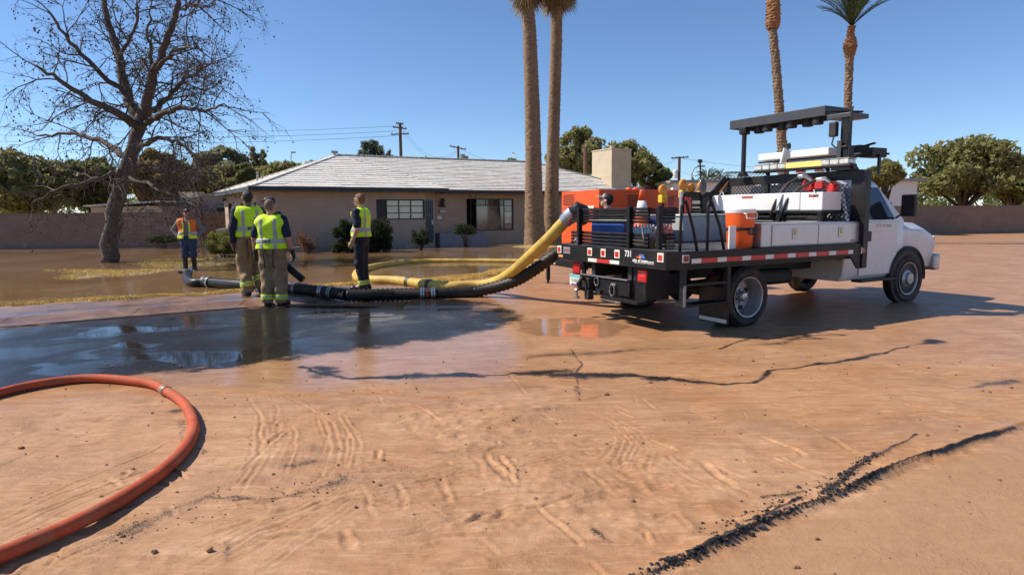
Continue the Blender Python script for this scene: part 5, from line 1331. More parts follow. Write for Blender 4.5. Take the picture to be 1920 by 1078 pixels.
def rlamp(parent, x, y, z, face='r', m=REDL, s=.058):
    o = MB()
    if face == 'r':
        o.box((x - .014, y - s, z - s), (x, y + s, z + s)); q = o.build('marker_lamp', LENSW, parent, bevel=.012); i = MB(); i.box((x - .022, y - s * .58, z - s * .6), (x - .0142, y + s * .58, z + s * .6))
    else:
        o.box((x - s * 1.1, y - .012, z - s), (x + s * 1.1, y, z + s)); q = o.build('marker_lamp', LENSW if face == 's' else ALU, parent, bevel=.01); i = MB(); i.box((x - s * .7, y - .019, z - s * .6), (x + s * .7, y - .0122, z + s * .6))
    i.build('lens', m, q, bevel=.004)
for y in (2.53, 1.73, 1.41, 1.10, .24): rlamp(plate, XR, y, .985)
cm = P('marker_lamp', lambda b: b.box((.10 - .16, -.045, .93), (.10 - .05, -.0305, 1.03)), ALU, rail, .008); P('lens', lambda b: b.box((.10 - .145, -.05, .945), (.10 - .065, -.0455, 1.015)), mat('dim_red_lens', (.25, .02, .02), .25), cm, .004)
am = P('marker_lamp', lambda b: b.box((3.51, -.045, .91), (3.61, -.0305, 1.01)), LENSW, rail, .01); P('lens', lambda b: b.box((3.53, -.052, .925), (3.59, -.0455, .995)), mat('dull_amber_lens', (.45, .10, .03), .25), am, .004)
for y0, y1, m_ in ((1.78, 1.57, REFW), (1.569, 1.27, REFR), (1.269, 1.06, REFW)): P('reflective_strip', lambda b: b.box((XR - .004, y1, .845), (XR - .0002, y0, .895)), m_, plate, 0)
PAPER = mat('decal_white', (.75, .75, .73), .5, var=.03)
Rr = (0, -1, 0); Uu = (0, 0, 1)
text_mesh('fleet_number', '731', .115, PAPER, plate, face_matrix((XR - .004, .87, 1.0), Rr, Uu), .001, bold=.003, sx=.85)
text_mesh('lettering', 'city of mesa', .062, PAPER, plate, face_matrix((XR - .004, .63, .923), Rr, Uu), .001, bold=.0022)
text_mesh('lettering', 'Great People, Quality Service!', .018, PAPER, plate, face_matrix((XR - .004, .63, .893), Rr, Uu), .0008)
lb = MB()
def lg(y0, y1, z0, z1, sh, mi):
    lb.add([(XR - .0042, y0 - 0, z0), (XR - .0042, y1, z0), (XR - .0042, y1 + sh, z1), (XR - .0042, y0 + sh, z1)], [(0, 1, 2, 3)], mi)
lg(.72, .66, .955, .985, -.03, 0); lg(.675, .625, .955, 1.01, -.035, 1); lg(.60, .53, .955, 1.01, .04, 2); lg(.645, .60, .99, 1.012, .0, 2)
lb.build('city_emblem', [mat('decal_red', (.55, .05, .03), .5), mat('decal_orange', (.85, .30, .05), .5), mat('decal_blue', (.05, .20, .65), .5)], plate)
br_ = P('maker_plate', lambda b: b.box((XR - .008, 2.24, .93), (XR - .0002, 2.42, 1.03)), ALU, plate, .003)
for k in range(6): P('raised_letter', lambda b: b.box((XR - .011, 2.395 - k * .026 - .014, .955), (XR - .0082, 2.395 - k * .026, 1.005)), REDP if k % 2 else GREY, br_, 0)
P('amber_reflector', lambda b: b.box((XR - .006, 2.44, .865), (XR - .0002, 2.56, .905)), mat('amber_reflector', (.75, .33, .12), .3), plate, .003)
P('maker_badge', lambda b: b.box((XR - .01, .36, .885), (XR - .0002, .50, .925)), ALU, plate, .006)
# stake racks: ribbed boards between square posts
def ribboard(b, p, q, z0, z1, n=5):
    p, q = Vector(p), Vector(q); d = (q - p).normalized(); nn = Vector((d.y, -d.x, 0)); h = (z1 - z0) / n
    for i in range(n):
        prof = [(-.012, 0), (.010, .10 * h), (.022, .35 * h), (.022, .65 * h), (.010, .9 * h), (-.012, h)]
        vs = [(p + nn * a) + Vector((0, 0, z0 + i * h + c)) for a, c in prof] + [(q + nn * a) + Vector((0, 0, z0 + i * h + c)) for a, c in prof]
        m_ = len(prof); b.add(vs, [(j, j + m_, j + m_ + 1, j + 1) for j in range(m_ - 1)] + [(0, m_ - 1, 2 * m_ - 1, m_), tuple(range(m_)), tuple(range(2 * m_ - 1, m_ - 1, -1))])
def rack(x0, y0, x1, y1, posts, nm, zt=1.60):
    n = 4
    for lo, hi in ((1.40, zt - .03), (1.075, 1.275)):
        h = (hi - lo) / n
        for i in range(n): P('slat', lambda b: ribboard(b, (x0, y0, 0), (x1, y1, 0), lo + i * h + .002, lo + (i + 1) * h - .004, 1), BLACK, None, 0)
    P('top_rail', lambda b: b.bar((x0, y0, zt - .008), (x1, y1, zt - .008), .06, .04), BLACK)
    d = Vector((x1 - x0, y1 - y0, 0)).normalized(); nn = Vector((d.y, -d.x, 0))
    for t in posts:
        c = Vector((x0, y0, 0)).lerp(Vector((x1, y1, 0)), t) + nn * .045; P('stake_post', lambda b: b.bar((c.x, c.y, DZ - .02), (c.x, c.y, zt + .03), .07, .055), BLACK)
rack(.07, 2.52, .07, .72, (.15, .81), 'r')
rack(3.45, 2.62, .55, 2.62, (.03, .30, .62, .97), 'l')
rack(.10, .62, .42, .62, (.06,), 'l')
for z0, z1 in ((1.30, 1.42), ): pass
P('latch_pin', lambda b: b.tube([(.0, 2.3, 1.05), (-.03, 2.3, 1.13), (.0, 2.27, 1.2), (-.02, 2.25, 1.05)], .009, 6), STEEL, bevel=0)
P('latch_pin', lambda b: b.tube([(.02, .78, 1.3), (-.02, .76, 1.36), (-.01, .75, 1.25), (.0, .74, 1.2)], .012, 6), STEEL, bevel=0)
# grab rails beside the steps
def hoop(x0, x1, xt): 
    pts = [(x0, .05, DZ), (x0 + .005, .05, 1.35), (xt - .045, .05, 1.62), (xt - .02, .05, 1.675), (xt + .015, .05, 1.68), (xt + .045, .05, 1.62), (x1 - .08, .05, 1.35), (x1, .05, DZ)]
    P('grab_rail', lambda b: b.tube(pts, .019, 8), BLACK, bevel=0, smooth=True)
hoop(-.02, .27, .04); hoop(.44, .74, .48)
# headboard with expanded metal
HX = 3.55
P('headboard_post', lambda b: b.box((HX - .02, -.05, .70), (HX + .10, .03, 2.15)), BLACK); P('headboard_post', lambda b: b.box((HX - .03, 2.56, DZ), (HX + .08, 2.68, 2.16)), BLACK)
P('headboard_post', lambda b: b.box((HX, 1.70, DZ), (HX + .06, 1.78, 2.06)), BLACK); P('headboard_rail', lambda b: b.box((HX - .001, .031, 2.01), (HX + .08, 2.559, 2.155)), BLACK)
P('headboard_panel', lambda b: b.box((HX + .003, .031, DZ), (HX + .05, .2, 2.009)), BLACK); P('headboard_panel', lambda b: b.box((HX + .002, .95, DZ), (HX + .05, 1.699, 1.4)), BLACK)
P('gusset', lambda b: b.prism([(3.18, .90), (3.64, .90), (3.66, .69), (3.46, .69), (3.30, .86)], -.028, .0, 'y'), BLACK)
def mesh_panel(y0, y1, z0, z1, pitch=.075):
    b = MB(); hh = z1 - z0; n = int((y1 - y0 + hh) / pitch) + 1
    for i in range(n):
        for sg in (0, 1):
            c = y0 + i * pitch if sg == 0 else y1 - i * pitch
            # diagonal from (c, z0) up-left / up-right, clipped to the panel
            pts = []
            dy = -hh if sg == 0 else hh
            t0, t1 = 0.0, 1.0
            for lim, s_ in ((y0, 1), (y1, -1)):
                f0, f1 = s_ * (c - lim), s_ * (c + dy - lim)
                if f0 < 0 and f1 < 0: t0, t1 = 1, 0; break
                if f0 < 0: t0 = max(t0, f0 / (f0 - f1))
                if f1 < 0: t1 = min(t1, f0 / (f0 - f1))
            if t1 - t0 < .02: continue
            b.bar((HX + .02 + .004 * sg, c + dy * t0, z0 + hh * t0), (HX + .02 + .004 * sg, c + dy * t1, z0 + hh * t1), .014, .006)
    return b.build('expanded_metal', BLACKM, truck)
for a in ((1.79, 2.55, 1.42, 2.008), (.95, 1.69, 1.42, 2.008), (.21, .94, 1.10, 1.95)): mesh_panel(*a)['kind'] = 'stuff'
# tank box across the front of the deck, ribbed screen beneath it
tank = P('tank', lambda b: b.box((2.95, .62, 1.56), (3.42, 2.45, 1.83)), WHITEP, None, .015); P('tank', lambda b: b.box((2.952, .24, 1.557), (3.40, .612, 1.825)), WHITEP, None, .012)
WARN = mat('warning_label', (.42, .09, .07), .5, var=.35, scale=50)
P('warning_label', lambda b: b.box((2.946, 1.50, 1.765), (2.9498, 1.72, 1.80)), WARN, tank, 0); P('warning_label', lambda b: b.box((2.948, .31, 1.755), (2.9518, .47, 1.795)), WARN, tank, 0)
P('lifting_eye', lambda b: b.tube([(3.1, 2.3 + .04 * math.cos(a), 1.84 + .05 * math.sin(a)) for a in np.linspace(0, math.pi, 9)], .008, 6), WHITEPL, tank, 0)
P('tank_frame', lambda b: (b.box((2.92, .22, 1.52), (3.45, 2.5, 1.555)), b.box((2.93, 2.42, DZ), (2.99, 2.48, 1.519)), b.box((2.93, .24, DZ), (2.99, .3, 1.519)), b.box((2.93, .95, DZ), (2.99, 1.02, 1.519))), BLACK)
for k in range(5): P('slat', lambda b: ribboard(b, (2.98, 2.41, 0), (2.98, .31, 0), 1.10 + k * .08, 1.175 + k * .08, 1), BLACK, None, 0)
# fuel pump with two hoses
pump = P('fuel_pump', lambda b: (b.lathe([(.03, -.09), (.09, -.085), (.10, -.02), (.10, .04), (.06, .08)], 14, (3.42, .80, 1.95), 'x'), b.cbox((3.42, .60, 1.97), (.16, .14, .16)), b.lathe([(.07, -.07), (.085, 0), (.07, .07)], 12, (3.42, .42, 1.90), 'x')), REDP, None, .01, 35)
P('fuel_hose', lambda b: b.tube([(3.35, .76, 1.98), (3.32, .78, 2.06), (3.26, .86, 2.085), (3.12, .97, 1.98), (2.99, 1.03, 1.80), (2.93, 1.08, 1.60), (2.93, 1.11, 1.45)], .026, 8), RUBBER, pump, 0, True)
P('fuel_hose', lambda b: b.tube([(3.36, .44, 1.97), (3.32, .50, 2.03), (3.22, .60, 2.0), (3.08, .74, 1.90), (2.95, .84, 1.72), (2.92, .90, 1.55), (2.92, .92, 1.44)], .024, 8), RUBBER, pump, 0, True)
P('hose_fitting', lambda b: b.tube([(3.37, .74, 1.98), (3.33, .73, 2.05), (3.28, .80, 2.10), (3.22, .88, 2.08)], .034, 8), STEEL, pump, 0, True); P('hose_fitting', lambda b: b.tube([(3.37, .42, 1.98), (3.32, .48, 2.04), (3.24, .57, 2.02)], .032, 8), ALU, pump, 0, True)
P('rope', lambda b: b.tube([(2.94, .38, 1.86), (2.93, .36, 1.82), (2.94, .33, 1.78), (2.93, .37, 1.80), (2.94, .40, 1.77)], .009, 5), WHITEPL, pump, 0)
P('pipe', lambda b: b.bar((2.90, 1.0, 1.56), (2.96, .93, 1.82), .05, .02), ALU, pump)
BRASS = mat('brass', (.42, .35, .18), .3, metal=.8)
# long tool box
tbx = P('tool_box', lambda b: b.box((1.42, .035, DZ + .005), (BL - .02, .56, 1.39)), ALU, None, .012)
for a, b_ in ((1.62, 2.58), (2.595, 3.55)):
    d = P('box_door', lambda b: b.box((a, .022, 1.085), (b_, .0345, 1.365)), ALU, tbx, .006); xm_ = (a + b_) / 2 - (.02 if a < 2 else -.02)
    P('latch', lambda b: (b.box((xm_ - .055, .012, 1.17), (xm_ + .055, .0215, 1.315))), STEEL, d, .004); P('latch_handle', lambda b: b.box((xm_ - .028, .006, 1.225), (xm_ + .028, .0118, 1.30)), BRASS, d, .003)
P('name_plate', lambda b: b.box((3.34, .017, 1.10), (3.53, .0218, 1.125)), GREY, tbx, 0)
# wheels
def wheel(mb_t, mb_r, x, y, s):
    R = .405; w = .115
    mb_t.lathe([(.265, -.09), (.30, -.105), (.36, -w), (.392, -.095), (R, -.075), (R, .075), (.392, .095), (.36, w), (.30, .105), (.265, .09)], 48, (x, y, R + .0), 'y', cap=False)
    for k in range(48):
        a = 2 * math.pi * k / 48
        for s_ in (-1, 1): mb_t.cbox((x + (R + .002) * math.cos(a), y + s_ * .05, R + (R + .002) * math.sin(a)), (.016, .055, .03), ry=-a)
def dual(x, y, s):
    t = MB(); r = MB()
    for yy in ((y, y + s * .27)): wheel(t, r, x, yy, s)
    o = t.build('wheel', TIRE, truck, smooth=35)
    r.lathe([(.268, -.10 * s), (.275, -.115 * s), (.262, -.112 * s), (.245, -.06 * s), (.235, .03 * s), (.225, .085 * s), (.13, .095 * s), (.12, .06 * s), (.10, .055 * s), (.02, .05 * s)], 40, (x, y, .405), 'y', cap=False)
    ro = r.build('rim', RIM, o, smooth=40); h = MB(); l = MB()
    for k in range(8):
        a = 2 * math.pi * (k + .5) / 8
        if k % 2 == 0: h.lathe([(.035, .0775 * s), (.036, .086 * s)], 10, (x + .18 * math.cos(a), y, .405 + .18 * math.sin(a)), 'y')
        l.lathe([(.014, .02 * s), (.014, .056 * s)], 6, (x + .085 * math.cos(a + .39), y, .405 + .085 * math.sin(a + .39)), 'y')
    h.build('hand_hole', BLACKM, ro); l.build('wheel_nut', STEEL, ro); hb = MB(); hb.lathe([(.075, .05 * s), (.07, -.02 * s), (.05, -.05 * s), (.0, -.06 * s)], 20, (x, y, .405), 'y'); hb.build('hub', STEEL, ro, smooth=40)
dual(1.28, .20, 1); dual(1.28, BW_ - .20, -1)
def single(x, y, s):
    t = MB(); wheel(t, None, x, y, s); o = t.build('wheel', TIRE, truck, smooth=35); r = MB()
    r.lathe([(.268, -.10 * s), (.275, -.115 * s), (.262, -.112 * s), (.24, -.05 * s), (.15, -.085 * s), (.10, -.11 * s), (.09, -.15 * s), (.0, -.155 * s)], 36, (x, y, .405), 'y', cap=False); r.build('rim', RIM, o, smooth=40)
single(5.42, .42, 1); single(5.42, BW_ - .42, -1)
# frame, axle, tank, steps, mud flaps
P('chassis_frame', lambda b: (b.box((XR + .1, .92, .62), (6.2, 1.0, .82)), b.box((XR + .1, 1.75, .62), (6.2, 1.83, .82)), b.box((.0, .02, .84), (BL - .1, .08, .879)), *[b.box((.2 + k * .5, .1, .822), (.28 + k * .5, BW_ - .1, .879)) for k in range(7)]), BLACKM)
P('rear_axle', lambda b: (b.cyl((1.28, .3, .405), (1.28, BW_ - .3, .405), .07, seg=12), b.ball((1.28, BW_ / 2, .405), (.2, .2, .2), 16, 10), b.cyl((1.4, BW_ / 2, .45), (4.6, BW_ / 2, .6), .05)), BLACKM, bevel=0)
P('leaf_spring', lambda b: (b.tube([(.65, .95, .62), (1.0, .95, .5), (1.28, .95, .47), (1.6, .95, .5), (1.95, .95, .62)], .035, 6), b.tube([(.65, 1.8, .62), (1.0, 1.8, .5), (1.28, 1.8, .47), (1.6, 1.8, .5), (1.95, 1.8, .62)], .035, 6)), BLACKM, bevel=0)
P('fuel_tank', lambda b: b.box((2.15, .78, .42), (3.1, 1.3, .66)), BLACKM, None, .06); P('exhaust', lambda b: b.tube([(3.6, 1.9, .5), (2.0, 1.9, .5), (1.7, 1.95, .75), (.9, 1.95, .72), (.3, 2.05, .58)], .045, 10), STEEL, bevel=0, smooth=True)
P('under_box', lambda b: b.box((.10, .75, .40), (.75, 1.2, .72)), BLACKM, None, .02)
P('step_frame', lambda b: (b.box((.03, .03, .37), (.09, .10, .877)), b.box((.80, .03, .36), (.86, .10, .877)), b.box((.091, .035, .62), (.799, .095, .66)), b.box((.0905, .03, .36), (.7995, .24, .39))), BLACK); P('step_plate', lambda b: b.box((.031, .022, .37), (.075, .0295, .64)), GREY)
for y0, s in ((.03, 0), (BW_ - .53, 0)): 
    P('mud_flap', lambda b: b.box((.83, y0, .07), (.845, y0 + .52, .56)), RUBBER, None, .004); P('mud_flap_plate', lambda b: b.box((.823, y0 + .02, .09), (.8295, y0 + .5, .14)), ALU, None, 0)
# rear bumper with hitch
GREYM = mat('worn_grey_steel', (.12, .12, .12), .5, metal=.3, var=.3)
hit = P('rear_bumper', lambda b: b.box((-.10, .90, .41), (-.04, 2.02, .63)), BLACK); P('bumper_step', lambda b: b.box((-.20, .62, .345), (-.03, 1.42, .385)), BLACK)
P('bumper_side', lambda b: (b.box((-.06, .62, .386), (.35, .67, .85)), b.box((-.0395, .671, .386), (.0, .899, .85))), BLACK); P('bumper_side', lambda b: b.box((-.0395, 2.03, .42), (.0, 2.10, .86)), BLACK)
P('bumper_edge', lambda b: b.box((-.13, .92, .631), (-.045, 2.0, .645)), STEEL, hit)
dr = P('d_ring', lambda b: b.tube([(-.125, 1.24 + .055 * math.cos(a), .47 + .08 * math.sin(a)) for a in np.linspace(0, 2 * math.pi, 17)], .014, 6), GREYM, hit, 0, True); P('ring_bracket', lambda b: b.box((-.115, 1.19, .53), (-.1005, 1.29, .57)), STEEL, hit)
P('tow_ring', lambda b: b.tube([(-.115, 1.62 + .05 * math.cos(a), .56 + .06 * math.sin(a)) for a in np.linspace(0, 2 * math.pi, 17)], .011, 6), GREYM, hit, 0, True)
P('pintle_hook', lambda b: (b.cbox((-.14, 1.80, .50), (.08, .16, .2)), b.tube([(-.12, 1.82, .56), (-.24, 1.82, .6), (-.30, 1.82, .53), (-.27, 1.82, .45), (-.2, 1.82, .44)], .03, 8), b.cbox((-.16, 1.74, .36), (.1, .1, .14))), BLACKM, hit, .01); P('tow_ball', lambda b: (b.ball((-.2, 2.0, .40), .032, 10, 8), b.cyl((-.2, 2.0, .30), (-.2, 2.0, .39), .02), b.cyl((-.2, 2.0, .28), (-.2, 2.0, .31), .05)), STEEL, hit, 0)
P('trailer_socket', lambda b: b.cyl((-.16, 1.52, .42), (-.10, 1.52, .42), .04, seg=12), BLACKM, hit, 0)
for y in (.69, 2.20):
    tl_ = P('tail_lamp', lambda b: b.box((-.075, y - .085, .63), (-.0405 + (.0 if y < 1 else -.0), y + .085, .80)), REDL, None, .015)
    P('reflector', lambda b: b.box((-.079, y - .05, .65), (-.0752, y + .05, .70)), REDP, tl_, 0)
P('bracket', lambda b: b.box((-.04, 2.11, .42), (-.0, 2.30, .62)), BLACKM)
lp_ = P('licence_plate', lambda b: b.box((-.12, 2.03, .45), (-.115, 2.30, .62)), mat('plate_cream', (.66, .68, .62), .5, var=.08, scale=10), None, .004)
P('plate_band', lambda b: b.box((-.1215, 2.04, .575), (-.1202, 2.29, .615)), mat('plate_teal', (.12, .48, .50), .5), lp_, 0); P('plate_band', lambda b: b.prism([(2.06, .455), (2.28, .455), (2.22, .485), (2.15, .475), (2.10, .49)], -.1215, -.1202, 'x'), mat('plate_purple', (.16, .06, .2), .5), lp_, 0)
text_mesh('plate_number', 'G·06JC', .062, mat('plate_green', (.02, .10, .05), .5), lp_, face_matrix((-.1212, 2.165, .53), Rr, Uu), .0006)
# light bar, white sign folded on the roof rack, arrow board on its mast
lbz = 2.24
lbar = P('light_bar', lambda b: b.box((3.34, .10, lbz - .045), (3.52, 1.84, lbz + .0)), BLACK, None, .01)
GL = mat('clear_lens', (.55, .56, .53), .15, var=.3, scale=20, coat=.5); AML = mat('lit_amber_lens', (.85, .42, .08), .2, var=.3, scale=30, emit=(1, .45, .08), estr=1.6)
ys = np.linspace(.12, 1.82, 12)
for k in range(11): P('lens', lambda b: b.box((3.335, ys[k] + .006, lbz + .001), (3.525, ys[k + 1] - .006, lbz + .075)), AML if 3 <= k <= 6 else GL, lbar, .012)
P('light_bar_cap', lambda b: b.box((3.33, .11, lbz + .076), (3.53, 1.83, lbz + .09)), GREY, lbar, .006)
for y in (.5, 1.6): P('light_bar_foot', lambda b: b.bar((3.43, y, 2.155), (3.43, y + .03, lbz - .046), .06, .04), BLACK, lbar)
for y in (.62, .95): P('warning_lamp', lambda b: b.box((3.42, y, 2.157), (3.52, y + .12, 2.19)), AMBL if y < .9 else REDL, None, .008)
RKX = 3.9
P('roof_rack', lambda b: (b.bar((4.2, .18, 2.1), (4.2, .18, 2.40), .035, .035), b.bar((4.05, .1, 2.1), (4.05, .1, 2.40), .035, .035), b.bar((3.9, .1, 2.415), (3.9, 2.2, 2.415), .05, .03), b.bar((4.3, .1, 2.415), (4.3, 2.2, 2.415), .05, .03), b.bar((4.05, 2.1, 1.9), (4.05, 2.1, 2.4), .035, .035)), BLACK)
sg = P('folded_sign', lambda b: b.box((3.58, .62, 2.42), (3.83, 1.95, 2.53)), WHITEP, None, .01)
P('folded_sign', lambda b: b.box((3.87, .64, 2.34), (4.28, 2.0, 2.37)), mat('dark_red_panel', (.16, .05, .04), .5), None, 0)
P('sign_stay', lambda b: b.bar((3.545, 1.46, 2.165), (3.56, 1.37, 2.58), .13, .03), WHITEP); P('clamp', lambda b: (b.box((3.53, 1.32, 2.57), (3.61, 1.42, 2.65)), b.box((3.52, 1.28, 2.63), (3.55, 1.45, 2.66))), BLACKM)
P('sign_bracket', lambda b: b.tube([(3.6, 1.2, 2.33), (3.7, .9, 2.35)], .01, 5), WHITEPL, bevel=0)
P('control_box', lambda b: (b.box((3.92, .12, 2.36), (4.28, .34, 2.5)), b.box((3.95, .35, 2.42), (4.2, .55, 2.56)), b.bar((4.0, .5, 2.5), (4.1, .2, 2.58), .12, .02)), BLACKM); P('marker_lamp', lambda b: b.box((3.905, .42, 2.47), (3.919, .46, 2.52)), REDL)
AX0, AX1, AZ0, AZ1 = 3.42, 4.02, 3.00, 3.15
AG = mat('arrow_board_grey', (.045, .048, .055), .45, var=.15, scale=3)
ab = P('arrow_board', lambda b: (b.box((AX0, .60, AZ0), (AX0 + .03, 2.46, AZ1)), b.box((AX0 + .031, .60, AZ1 - .03), (AX1, 2.46, AZ1)), b.box((AX1 - .03, .60, AZ0), (AX1, 2.46, AZ1 - .031)), b.box((AX0 + .031, .602, AZ0), (AX1 - .031, .63, AZ1 - .031)), b.box((AX0 + .031, 2.43, AZ0), (AX1 - .031, 2.458, AZ1 - .031))), AG, None, .004)
for k, y in enumerate(np.linspace(.80, 2.22, 7)):
    xx_ = AX0 + (.20 if k % 2 else .12)
    lm = P('arrow_lamp', lambda b: b.lathe([(.085, AZ1 - .032), (.085, AZ0 - .10), (.078, AZ0 - .105), (.06, AZ0 - .02), (.0, AZ0 - .01)], 16, (xx_, y, 0)), BLACKM, ab, 0, 40)
P('mast', lambda b: (b.box((3.47, .24, 2.16), (3.57, .36, 2.99)), b.box((3.44, .21, 2.30), (3.60, .39, 2.52))), BLACK); P('mast_foot', lambda b: b.prism([(.12, 2.156), (.46, 2.156), (.38, 2.30), (.22, 2.30)], 3.40, 3.62, 'x'), AG)
P('mast_stay', lambda b: b.box((3.41, .30, 2.20), (3.435, .37, 2.60)), AG); P('actuator', lambda b: b.box((3.38, .38, 2.66), (3.46, .50, 2.88)), BLACKM, None, .015)
P('mast_head', lambda b: (b.box((3.45, .20, 2.93), (3.9, .59, 2.999)), b.bar((3.46, .55, 3.06), (3.75, .2, 3.02), .16, .012)), AG)
P('cable', lambda b: b.tube([(3.4, .42, 2.66), (3.39, .44, 2.55), (3.42, .40, 2.5), (3.42, .22, 2.5), (3.4, .18, 2.7), (3.42, .16, 3.0), (3.5, .2, 3.08)], .012, 6), BLACKM, bevel=0); P('cable', lambda b: b.tube([(3.42, .17, 2.5), (3.42, .18, 2.3), (3.40, .12, 2.22), (3.42, 0.04, 2.17)], .012, 6), BLACKM, bevel=0)
P('board_rest', lambda b: (b.box((3.44, 2.14, 2.16), (3.50, 2.20, 2.99)), b.box((3.41, 2.10, 2.90), (3.53, 2.24, 2.995)), b.prism([(2.07, 2.157), (2.27, 2.157), (2.20, 2.24), (2.14, 2.24)], 3.42, 3.52, 'x')), BLACK)
# ---- cab
CX0, CX1, CY0, CY1 = 3.70, 5.0, .36, BW_ - .36
cab = MB()
def loft(mb, secs):
    n = len(secs[0]); vs = [p for s_ in secs for p in s_]; fs = []
    for i in range(len(secs) - 1):
        for j in range(n): fs.append((i * n + j, i * n + (j + 1) % n, (i + 1) * n + (j + 1) % n, (i + 1) * n + j))
    fs.append(tuple(range(n - 1, -1, -1))); fs.append(tuple((len(secs) - 1) * n + j for j in range(n))); mb.add(vs, fs)
def sec(x, zt, inset_t, z0=.44, xt=None, belt=1.38):
    y0, y1 = CY0, CY1; q = x if xt is None else xt
    return [(x, y0 + .06, z0), (x, y0, z0 + .1), (x, y0 - .012, .95), (x, y0, belt), (q, y0 + inset_t, zt - .06), (q, y0 + inset_t + .1, zt), (q, y1 - inset_t - .1, zt), (q, y1 - inset_t, zt - .06), (x, y1, belt), (x, y1 + .012, .95), (x, y1, z0 + .1), (x, y1 - .06, z0)]
loft(cab, [sec(CX0, 2.02, .16, .44, CX0 + .05), sec(4.3, 2.06, .16), sec(4.95, 2.04, .17, .44, 4.72), sec(5.28, 1.39, .04, .44, 5.30)])
cb = cab.build('cab', TRUCKW, truck, smooth=30, bevel=.02)
hd = MB()
def hsec(x, zt): return [(x, CY0 + .08, .55), (x, CY0 + .02, .9), (x, CY0 + .03, zt - .12), (x, CY0 + .2, zt), (x, CY1 - .2, zt), (x, CY1 - .03, zt - .12), (x, CY1 - .02, .9), (x, CY1 - .08, .55)]
loft(hd, [hsec(5.2, 1.37), hsec(5.9, 1.33), hsec(6.25, 1.22), hsec(6.32, 1.1)]); hd.build('hood', TRUCKW, truck, smooth=30, bevel=.03)
P('wheel_arch', lambda b: b.tube([(5.42 + .50 * math.cos(a), CY0 - .02, .42 + .50 * math.sin(a)) for a in np.linspace(-.1, math.pi + .1, 17)], .035, 6), BLACKM, bevel=0); P('wheel_well', lambda b: b.lathe([(.47, .33), (.47, .39)], 28, (5.42, .0, .42), 'y'), BLACKM, bevel=0)
P('front_bumper', lambda b: b.box((6.28, CY0 - .02, .5), (6.45, CY1 + .02, .78)), STEEL, None, .04); P('grille', lambda b: b.box((6.3, CY0 + .35, .82), (6.335, CY1 - .35, 1.12)), BLACKM)
for y in (CY0 + .17, CY1 - .17): P('headlight', lambda b: b.box((6.28, y - .14, .84), (6.33, y + .14, 1.1)), GL, None, .02)
WG = mat('cab_glass', (.02, .028, .035), .05, spec=.8, var=.3)
def side_pane(b, xa, xb, z0, z1, xa2, xb2):
    f_ = lambda z: CY0 + .16 * (z - 1.38) / .62 - .006; b.add([(xa, f_(z0), z0), (xb, f_(z0), z0), (xb2, f_(z1), z1), (xa2, f_(z1), z1), (xa, f_(z0) + .03, z0), (xb, f_(z0) + .03, z0), (xb2, f_(z1) + .03, z1), (xa2, f_(z1) + .03, z1)], [(0, 1, 2, 3), (0, 4, 5, 1), (1, 5, 6, 2), (2, 6, 7, 3), (3, 7, 4, 0)])
dr_ = P('cab_door', lambda b: b.box((4.08, CY0 - .022, .52), (5.08, CY0 - .0125, 1.36)), TRUCKW, None, .004)
P('window', lambda b: side_pane(b, 4.30, 5.02, 1.40, 1.92, 4.34, 4.72), WG, dr_, 0); P('window', lambda b: side_pane(b, 3.80, 4.2, 1.42, 1.9, 3.84, 4.22), WG, cb, 0)
P('handle', lambda b: b.box((4.20, CY0 - .04, 1.06), (4.34, CY0 - .0225, 1.22)), BLACKM, dr_, .015)
text_mesh('lettering', 'CITY OF MESA', .07, mat('decal_grey', (.25, .25, .26), .5), dr_, face_matrix((4.68, CY0 - .0235, 1.30), (1, 0, 0), (0, 0, 1)), .0006)
P('side_moulding', lambda b: b.box((3.72, CY0 - .024, .88), (4.079, CY0 - .014, .93)), GREY, cb, 0)
P('windscreen', lambda b: b.add([(5.27, CY0 + .1, 1.42), (5.27, CY1 - .1, 1.42), (4.80, CY1 - .24, 1.97), (4.80, CY0 + .24, 1.97)], [(0, 1, 2, 3)]), WG, cb, 0); P('rear_window', lambda b: b.box((CX0 + .005, CY0 + .35, 1.45), (CX0 + .03, CY1 - .35, 1.85)), WG, cb, 0)
P('door_mirror', lambda b: (b.box((4.98, CY0 - .32, 1.45), (5.06, CY0 - .10, 1.80)), b.bar((5.02, CY0 - .12, 1.5), (5.02, CY0, 1.42), .03, .03)), BLACKM, None, .02)
P('running_board', lambda b: b.box((4.0, CY0 - .12, .42), (5.0, CY0 + .05, .46)), BLACK)

# ================================================================ load on the deck
def tw(x, y, z=DZ): return Vector((TO[0] + x * math.cos(TA) - y * math.sin(TA), TO[1] + x * math.sin(TA) + y * math.cos(TA), z))
DKZ = DZ + .002
cl = thing('water_cooler', 'orange barrel drinks cooler with a white lid strapped at the deck edge', 'drinks cooler', tw(1.24, .24, DKZ), TA)
def Q(name, fn, m, parent, bevel=.004, smooth=False): mb = MB(); fn(mb); return mb.build(name, m, parent, bevel=bevel, smooth=smooth)
bd = Q('body', lambda b: b.lathe([(.15, 0), (.165, .02), (.168, .10), (.172, .11), (.171, .16), (.175, .17), (.174, .22), (.178, .23), (.178, .27), (.182, .28), (.185, .33), (.19, .37), (.192, .47)], 32), ORANGEPL, cl, 0, 40)
Q('lid', lambda b: b.lathe([(.197, .465), (.20, .475), (.20, .515), (.17, .53), (.0, .535)], 32), WHITEPL, cl, 0, 40)
Q('strap', lambda b: b.lathe([(.181, .235), (.184, .237), (.184, .272), (.183, .275)], 32), BLACKM, cl, 0, 40); Q('spigot', lambda b: (b.cyl((-.02, -.18, .20), (-.02, -.24, .20), .022, seg=10), b.cbox((-.02, -.225, .225), (.05, .04, .06))), BLACKM, cl)
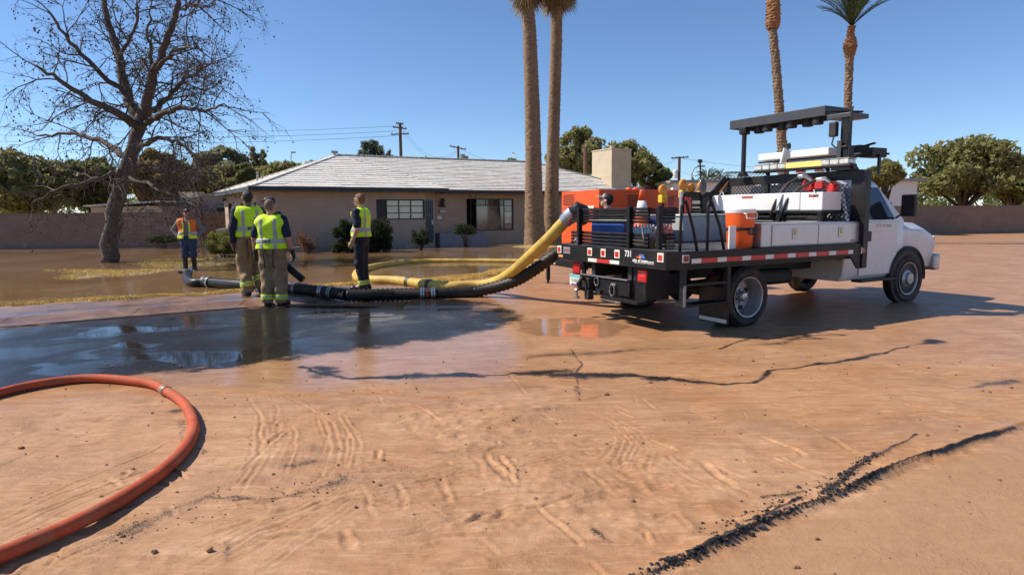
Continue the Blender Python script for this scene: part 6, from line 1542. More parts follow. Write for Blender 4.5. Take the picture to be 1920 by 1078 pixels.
Q('handle', lambda b: b.tube([(-.12, -.165, .46), (-.12, -.20, .46), (-.11, -.205, .40), (.09, -.195, .40), (.10, -.19, .46), (.10, -.16, .46)], .009, 6), WHITEPL, cl, 0)
wbd = MB(); wbd.box((-.06, -.012, 0), (.06, .012, .30)); o = wbd.build('white_board', WHITEPL, None, bevel=.004); o.location = tw(.97, .13, DKZ); o.rotation_euler = (0, 0, TA); tag(o, 'small upright white board next to the orange drinks cooler', 'board')
def cone(x, y, z, label):
    t = thing('traffic_cone', label, 'traffic cone', tw(x, y, z), TA, None)
    Q('base', lambda b: b.box((-.19, -.19, 0), (.19, .19, .03)), BLACKM, t, .01); Q('body', lambda b: b.lathe([(.150, .03), (.142, .05), (.095, .43)], 24), ORANGEPL, t, 0, True)
    Q('reflective_collar', lambda b: b.lathe([(.097, .4305), (.058, .6495)], 24), mat('collar_white', (.75, .74, .70), .4, var=.06), t, 0, True); Q('tip', lambda b: b.lathe([(.056, .65), (.036, .79), (.034, .80), (.022, .802), (.018, .77)], 24), ORANGEPL, t, 0, True)
    return t
cone(.42, 1.28, DKZ, 'orange traffic cone with one white collar standing on the truck bed')
bx = thing('storage_tote', 'blue plastic box on the truck bed behind the rear stake rack', 'box', tw(.55, 1.95, DKZ), TA); Q('body', lambda b: b.box((-.25, -.42, 0), (.25, .38, .34)), BLUEPL, bx, .02); Q('lid', lambda b: b.box((-.27, -.44, .341), (.27, .40, .375)), WHITEPL, bx, .01)
bz = thing('blue_bag', 'dark blue bag with an olive strap beside the blue box', 'bag', tw(.62, 1.38, DKZ), TA); Q('body', lambda b: b.ball((0, 0, .21), (.2, .22, .21), 16, 10), mat('navy_cloth', (.015, .025, .10), .85, bump=.2), bz, 0, True); Q('strap', lambda b: b.tube([(-.19, .12, .02), (-.215, .07, .2), (-.15, .02, .41), (-.215, -.05, .2), (-.19, -.11, .02)], .024, 6), mat('olive_webbing', (.10, .11, .03), .85), bz, 0)
CLR = mat('clear_bottle', (.50, .56, .60), .12, var=.45, scale=30, coat=.5)
def bottles(x, y, label, m_, cap, nx_=3, ny_=6):
    t = thing('bottle_pack', label, 'bottle pack', tw(x, y, DKZ), TA); 
    for i in range(nx_):
        for j in range(ny_):
            Q('bottle', lambda b: b.lathe([(.03, 0), (.033, .01), (.033, .14), (.012, .18), (.012, .2), (.0, .2)], 8, (i * .068, j * .068, .12)), m_, t, 0, True)
    Q('tray', lambda b: b.box((-.04, -.04, 0), (nx_ * .068 - .03, ny_ * .068 - .03, .119)), mat('tray_card', (.30, .24, .17), .8), t)
bottles(.25, .92, 'shrink wrapped pack of clear water bottles by the traffic cone', CLR, None)
bottles(.30, .64, 'pack of drinks in red and clear wrapping, nearest the open corner of the bed', mat('red_wrap', (.55, .16, .12), .3, var=.7, scale=25), None, 2, 3)
sb_ = thing('sand_bag', 'orange and olive sacks lying on the deck behind the grab rails', 'sack', tw(.95, 1.85, DKZ), TA); Q('body', lambda b: b.ball((0, 0, .12), (.28, .2, .12), 14, 8), mat('olive_sack', (.28, .26, .12), .85, bump=.3), sb_, 0, True); Q('orange_flap', lambda b: b.ball((.25, -.05, .15), (.2, .17, .1), 14, 8), ORANGEPL, sb_, 0, True)
for k, (x, y) in enumerate(((1.25, 2.1), (2.05, 2.1), (2.55, 2.1))):
    t = thing('white_bin', ['grey white bin behind the first grab rail', 'grey white bin in the middle of the truck bed', 'grey white bin against the tank frame'][k], 'bin', tw(x, y, DKZ), TA); Q('body', lambda b: b.prism([(-.26, 0), (.26, 0), (.3, .42), (-.3, .42)], -.25, .25, 'y'), mat('bin_grey', (.45, .46, .48), .5, var=.08), t, .02); Q('rim', lambda b: b.box((-.32, -.27, .421), (.32, .27, .45)), WHITEPL, t, .008)
# barricade lamps, signs and frames stacked against the far rack
blf = thing('sign_rack', 'black steel rack on the far side of the bed, below the amber lamps', 'rack', tw(2.80, 2.25, DKZ), TA)
Q('frame', lambda b: (b.bar((-.47, .15, 0), (-.47, .15, .80), .06, .06), b.bar((.55, .15, 0), (.55, .15, .80), .06, .06), b.bar((-.44, .15, .755), (.52, .15, .755), .05, .15), b.bar((-.44, .15, .60), (.52, .15, .60), .05, .05)), BLACK, blf); Q('galvanised_post', lambda b: (b.bar((-.54, .17, 0), (-.54, .17, .84), .05, .05), b.bar((-.36, .20, .0), (-.36, .20, .84), .03, .03)), ALU, blf)
YEL = mat('yellow_plastic', (.75, .52, .03), .4)
for k, (x, zc, rr) in enumerate(((-.23, .86, .095), (.23, .95, .10), (.42, .90, .085), (.66, .93, .095))):
    t = thing('barricade_lamp', ['amber barricade lamp leaning over the end of the orange pump unit', 'large upright amber barricade lamp, tallest of the row', 'amber barricade lamp partly hidden by the dark lens', 'amber barricade lamp right of the dark lens'][k], 'barricade lamp', tw(2.15 + x, 2.5, DKZ), TA, 'barricade lamps on the far side of the bed')
    Q('lens', lambda b: b.lathe([(.0, -.035), (rr * .8, -.03), (rr, -.01), (rr, .01), (rr * .8, .03), (0, .035)], 20, (0, 0, zc), 'y'), AMBL, t, 0, True); Q('battery_case', lambda b: b.box((-.07, -.05, zc - rr - .12), (.07, .05, zc - rr + .01)), YEL, t, .012)
    Q('stake', lambda b: b.bar((0, 0, 0), (0, 0, zc - rr - .12), .03, .03), BLACKM, t)
t = thing('dark_reflector', 'tall dark oval reflector between the amber lamps', 'reflector', tw(2.70, 2.36, DKZ), TA); Q('disc', lambda b: b.lathe([(.0, -.02), (.07, -.015), (.09, 0), (.07, .015), (0, .02)], 20, (0, 0, .92), 'y', sx=1.0, sy=1.75), mat('smoked_lens', (.14, .12, .11), .25, var=.3), t, 0, True); Q('stake', lambda b: b.bar((0, 0, 0), (0, 0, .78), .03, .03), BLACKM, t)
t = thing('folded_barricade', 'folded barricade board with an orange edge leaning by the headboard', 'barricade', tw(3.02, 2.42, DKZ), TA); Q('board', lambda b: b.bar((-.12, 0, .70), (.30, 0, 1.08), .03, .12), BLACKM, t); Q('edge', lambda b: b.bar((-.08, -.02, .66), (.34, -.02, 1.03), .03, .025), mat('edge_orange', (.75, .25, .05), .5), t); Q('leg', lambda b: b.bar((.05, .02, 0), (.05, .02, .80), .04, .04), BLACKM, t)
t = thing('shovel', 'thin dark tool handle standing up behind the barricade lamps', 'tool', tw(2.80, 2.52, DKZ), TA); Q('shaft', lambda b: b.cyl((.1, 0, 0), (-.02, 0, 1.35), .016, seg=6), BLACKM, t); Q('grip', lambda b: b.cbox((-.022, 0, 1.37), (.09, .03, .06)), BLACKM, t)
for k, (x, c_) in enumerate(((2.35, REDP), (2.75, BLACKM), (1.95, mat('maroon_paint', (.16, .02, .02), .5)))):
    t = thing('stacked_sign', ['red sign panel standing in the far rack', 'black sign panel standing nearest the headboard', 'maroon sign panel standing in the far rack'][k], 'sign', tw(x, 2.35, DKZ), TA); Q('panel', lambda b: b.box((-.07, -.01, .10), (.07, .01, .74)), c_, t); Q('foot', lambda b: b.box((-.07, -.03, 0), (.07, .03, .099)), BLACKM, t)

# ================================================================ orange trailer mounted pump beyond the truck
GA = R_(22); g0 = at_depth(1123, 400, 12.2); GF = Frame((g0[0], g0[1], 0), 22)
gen = thing('trailer_pump', 'orange enclosed trailer pump numbered 746 standing beyond the truck', 'pump trailer', GF.loc, GA)
GL_, GW_, GZ0, GZ1 = along(GF.loc, GF.u, 1281), along(GF.loc, GF.v, 1053), .62, 1.99
def G(name, fn, m, parent=gen, bevel=.008, smooth=False): mb = MB(); fn(mb); return mb.build(name, m, parent, bevel=bevel, smooth=smooth)
G('housing', lambda b: (b.box((0, 0, 1.62), (GL_, GW_, GZ1)), b.box((.0, .05, GZ0), (GL_, GW_, 1.619)), b.box((0, 0, GZ0), (.06, .0495, 1.619)), b.box((1.05, .0005, GZ0), (GL_, .0495, 1.619))), ORANGE)
gl = MB()
def louv(fn):
    for r_ in range(7):
        for c in range(6): fn(r_, c)
louv(lambda r_, c: gl.box((-.004, GW_ - .08 - (c + 1) * .085 + (.04 if r_ % 2 else 0), 1.70 + r_ * .034), (-.0005, GW_ - .08 - c * .085 - .018 + (.04 if r_ % 2 else 0), 1.70 + r_ * .034 + .019)))
gl.build('louvre_slots', BLACKM, gen)['kind'] = 'stuff'
gl = MB()
louv(lambda r_, c: gl.box((.62 + c * .07 + (.03 if r_ % 2 else 0), -.004, 1.66 + r_ * .034), (.62 + c * .07 + .056 + (.03 if r_ % 2 else 0), -.0005, 1.66 + r_ * .034 + .020)))
gl.build('louvre_slots', BLACKM, gen)['kind'] = 'stuff'
G('service_door', lambda b: b.box((-.010, .10, GZ0 + .05), (-.0005, GW_ * .62, 1.60)), ORANGE, bevel=.004); G('service_door', lambda b: b.box((-.009, GW_ * .64, GZ0 + .05), (-.0005, GW_ - .06, 1.60)), ORANGE, bevel=.004)
G('service_door', lambda b: b.box((1.15, -.010, 1.0), (1.62, -.0005, 1.66)), ORANGE, bevel=.004); G('service_door', lambda b: b.box((1.64, -.010, 1.0), (GL_ - .05, -.0005, 1.66)), ORANGE, bevel=.004)
pl2 = G('sign_plate', lambda b: b.box((-.014, .18, 1.59), (-.0105, .56, 1.68)), WHITEPL, bevel=.002)
text_mesh('lettering', 'DEWATERING', .05, GREY, pl2, face_matrix((-.0145, .37, 1.635), (0, -1, 0), (0, 0, 1)), .0006)
DRKL = mat('dark_red_decal', (.13, .03, .02), .5)
text_mesh('fleet_number', '746', .17, DRKL, gen, face_matrix((-.0105, GW_ * .50, 1.22), (0, -1, 0), (0, 0, 1)), .0006, sx=.85)
text_mesh('lettering', 'COOLING', .07, DRKL, gen, face_matrix((1.72, -.001, 1.86), (1, 0, 0), (0, 0, 1)), .0006); text_mesh('lettering', 'FLOODED SYSTEMS', .07, DRKL, gen, face_matrix((1.75, -.001, 1.77), (1, 0, 0), (0, 0, 1)), .0006)
em = MB(); em.add([(1.83, -.0112, 1.50), (1.90, -.0112, 1.50), (1.96, -.0112, 1.57), (1.88, -.0112, 1.57)], [(0, 1, 2, 3)], 0); em.add([(1.92, -.0112, 1.59), (2.0, -.0112, 1.59), (2.06, -.0112, 1.49), (1.99, -.0112, 1.49)], [(0, 1, 2, 3)], 1); em.build('city_emblem', [mat('emblem_orange', (.6, .25, .05), .5), mat('emblem_blue', (.10, .12, .4), .5)], gen)
G('engine', lambda b: (b.box((.12, .06, GZ0 + .2), (1.0, .6, 1.6)),), BLACKM)
for y in (.18, .34): G('warning_beacon', lambda b: b.lathe([(.06, GZ1), (.06, GZ1 + .02), (.05, GZ1 + .045), (.0, GZ1 + .05)], 12, (.62 + y, .22, 0)), ORANGEPL, bevel=0, smooth=True)
G('exhaust_stack', lambda b: (b.cyl((1.35, .4, GZ1), (1.35, .4, GZ1 + .10), .05, seg=10), b.ball((1.35, .4, GZ1 + .2), (.045, .045, .06), 10, 6), b.cbox((1.33, .4, GZ1 + .04), (.16, .12, .06))), BLACKM, bevel=0)
G('trailer_frame', lambda b: (b.box((-.25, .08, .48), (GL_ + .2, .16, .615)), b.box((-.25, GW_ - .16, .48), (GL_ + .2, GW_ - .08, .615)), b.box((-.33, -.05, .46), (-.251, GW_ + .15, .60)), b.box((GL_ + .2, .5, .46), (GL_ + 1.3, .62, .58))), BLACK)
for y in (.15, GW_ - .15):
    rl = G('tail_lamp', lambda b: b.lathe([(.0, -.352), (.05, -.35), (.055, -.331)], 14, (0, y, .53), 'x'), REDL, bevel=0)
G('reversing_lamp', lambda b: b.lathe([(.0, -.352), (.042, -.35), (.045, -.331)], 14, (0, GW_ - .36, .53), 'x'), LENSW, bevel=0)
G('stabiliser_jack', lambda b: (b.box((-.33, GW_ + .02, .12), (-.26, GW_ + .09, .459)), b.cyl((-.295, GW_ + .055, .06), (-.295, GW_ + .055, .12), .025)), BLACK); G('jack_foot', lambda b: b.box((-.38, GW_ - .02, .045), (-.21, GW_ + .13, .065)), STEEL)
def gw(y): 
    t = MB(); t.lathe([(.2, -.09), (.28, -.1), (.33, -.08), (.335, 0), (.33, .08), (.28, .1), (.2, .09)], 32, (1.2, y, .335), 'y'); o = t.build('wheel', TIRE, gen, smooth=35); r = MB(); r.lathe([(.2, -.08), (.2, .08), (.12, .03), (.0, .03)], 24, (1.2, y, .335), 'y'); r.build('rim', WHITEP, o)
gw(-.08); gw(GW_ + .08)
G('mud_flap', lambda b: b.box((-.30, .22, .22), (-.29, .50, .459)), RUBBER, bevel=.003); text_mesh('lettering', 'plank', .06, PAPER, gen, face_matrix((-.302, .36, .30), (0, -1, 0), (0, 0, 1)), .0006)
G('outlet_pipe', lambda b: b.cyl((-.28, GW_ * .5, .80), (-.0, GW_ * .5, .80), .10, seg=18), BLACKM, bevel=0, smooth=40)
# ================================================================ hoses
def smooth_path(pts, step=0.03):
    P_ = [np.array(p, float) for p in pts]; P_ = [2 * P_[0] - P_[1]] + P_ + [2 * P_[-1] - P_[-2]]; out = []
    for i in range(1, len(P_) - 2):
        a, b, c, d = P_[i - 1:i + 3]; n = max(2, int(np.linalg.norm(c - b) / .05))
        for k in range(n):
            t = k / n; out.append(.5 * ((2 * b) + (c - a) * t + (2 * a - 5 * b + 4 * c - d) * t * t + (3 * b - a - 3 * c + d) * t ** 3))
    out.append(P_[-2]); out = np.array(out); s = np.concatenate([[0], np.cumsum(np.linalg.norm(np.diff(out, axis=0), axis=1))])
    t = np.arange(0, s[-1], step); return np.stack([np.interp(t, s, out[:, k]) for k in range(3)], -1), s[-1]
def hose_obj(name, path, r, m_, parent=None, ribs=0.0, pitch=.04, seg=18, flat=1.0, lump=0.0):
    p, L = smooth_path(path, pitch / 2 if ribs else .04); mb = MB(); n = len(p)
    rr = [r * (1 + (ribs * (1 if i % 2 else -1) if ribs else 0) + lump * (vnoise(np.array([i * .31]), np.array([.5]), seed=3)[0] - .5)) for i in range(n)]
    mb.tube(list(p), rr, seg, flat=flat); return mb.build(name, m_, parent, smooth=True if not ribs else 60), p
HOSEB = mat('black_rubber_hose', (.011, .010, .010), .42, spec=.28, var=.3, scale=9, dirt=(.07, .045, .03), dirt_amt=.25, bump=.12, bscale=50)
HOSEC = mat('corrugated_hose', (.022, .018, .015), .5, spec=.3, var=.3, scale=9, dirt=(.12, .08, .05), dirt_amt=.35)
HOSEY = mat('yellow_hose', (.60, .40, .07), .6, var=.18, scale=4, dirt=(.25, .15, .06), dirt_amt=.75, bump=.12, bscale=70)
HOSEO = mat('orange_red_hose', (.44, .080, .032), .75, var=.25, scale=6, spec=.3, dirt=(.32, .17, .085), dirt_amt=.8, bump=.12, bscale=60)
def hp(px, py, z): return gp(px, py, z)
sh_ = thing('suction_hose', 'thick black suction hose running from the flooded yard to the truck, in coupled lengths', 'hose', hp(800, 551, .11))
so = np.array(sh_.location)
def rel(pts): return [np.array(p) - so for p in pts]
A1 = [hp(352, 512, .20), hp(351, 522, .15), hp(362, 530, .13), hp(390, 529, .15), hp(440, 533, .17), hp(500, 537, .18), hp(548, 540, .19)]
A2 = [hp(548, 540, .19), hp(572, 543, .19), hp(600, 546, .17), hp(625, 549, .15), hp(650, 553, .125)]
A3 = [hp(650, 553, .125), hp(690, 553, .115), hp(740, 551, .115), hp(800, 551, .115), hp(850, 549, .12), hp(900, 545, .15), hp(945, 533, .26), hp(985, 513, .50), hp(1020, 490, .72), hp(1048, 470, .90)]
A3[-1] = at_depth(1062, 466, 11.0); A3[-2] = at_depth(1032, 484, 11.0); A3[-3] = at_depth(1000, 507, 11.1); A3[-4] = at_depth(960, 529, 11.35)
hose_obj('hose_length', rel(A1), .105, HOSEB, sh_, 0, lump=.03); hose_obj('hose_length', rel(A2), .10, HOSEC, sh_, .10, .085)
hose_obj('hose_length', rel(A3), .103, HOSEC, sh_, .10, .085)
def coupling(parent, a, d, r, cols, nm='coupling'):
    a = np.array(a); d = np.array(d); d = d / np.linalg.norm(d); mb = MB()
    mb.tube([a - d * .14, a + d * .14], r * 1.10, 20, 0); c = mb.build(nm, BLACKM, parent, smooth=40); r2_ = MB()
    for k in (-.12, -.075, .075, .12): r2_.tube([a + d * (k - .014), a + d * (k + .014)], r * 1.18, 20)
    q = r2_.build('clamp_band', STEEL, c, smooth=40); q['kind'] = 'stuff'
    l = MB(); l.cbox(a + np.array([0, -r * 1.15, .02]), (.05, .03, .10)); l.build('cam_lever', cols, c)
pA = rel(A1)
coupling(sh_, rel([hp(390, 529, .15)])[0], np.array(A1[4]) - np.array(A1[3]), .105, BLACKM); coupling(sh_, rel([hp(551, 540.5, .19)])[0], np.array(A2[1]) - np.array(A1[-2]), .104, REDP)
coupling(sh_, rel([hp(612, 547.5, .16)])[0], np.array(A2[3]) - np.array(A2[2]), .098, BLACKM); coupling(sh_, rel([hp(803, 551, .115)])[0], np.array(A3[4]) - np.array(A3[2]), .103, REDP)
mb = MB(); e = rel([A1[0]])[0]; mb.tube([e, e + np.array([-.02, 0, .10])], .118, 20); mb.build('inlet_collar', STEEL, sh_, smooth=40); mb = MB(); mb.tube([e + np.array([-.05, -.08, .03]), e + np.array([-.16, -.1, .03])], .035, 8); mb.build('cam_lever', BLACKM, sh_)
yh = thing('discharge_hose', 'thick yellow discharge hose looping over the footway and up to the truck tail', 'hose', hp(760, 527, .12)); so = np.array(yh.location)
B = [hp(1170, 497, .10), hp(1060, 491, .08), hp(985, 490, .08), hp(900, 489, .08), hp(830, 489, .08), hp(800, 489.5, .08), hp(760, 492, .08), hp(710, 499, .09), hp(678, 507, .10), hp(668, 515, .12), hp(674, 522, .15), hp(700, 525, .17), hp(740, 526, .18), hp(775, 530, .18), hp(810, 535, .18), hp(850, 537, .18), hp(895, 535, .19), at_depth(930, 528, 11.8), at_depth(960, 510, 11.3), at_depth(995, 479, 10.9), at_depth(1030, 446, 10.5), at_depth(1058, 416, 10.3), at_depth(1068, 406, 10.25)]
hose_obj('hose_length', rel(B[:7]), .095, HOSEY, yh, 0, flat=.75, lump=.06); hose_obj('hose_length', rel(B[6:]), .100, HOSEY, yh, 0, flat=.97, lump=.05)
for (px, py, z), k in (((766, 529, .18), 0), ((805, 534.5, .18), 1)):
    c = rel([hp(px, py, z)])[0]; d = np.array([.92, -.38, 0]); mb = MB(); mb.tube([c - d * .05, c + d * .05], .112, 20); mb.build('hose_band', mat('dark_olive_band', (.09, .075, .03), .5), yh, smooth=40)
mb = MB(); e = rel([B[-1]])[0]; d = np.array(B[-1]) - np.array(B[-2]); d /= np.linalg.norm(d); mb.tube([e - d * .12, e, e + d * .10], [.115, .13, .12], 20); c_ = mb.build('coupling', STEEL, yh, smooth=40); mb = MB(); mb.tube([e + d * .10, e + d * .2, e + d * .22 + np.array([.06, .06, -.05]), e + d * .2 + np.array([.10, .30, -.20])], [.10, .11, .11, .10], 16); mb.build('outlet_elbow', BLACKM, yh, smooth=True)
mb = MB(); mb.cbox(e + np.array([.02, -.12, -.05]), (.04, .03, .12), ry=.5); mb.build('cam_lever', REDP, c_)
oh = thing('air_hose', 'orange red hose curving through the mud in the near left corner', 'hose', hp(330, 800, .04)); so = np.array(oh.location); rO = .040
O_ = [hp(-60, 752, rO), hp(60, 722, rO), hp(170, 709, rO), hp(272, 717, rO), hp(310, 732, rO), hp(345, 757, rO), hp(362, 790, rO), hp(360, 815, rO), hp(343, 845, rO), hp(310, 878, rO), hp(272, 906, rO), hp(210, 945, rO), hp(120, 990, rO), hp(0, 1040, rO), hp(-80, 1075, rO)]
hose_obj('hose_length', rel(O_), rO, HOSEO, oh, 0)
c = rel([hp(310, 732, rO)])[0]; mb = MB(); d = np.array(O_[5]) - np.array(O_[3]); d /= np.linalg.norm(d); mb.tube([c - d * .05, c + d * .05], rO * 1.12, 16); mb.build('splice', mat('dull_clamp', (.32, .22, .17), .5, metal=.4), oh, smooth=True)

# ================================================================ people: bodies and clothes as smooth-blended volumes turned into meshes
class Field:
    def __init__(s, lo, hi, h):
        s.lo = np.array(lo, float); s.h = h; s.n = np.ceil((np.array(hi) - s.lo) / h).astype(int) + 1
        s.ax = [s.lo[k] + np.arange(s.n[k]) * h for k in range(3)]; s.d = np.full(s.n, 1.0)
    def _sl(s, lo, hi):
        a = [max(0, int((lo[k] - s.lo[k]) / s.h)) for k in range(3)]; b = [min(s.n[k], int((hi[k] - s.lo[k]) / s.h) + 2) for k in range(3)]
        return tuple(slice(a[k], max(a[k], b[k])) for k in range(3))
    def grid(s, sl): return np.meshgrid(*[s.ax[k][sl[k]] for k in range(3)], indexing='ij')
    def put(s, sl, d, k, op='u'):
        f = s.d[sl]
        if op == 'u':
            h = np.clip(.5 + .5 * (f - d) / k, 0, 1); s.d[sl] = f * (1 - h) + d * h - k * h * (1 - h)
        elif op == 's': s.d[sl] = np.maximum(f, -d)
    def cap(s, a, b, ra, rb, k=.03, grow=0.0, sc=None, op='u'):
        """tapered capsule; sc = (sx, sy) widens or flattens it"""
        a, b = np.array(a, float), np.array(b, float); ra += grow; rb += grow; m_ = max(ra, rb) * (max(sc) if sc else 1) + .1
        sl = s._sl(np.minimum(a, b) - m_, np.maximum(a, b) + m_)
        if any(q.stop <= q.start for q in sl): return
        X, Y, Z_ = s.grid(sl); q = b - a
        if sc:
            X = a[0] + (X - a[0] - 0) / sc[0]; Y = a[1] + (Y - a[1]) / sc[1]; q = q / np.array([sc[0], sc[1], 1])
        t = np.clip(((X - a[0]) * q[0] + (Y - a[1]) * q[1] + (Z_ - a[2]) * q[2]) / max(1e-9, q @ q), 0, 1)
        d = np.sqrt((X - a[0] - t * q[0]) ** 2 + (Y - a[1] - t * q[1]) ** 2 + (Z_ - a[2] - t * q[2]) ** 2) - (ra + (rb - ra) * t)
        s.put(sl, d, k, op)
    def ell(s, c, r, k=.03, grow=0.0, R=None, op='u'):
        c, r = np.array(c, float), np.array(r, float) + grow; m_ = r.max() + .1; sl = s._sl(c - m_, c + m_)
        if any(q.stop <= q.start for q in sl): return
        X, Y, Z_ = s.grid(sl); X, Y, Z_ = X - c[0], Y - c[1], Z_ - c[2]
        if R is not None:
            M_ = np.array(R).T; X, Y, Z_ = M_[0, 0] * X + M_[0, 1] * Y + M_[0, 2] * Z_, M_[1, 0] * X + M_[1, 1] * Y + M_[1, 2] * Z_, M_[2, 0] * X + M_[2, 1] * Y + M_[2, 2] * Z_
        k0 = np.sqrt((X / r[0]) ** 2 + (Y / r[1]) ** 2 + (Z_ / r[2]) ** 2); k1 = np.sqrt((X / r[0] ** 2) ** 2 + (Y / r[1] ** 2) ** 2 + (Z_ / r[2] ** 2) ** 2) + 1e-9
        s.put(sl, k0 * (k0 - 1) / k1, k, op)
    def mesh(s):
        d = s.d; n = s.n; ins = d < 0
        I = np.indices(n - 1).reshape(3, -1); corners = [(0, 0, 0), (1, 0, 0), (0, 1, 0), (1, 1, 0), (0, 0, 1), (1, 0, 1), (0, 1, 1), (1, 1, 1)]
        cnt = np.zeros(n - 1, int)
        for c in corners: cnt += ins[c[0]:n[0] - 1 + c[0], c[1]:n[1] - 1 + c[1], c[2]:n[2] - 1 + c[2]]
        act = (cnt > 0) & (cnt < 8); ids = np.full(n - 1, -1); ci = np.argwhere(act); ids[act] = np.arange(len(ci))
        acc = np.zeros((len(ci), 3)); num = np.zeros(len(ci))
        for a in range(8):
            for b in range(a + 1, 8):
                A_, B_ = np.array(corners[a]), np.array(corners[b])
                if np.abs(A_ - B_).sum() != 1: continue
                va = d[tuple((ci + A_).T)]; vb = d[tuple((ci + B_).T)]; x = (va < 0) != (vb < 0); t = np.where(x, va / np.where(x, va - vb, 1), 0)
                acc += np.where(x[:, None], A_ + (B_ - A_) * t[:, None], 0); num += x
        V = s.lo + (ci + acc / num[:, None]) * s.h; Q = []
        for ax in range(3):
            u, v_ = (ax + 1) % 3, (ax + 2) % 3; sl0 = [slice(1, n[k] - 1) for k in range(3)]; sl0[ax] = slice(0, n[ax] - 1); sl1 = list(sl0); sl1[ax] = slice(1, n[ax])
            a, b = ins[tuple(sl0)], ins[tuple(sl1)]; e = np.argwhere(a != b)
            if not len(e): continue
            fl = a[tuple(e.T)]; e = e + np.array([0 if k == ax else 1 for k in range(3)])
            du, dv = np.eye(3, dtype=int)[u], np.eye(3, dtype=int)[v_]
            q = np.stack([ids[tuple((e - du - dv).T)], ids[tuple((e - dv).T)], ids[tuple(e.T)], ids[tuple((e - du).T)]], -1)
            q[~fl] = q[~fl][:, ::-1]; Q.append(q)
        return V, np.concatenate(Q)

def rotz(a): return np.array([[math.cos(a), -math.sin(a), 0], [math.sin(a), math.cos(a), 0], [0, 0, 1]])
SKIN = mat('skin_light', (.54, .31, .22), .5, var=.08, scale=12); SKIN_R = mat('skin_ruddy', (.50, .24, .16), .5, var=.08, scale=12); SKIN_T = mat('skin_tan', (.30, .16, .095), .5, var=.08, scale=12); SKIN_D = mat('skin_brown', (.15, .08, .05), .5, var=.08, scale=12)
NAVY = mat('navy_shirt', (.012, .016, .035), .85, var=.2, scale=9, bump=.25, bscale=30); GREYS = mat('grey_shirt', (.16, .15, .155), .85, var=.12, scale=9, bump=.25, bscale=30)
BUNK = mat('tan_turnout_cloth', (.285, .19, .098), .8, var=.2, scale=7, dirt=(.10, .065, .04), dirt_amt=.5, bump=.35, bscale=22); NAVYP = mat('navy_trousers', (.010, .012, .022), .8, var=.25, scale=8, bump=.25, bscale=24); JEAN = mat('blue_jeans', (.017, .036, .09), .8, var=.3, scale=7, bump=.25, bscale=40)
HIVIS = mat('hivis_lime', (.66, 1.0, .015), .7, var=.07, scale=8, bump=.2, bscale=25, emit=None); HIVO = mat('hivis_orange', (.68, .16, .03), .7, var=.07, scale=8, bump=.2, bscale=25); SILVER = mat('reflective_tape', (.40, .39, .38), .4, var=.12, scale=30); LIMEB = mat('lime_band', (.62, .80, .04), .5, var=.08)
BOOT = mat('black_boot', (.010, .010, .011), .4, var=.3, scale=12); CAPN = mat('navy_cap', (.010, .013, .022), .8, var=.15); CAPG = mat('grey_cap_front', (.36, .34, .34), .8); GLOVE_T = mat('tan_glove', (.42, .30, .14), .75, bump=.2); GLOVE_B = mat('black_glove', (.025, .027, .025), .7, var=.4, scale=30, bump=.2)
HAIRB = mat('dark_hair', (.012, .009, .008), .6, bump=.5, bscale=120); HAIRR = mat('red_hair', (.20, .075, .025), .6, bump=.5, bscale=120); HAIRS = mat('shaved_hair', (.20, .115, .085), .7, bump=.3, bscale=200)
EYEW = mat('eye', (.6, .6, .58), .2); EYED = mat('dark_eye', (.02, .015, .01), .2); LIP = mat('lips', (.35, .14, .11), .5); SHADE = mat('dark_glasses', (.008, .008, .009), .12)

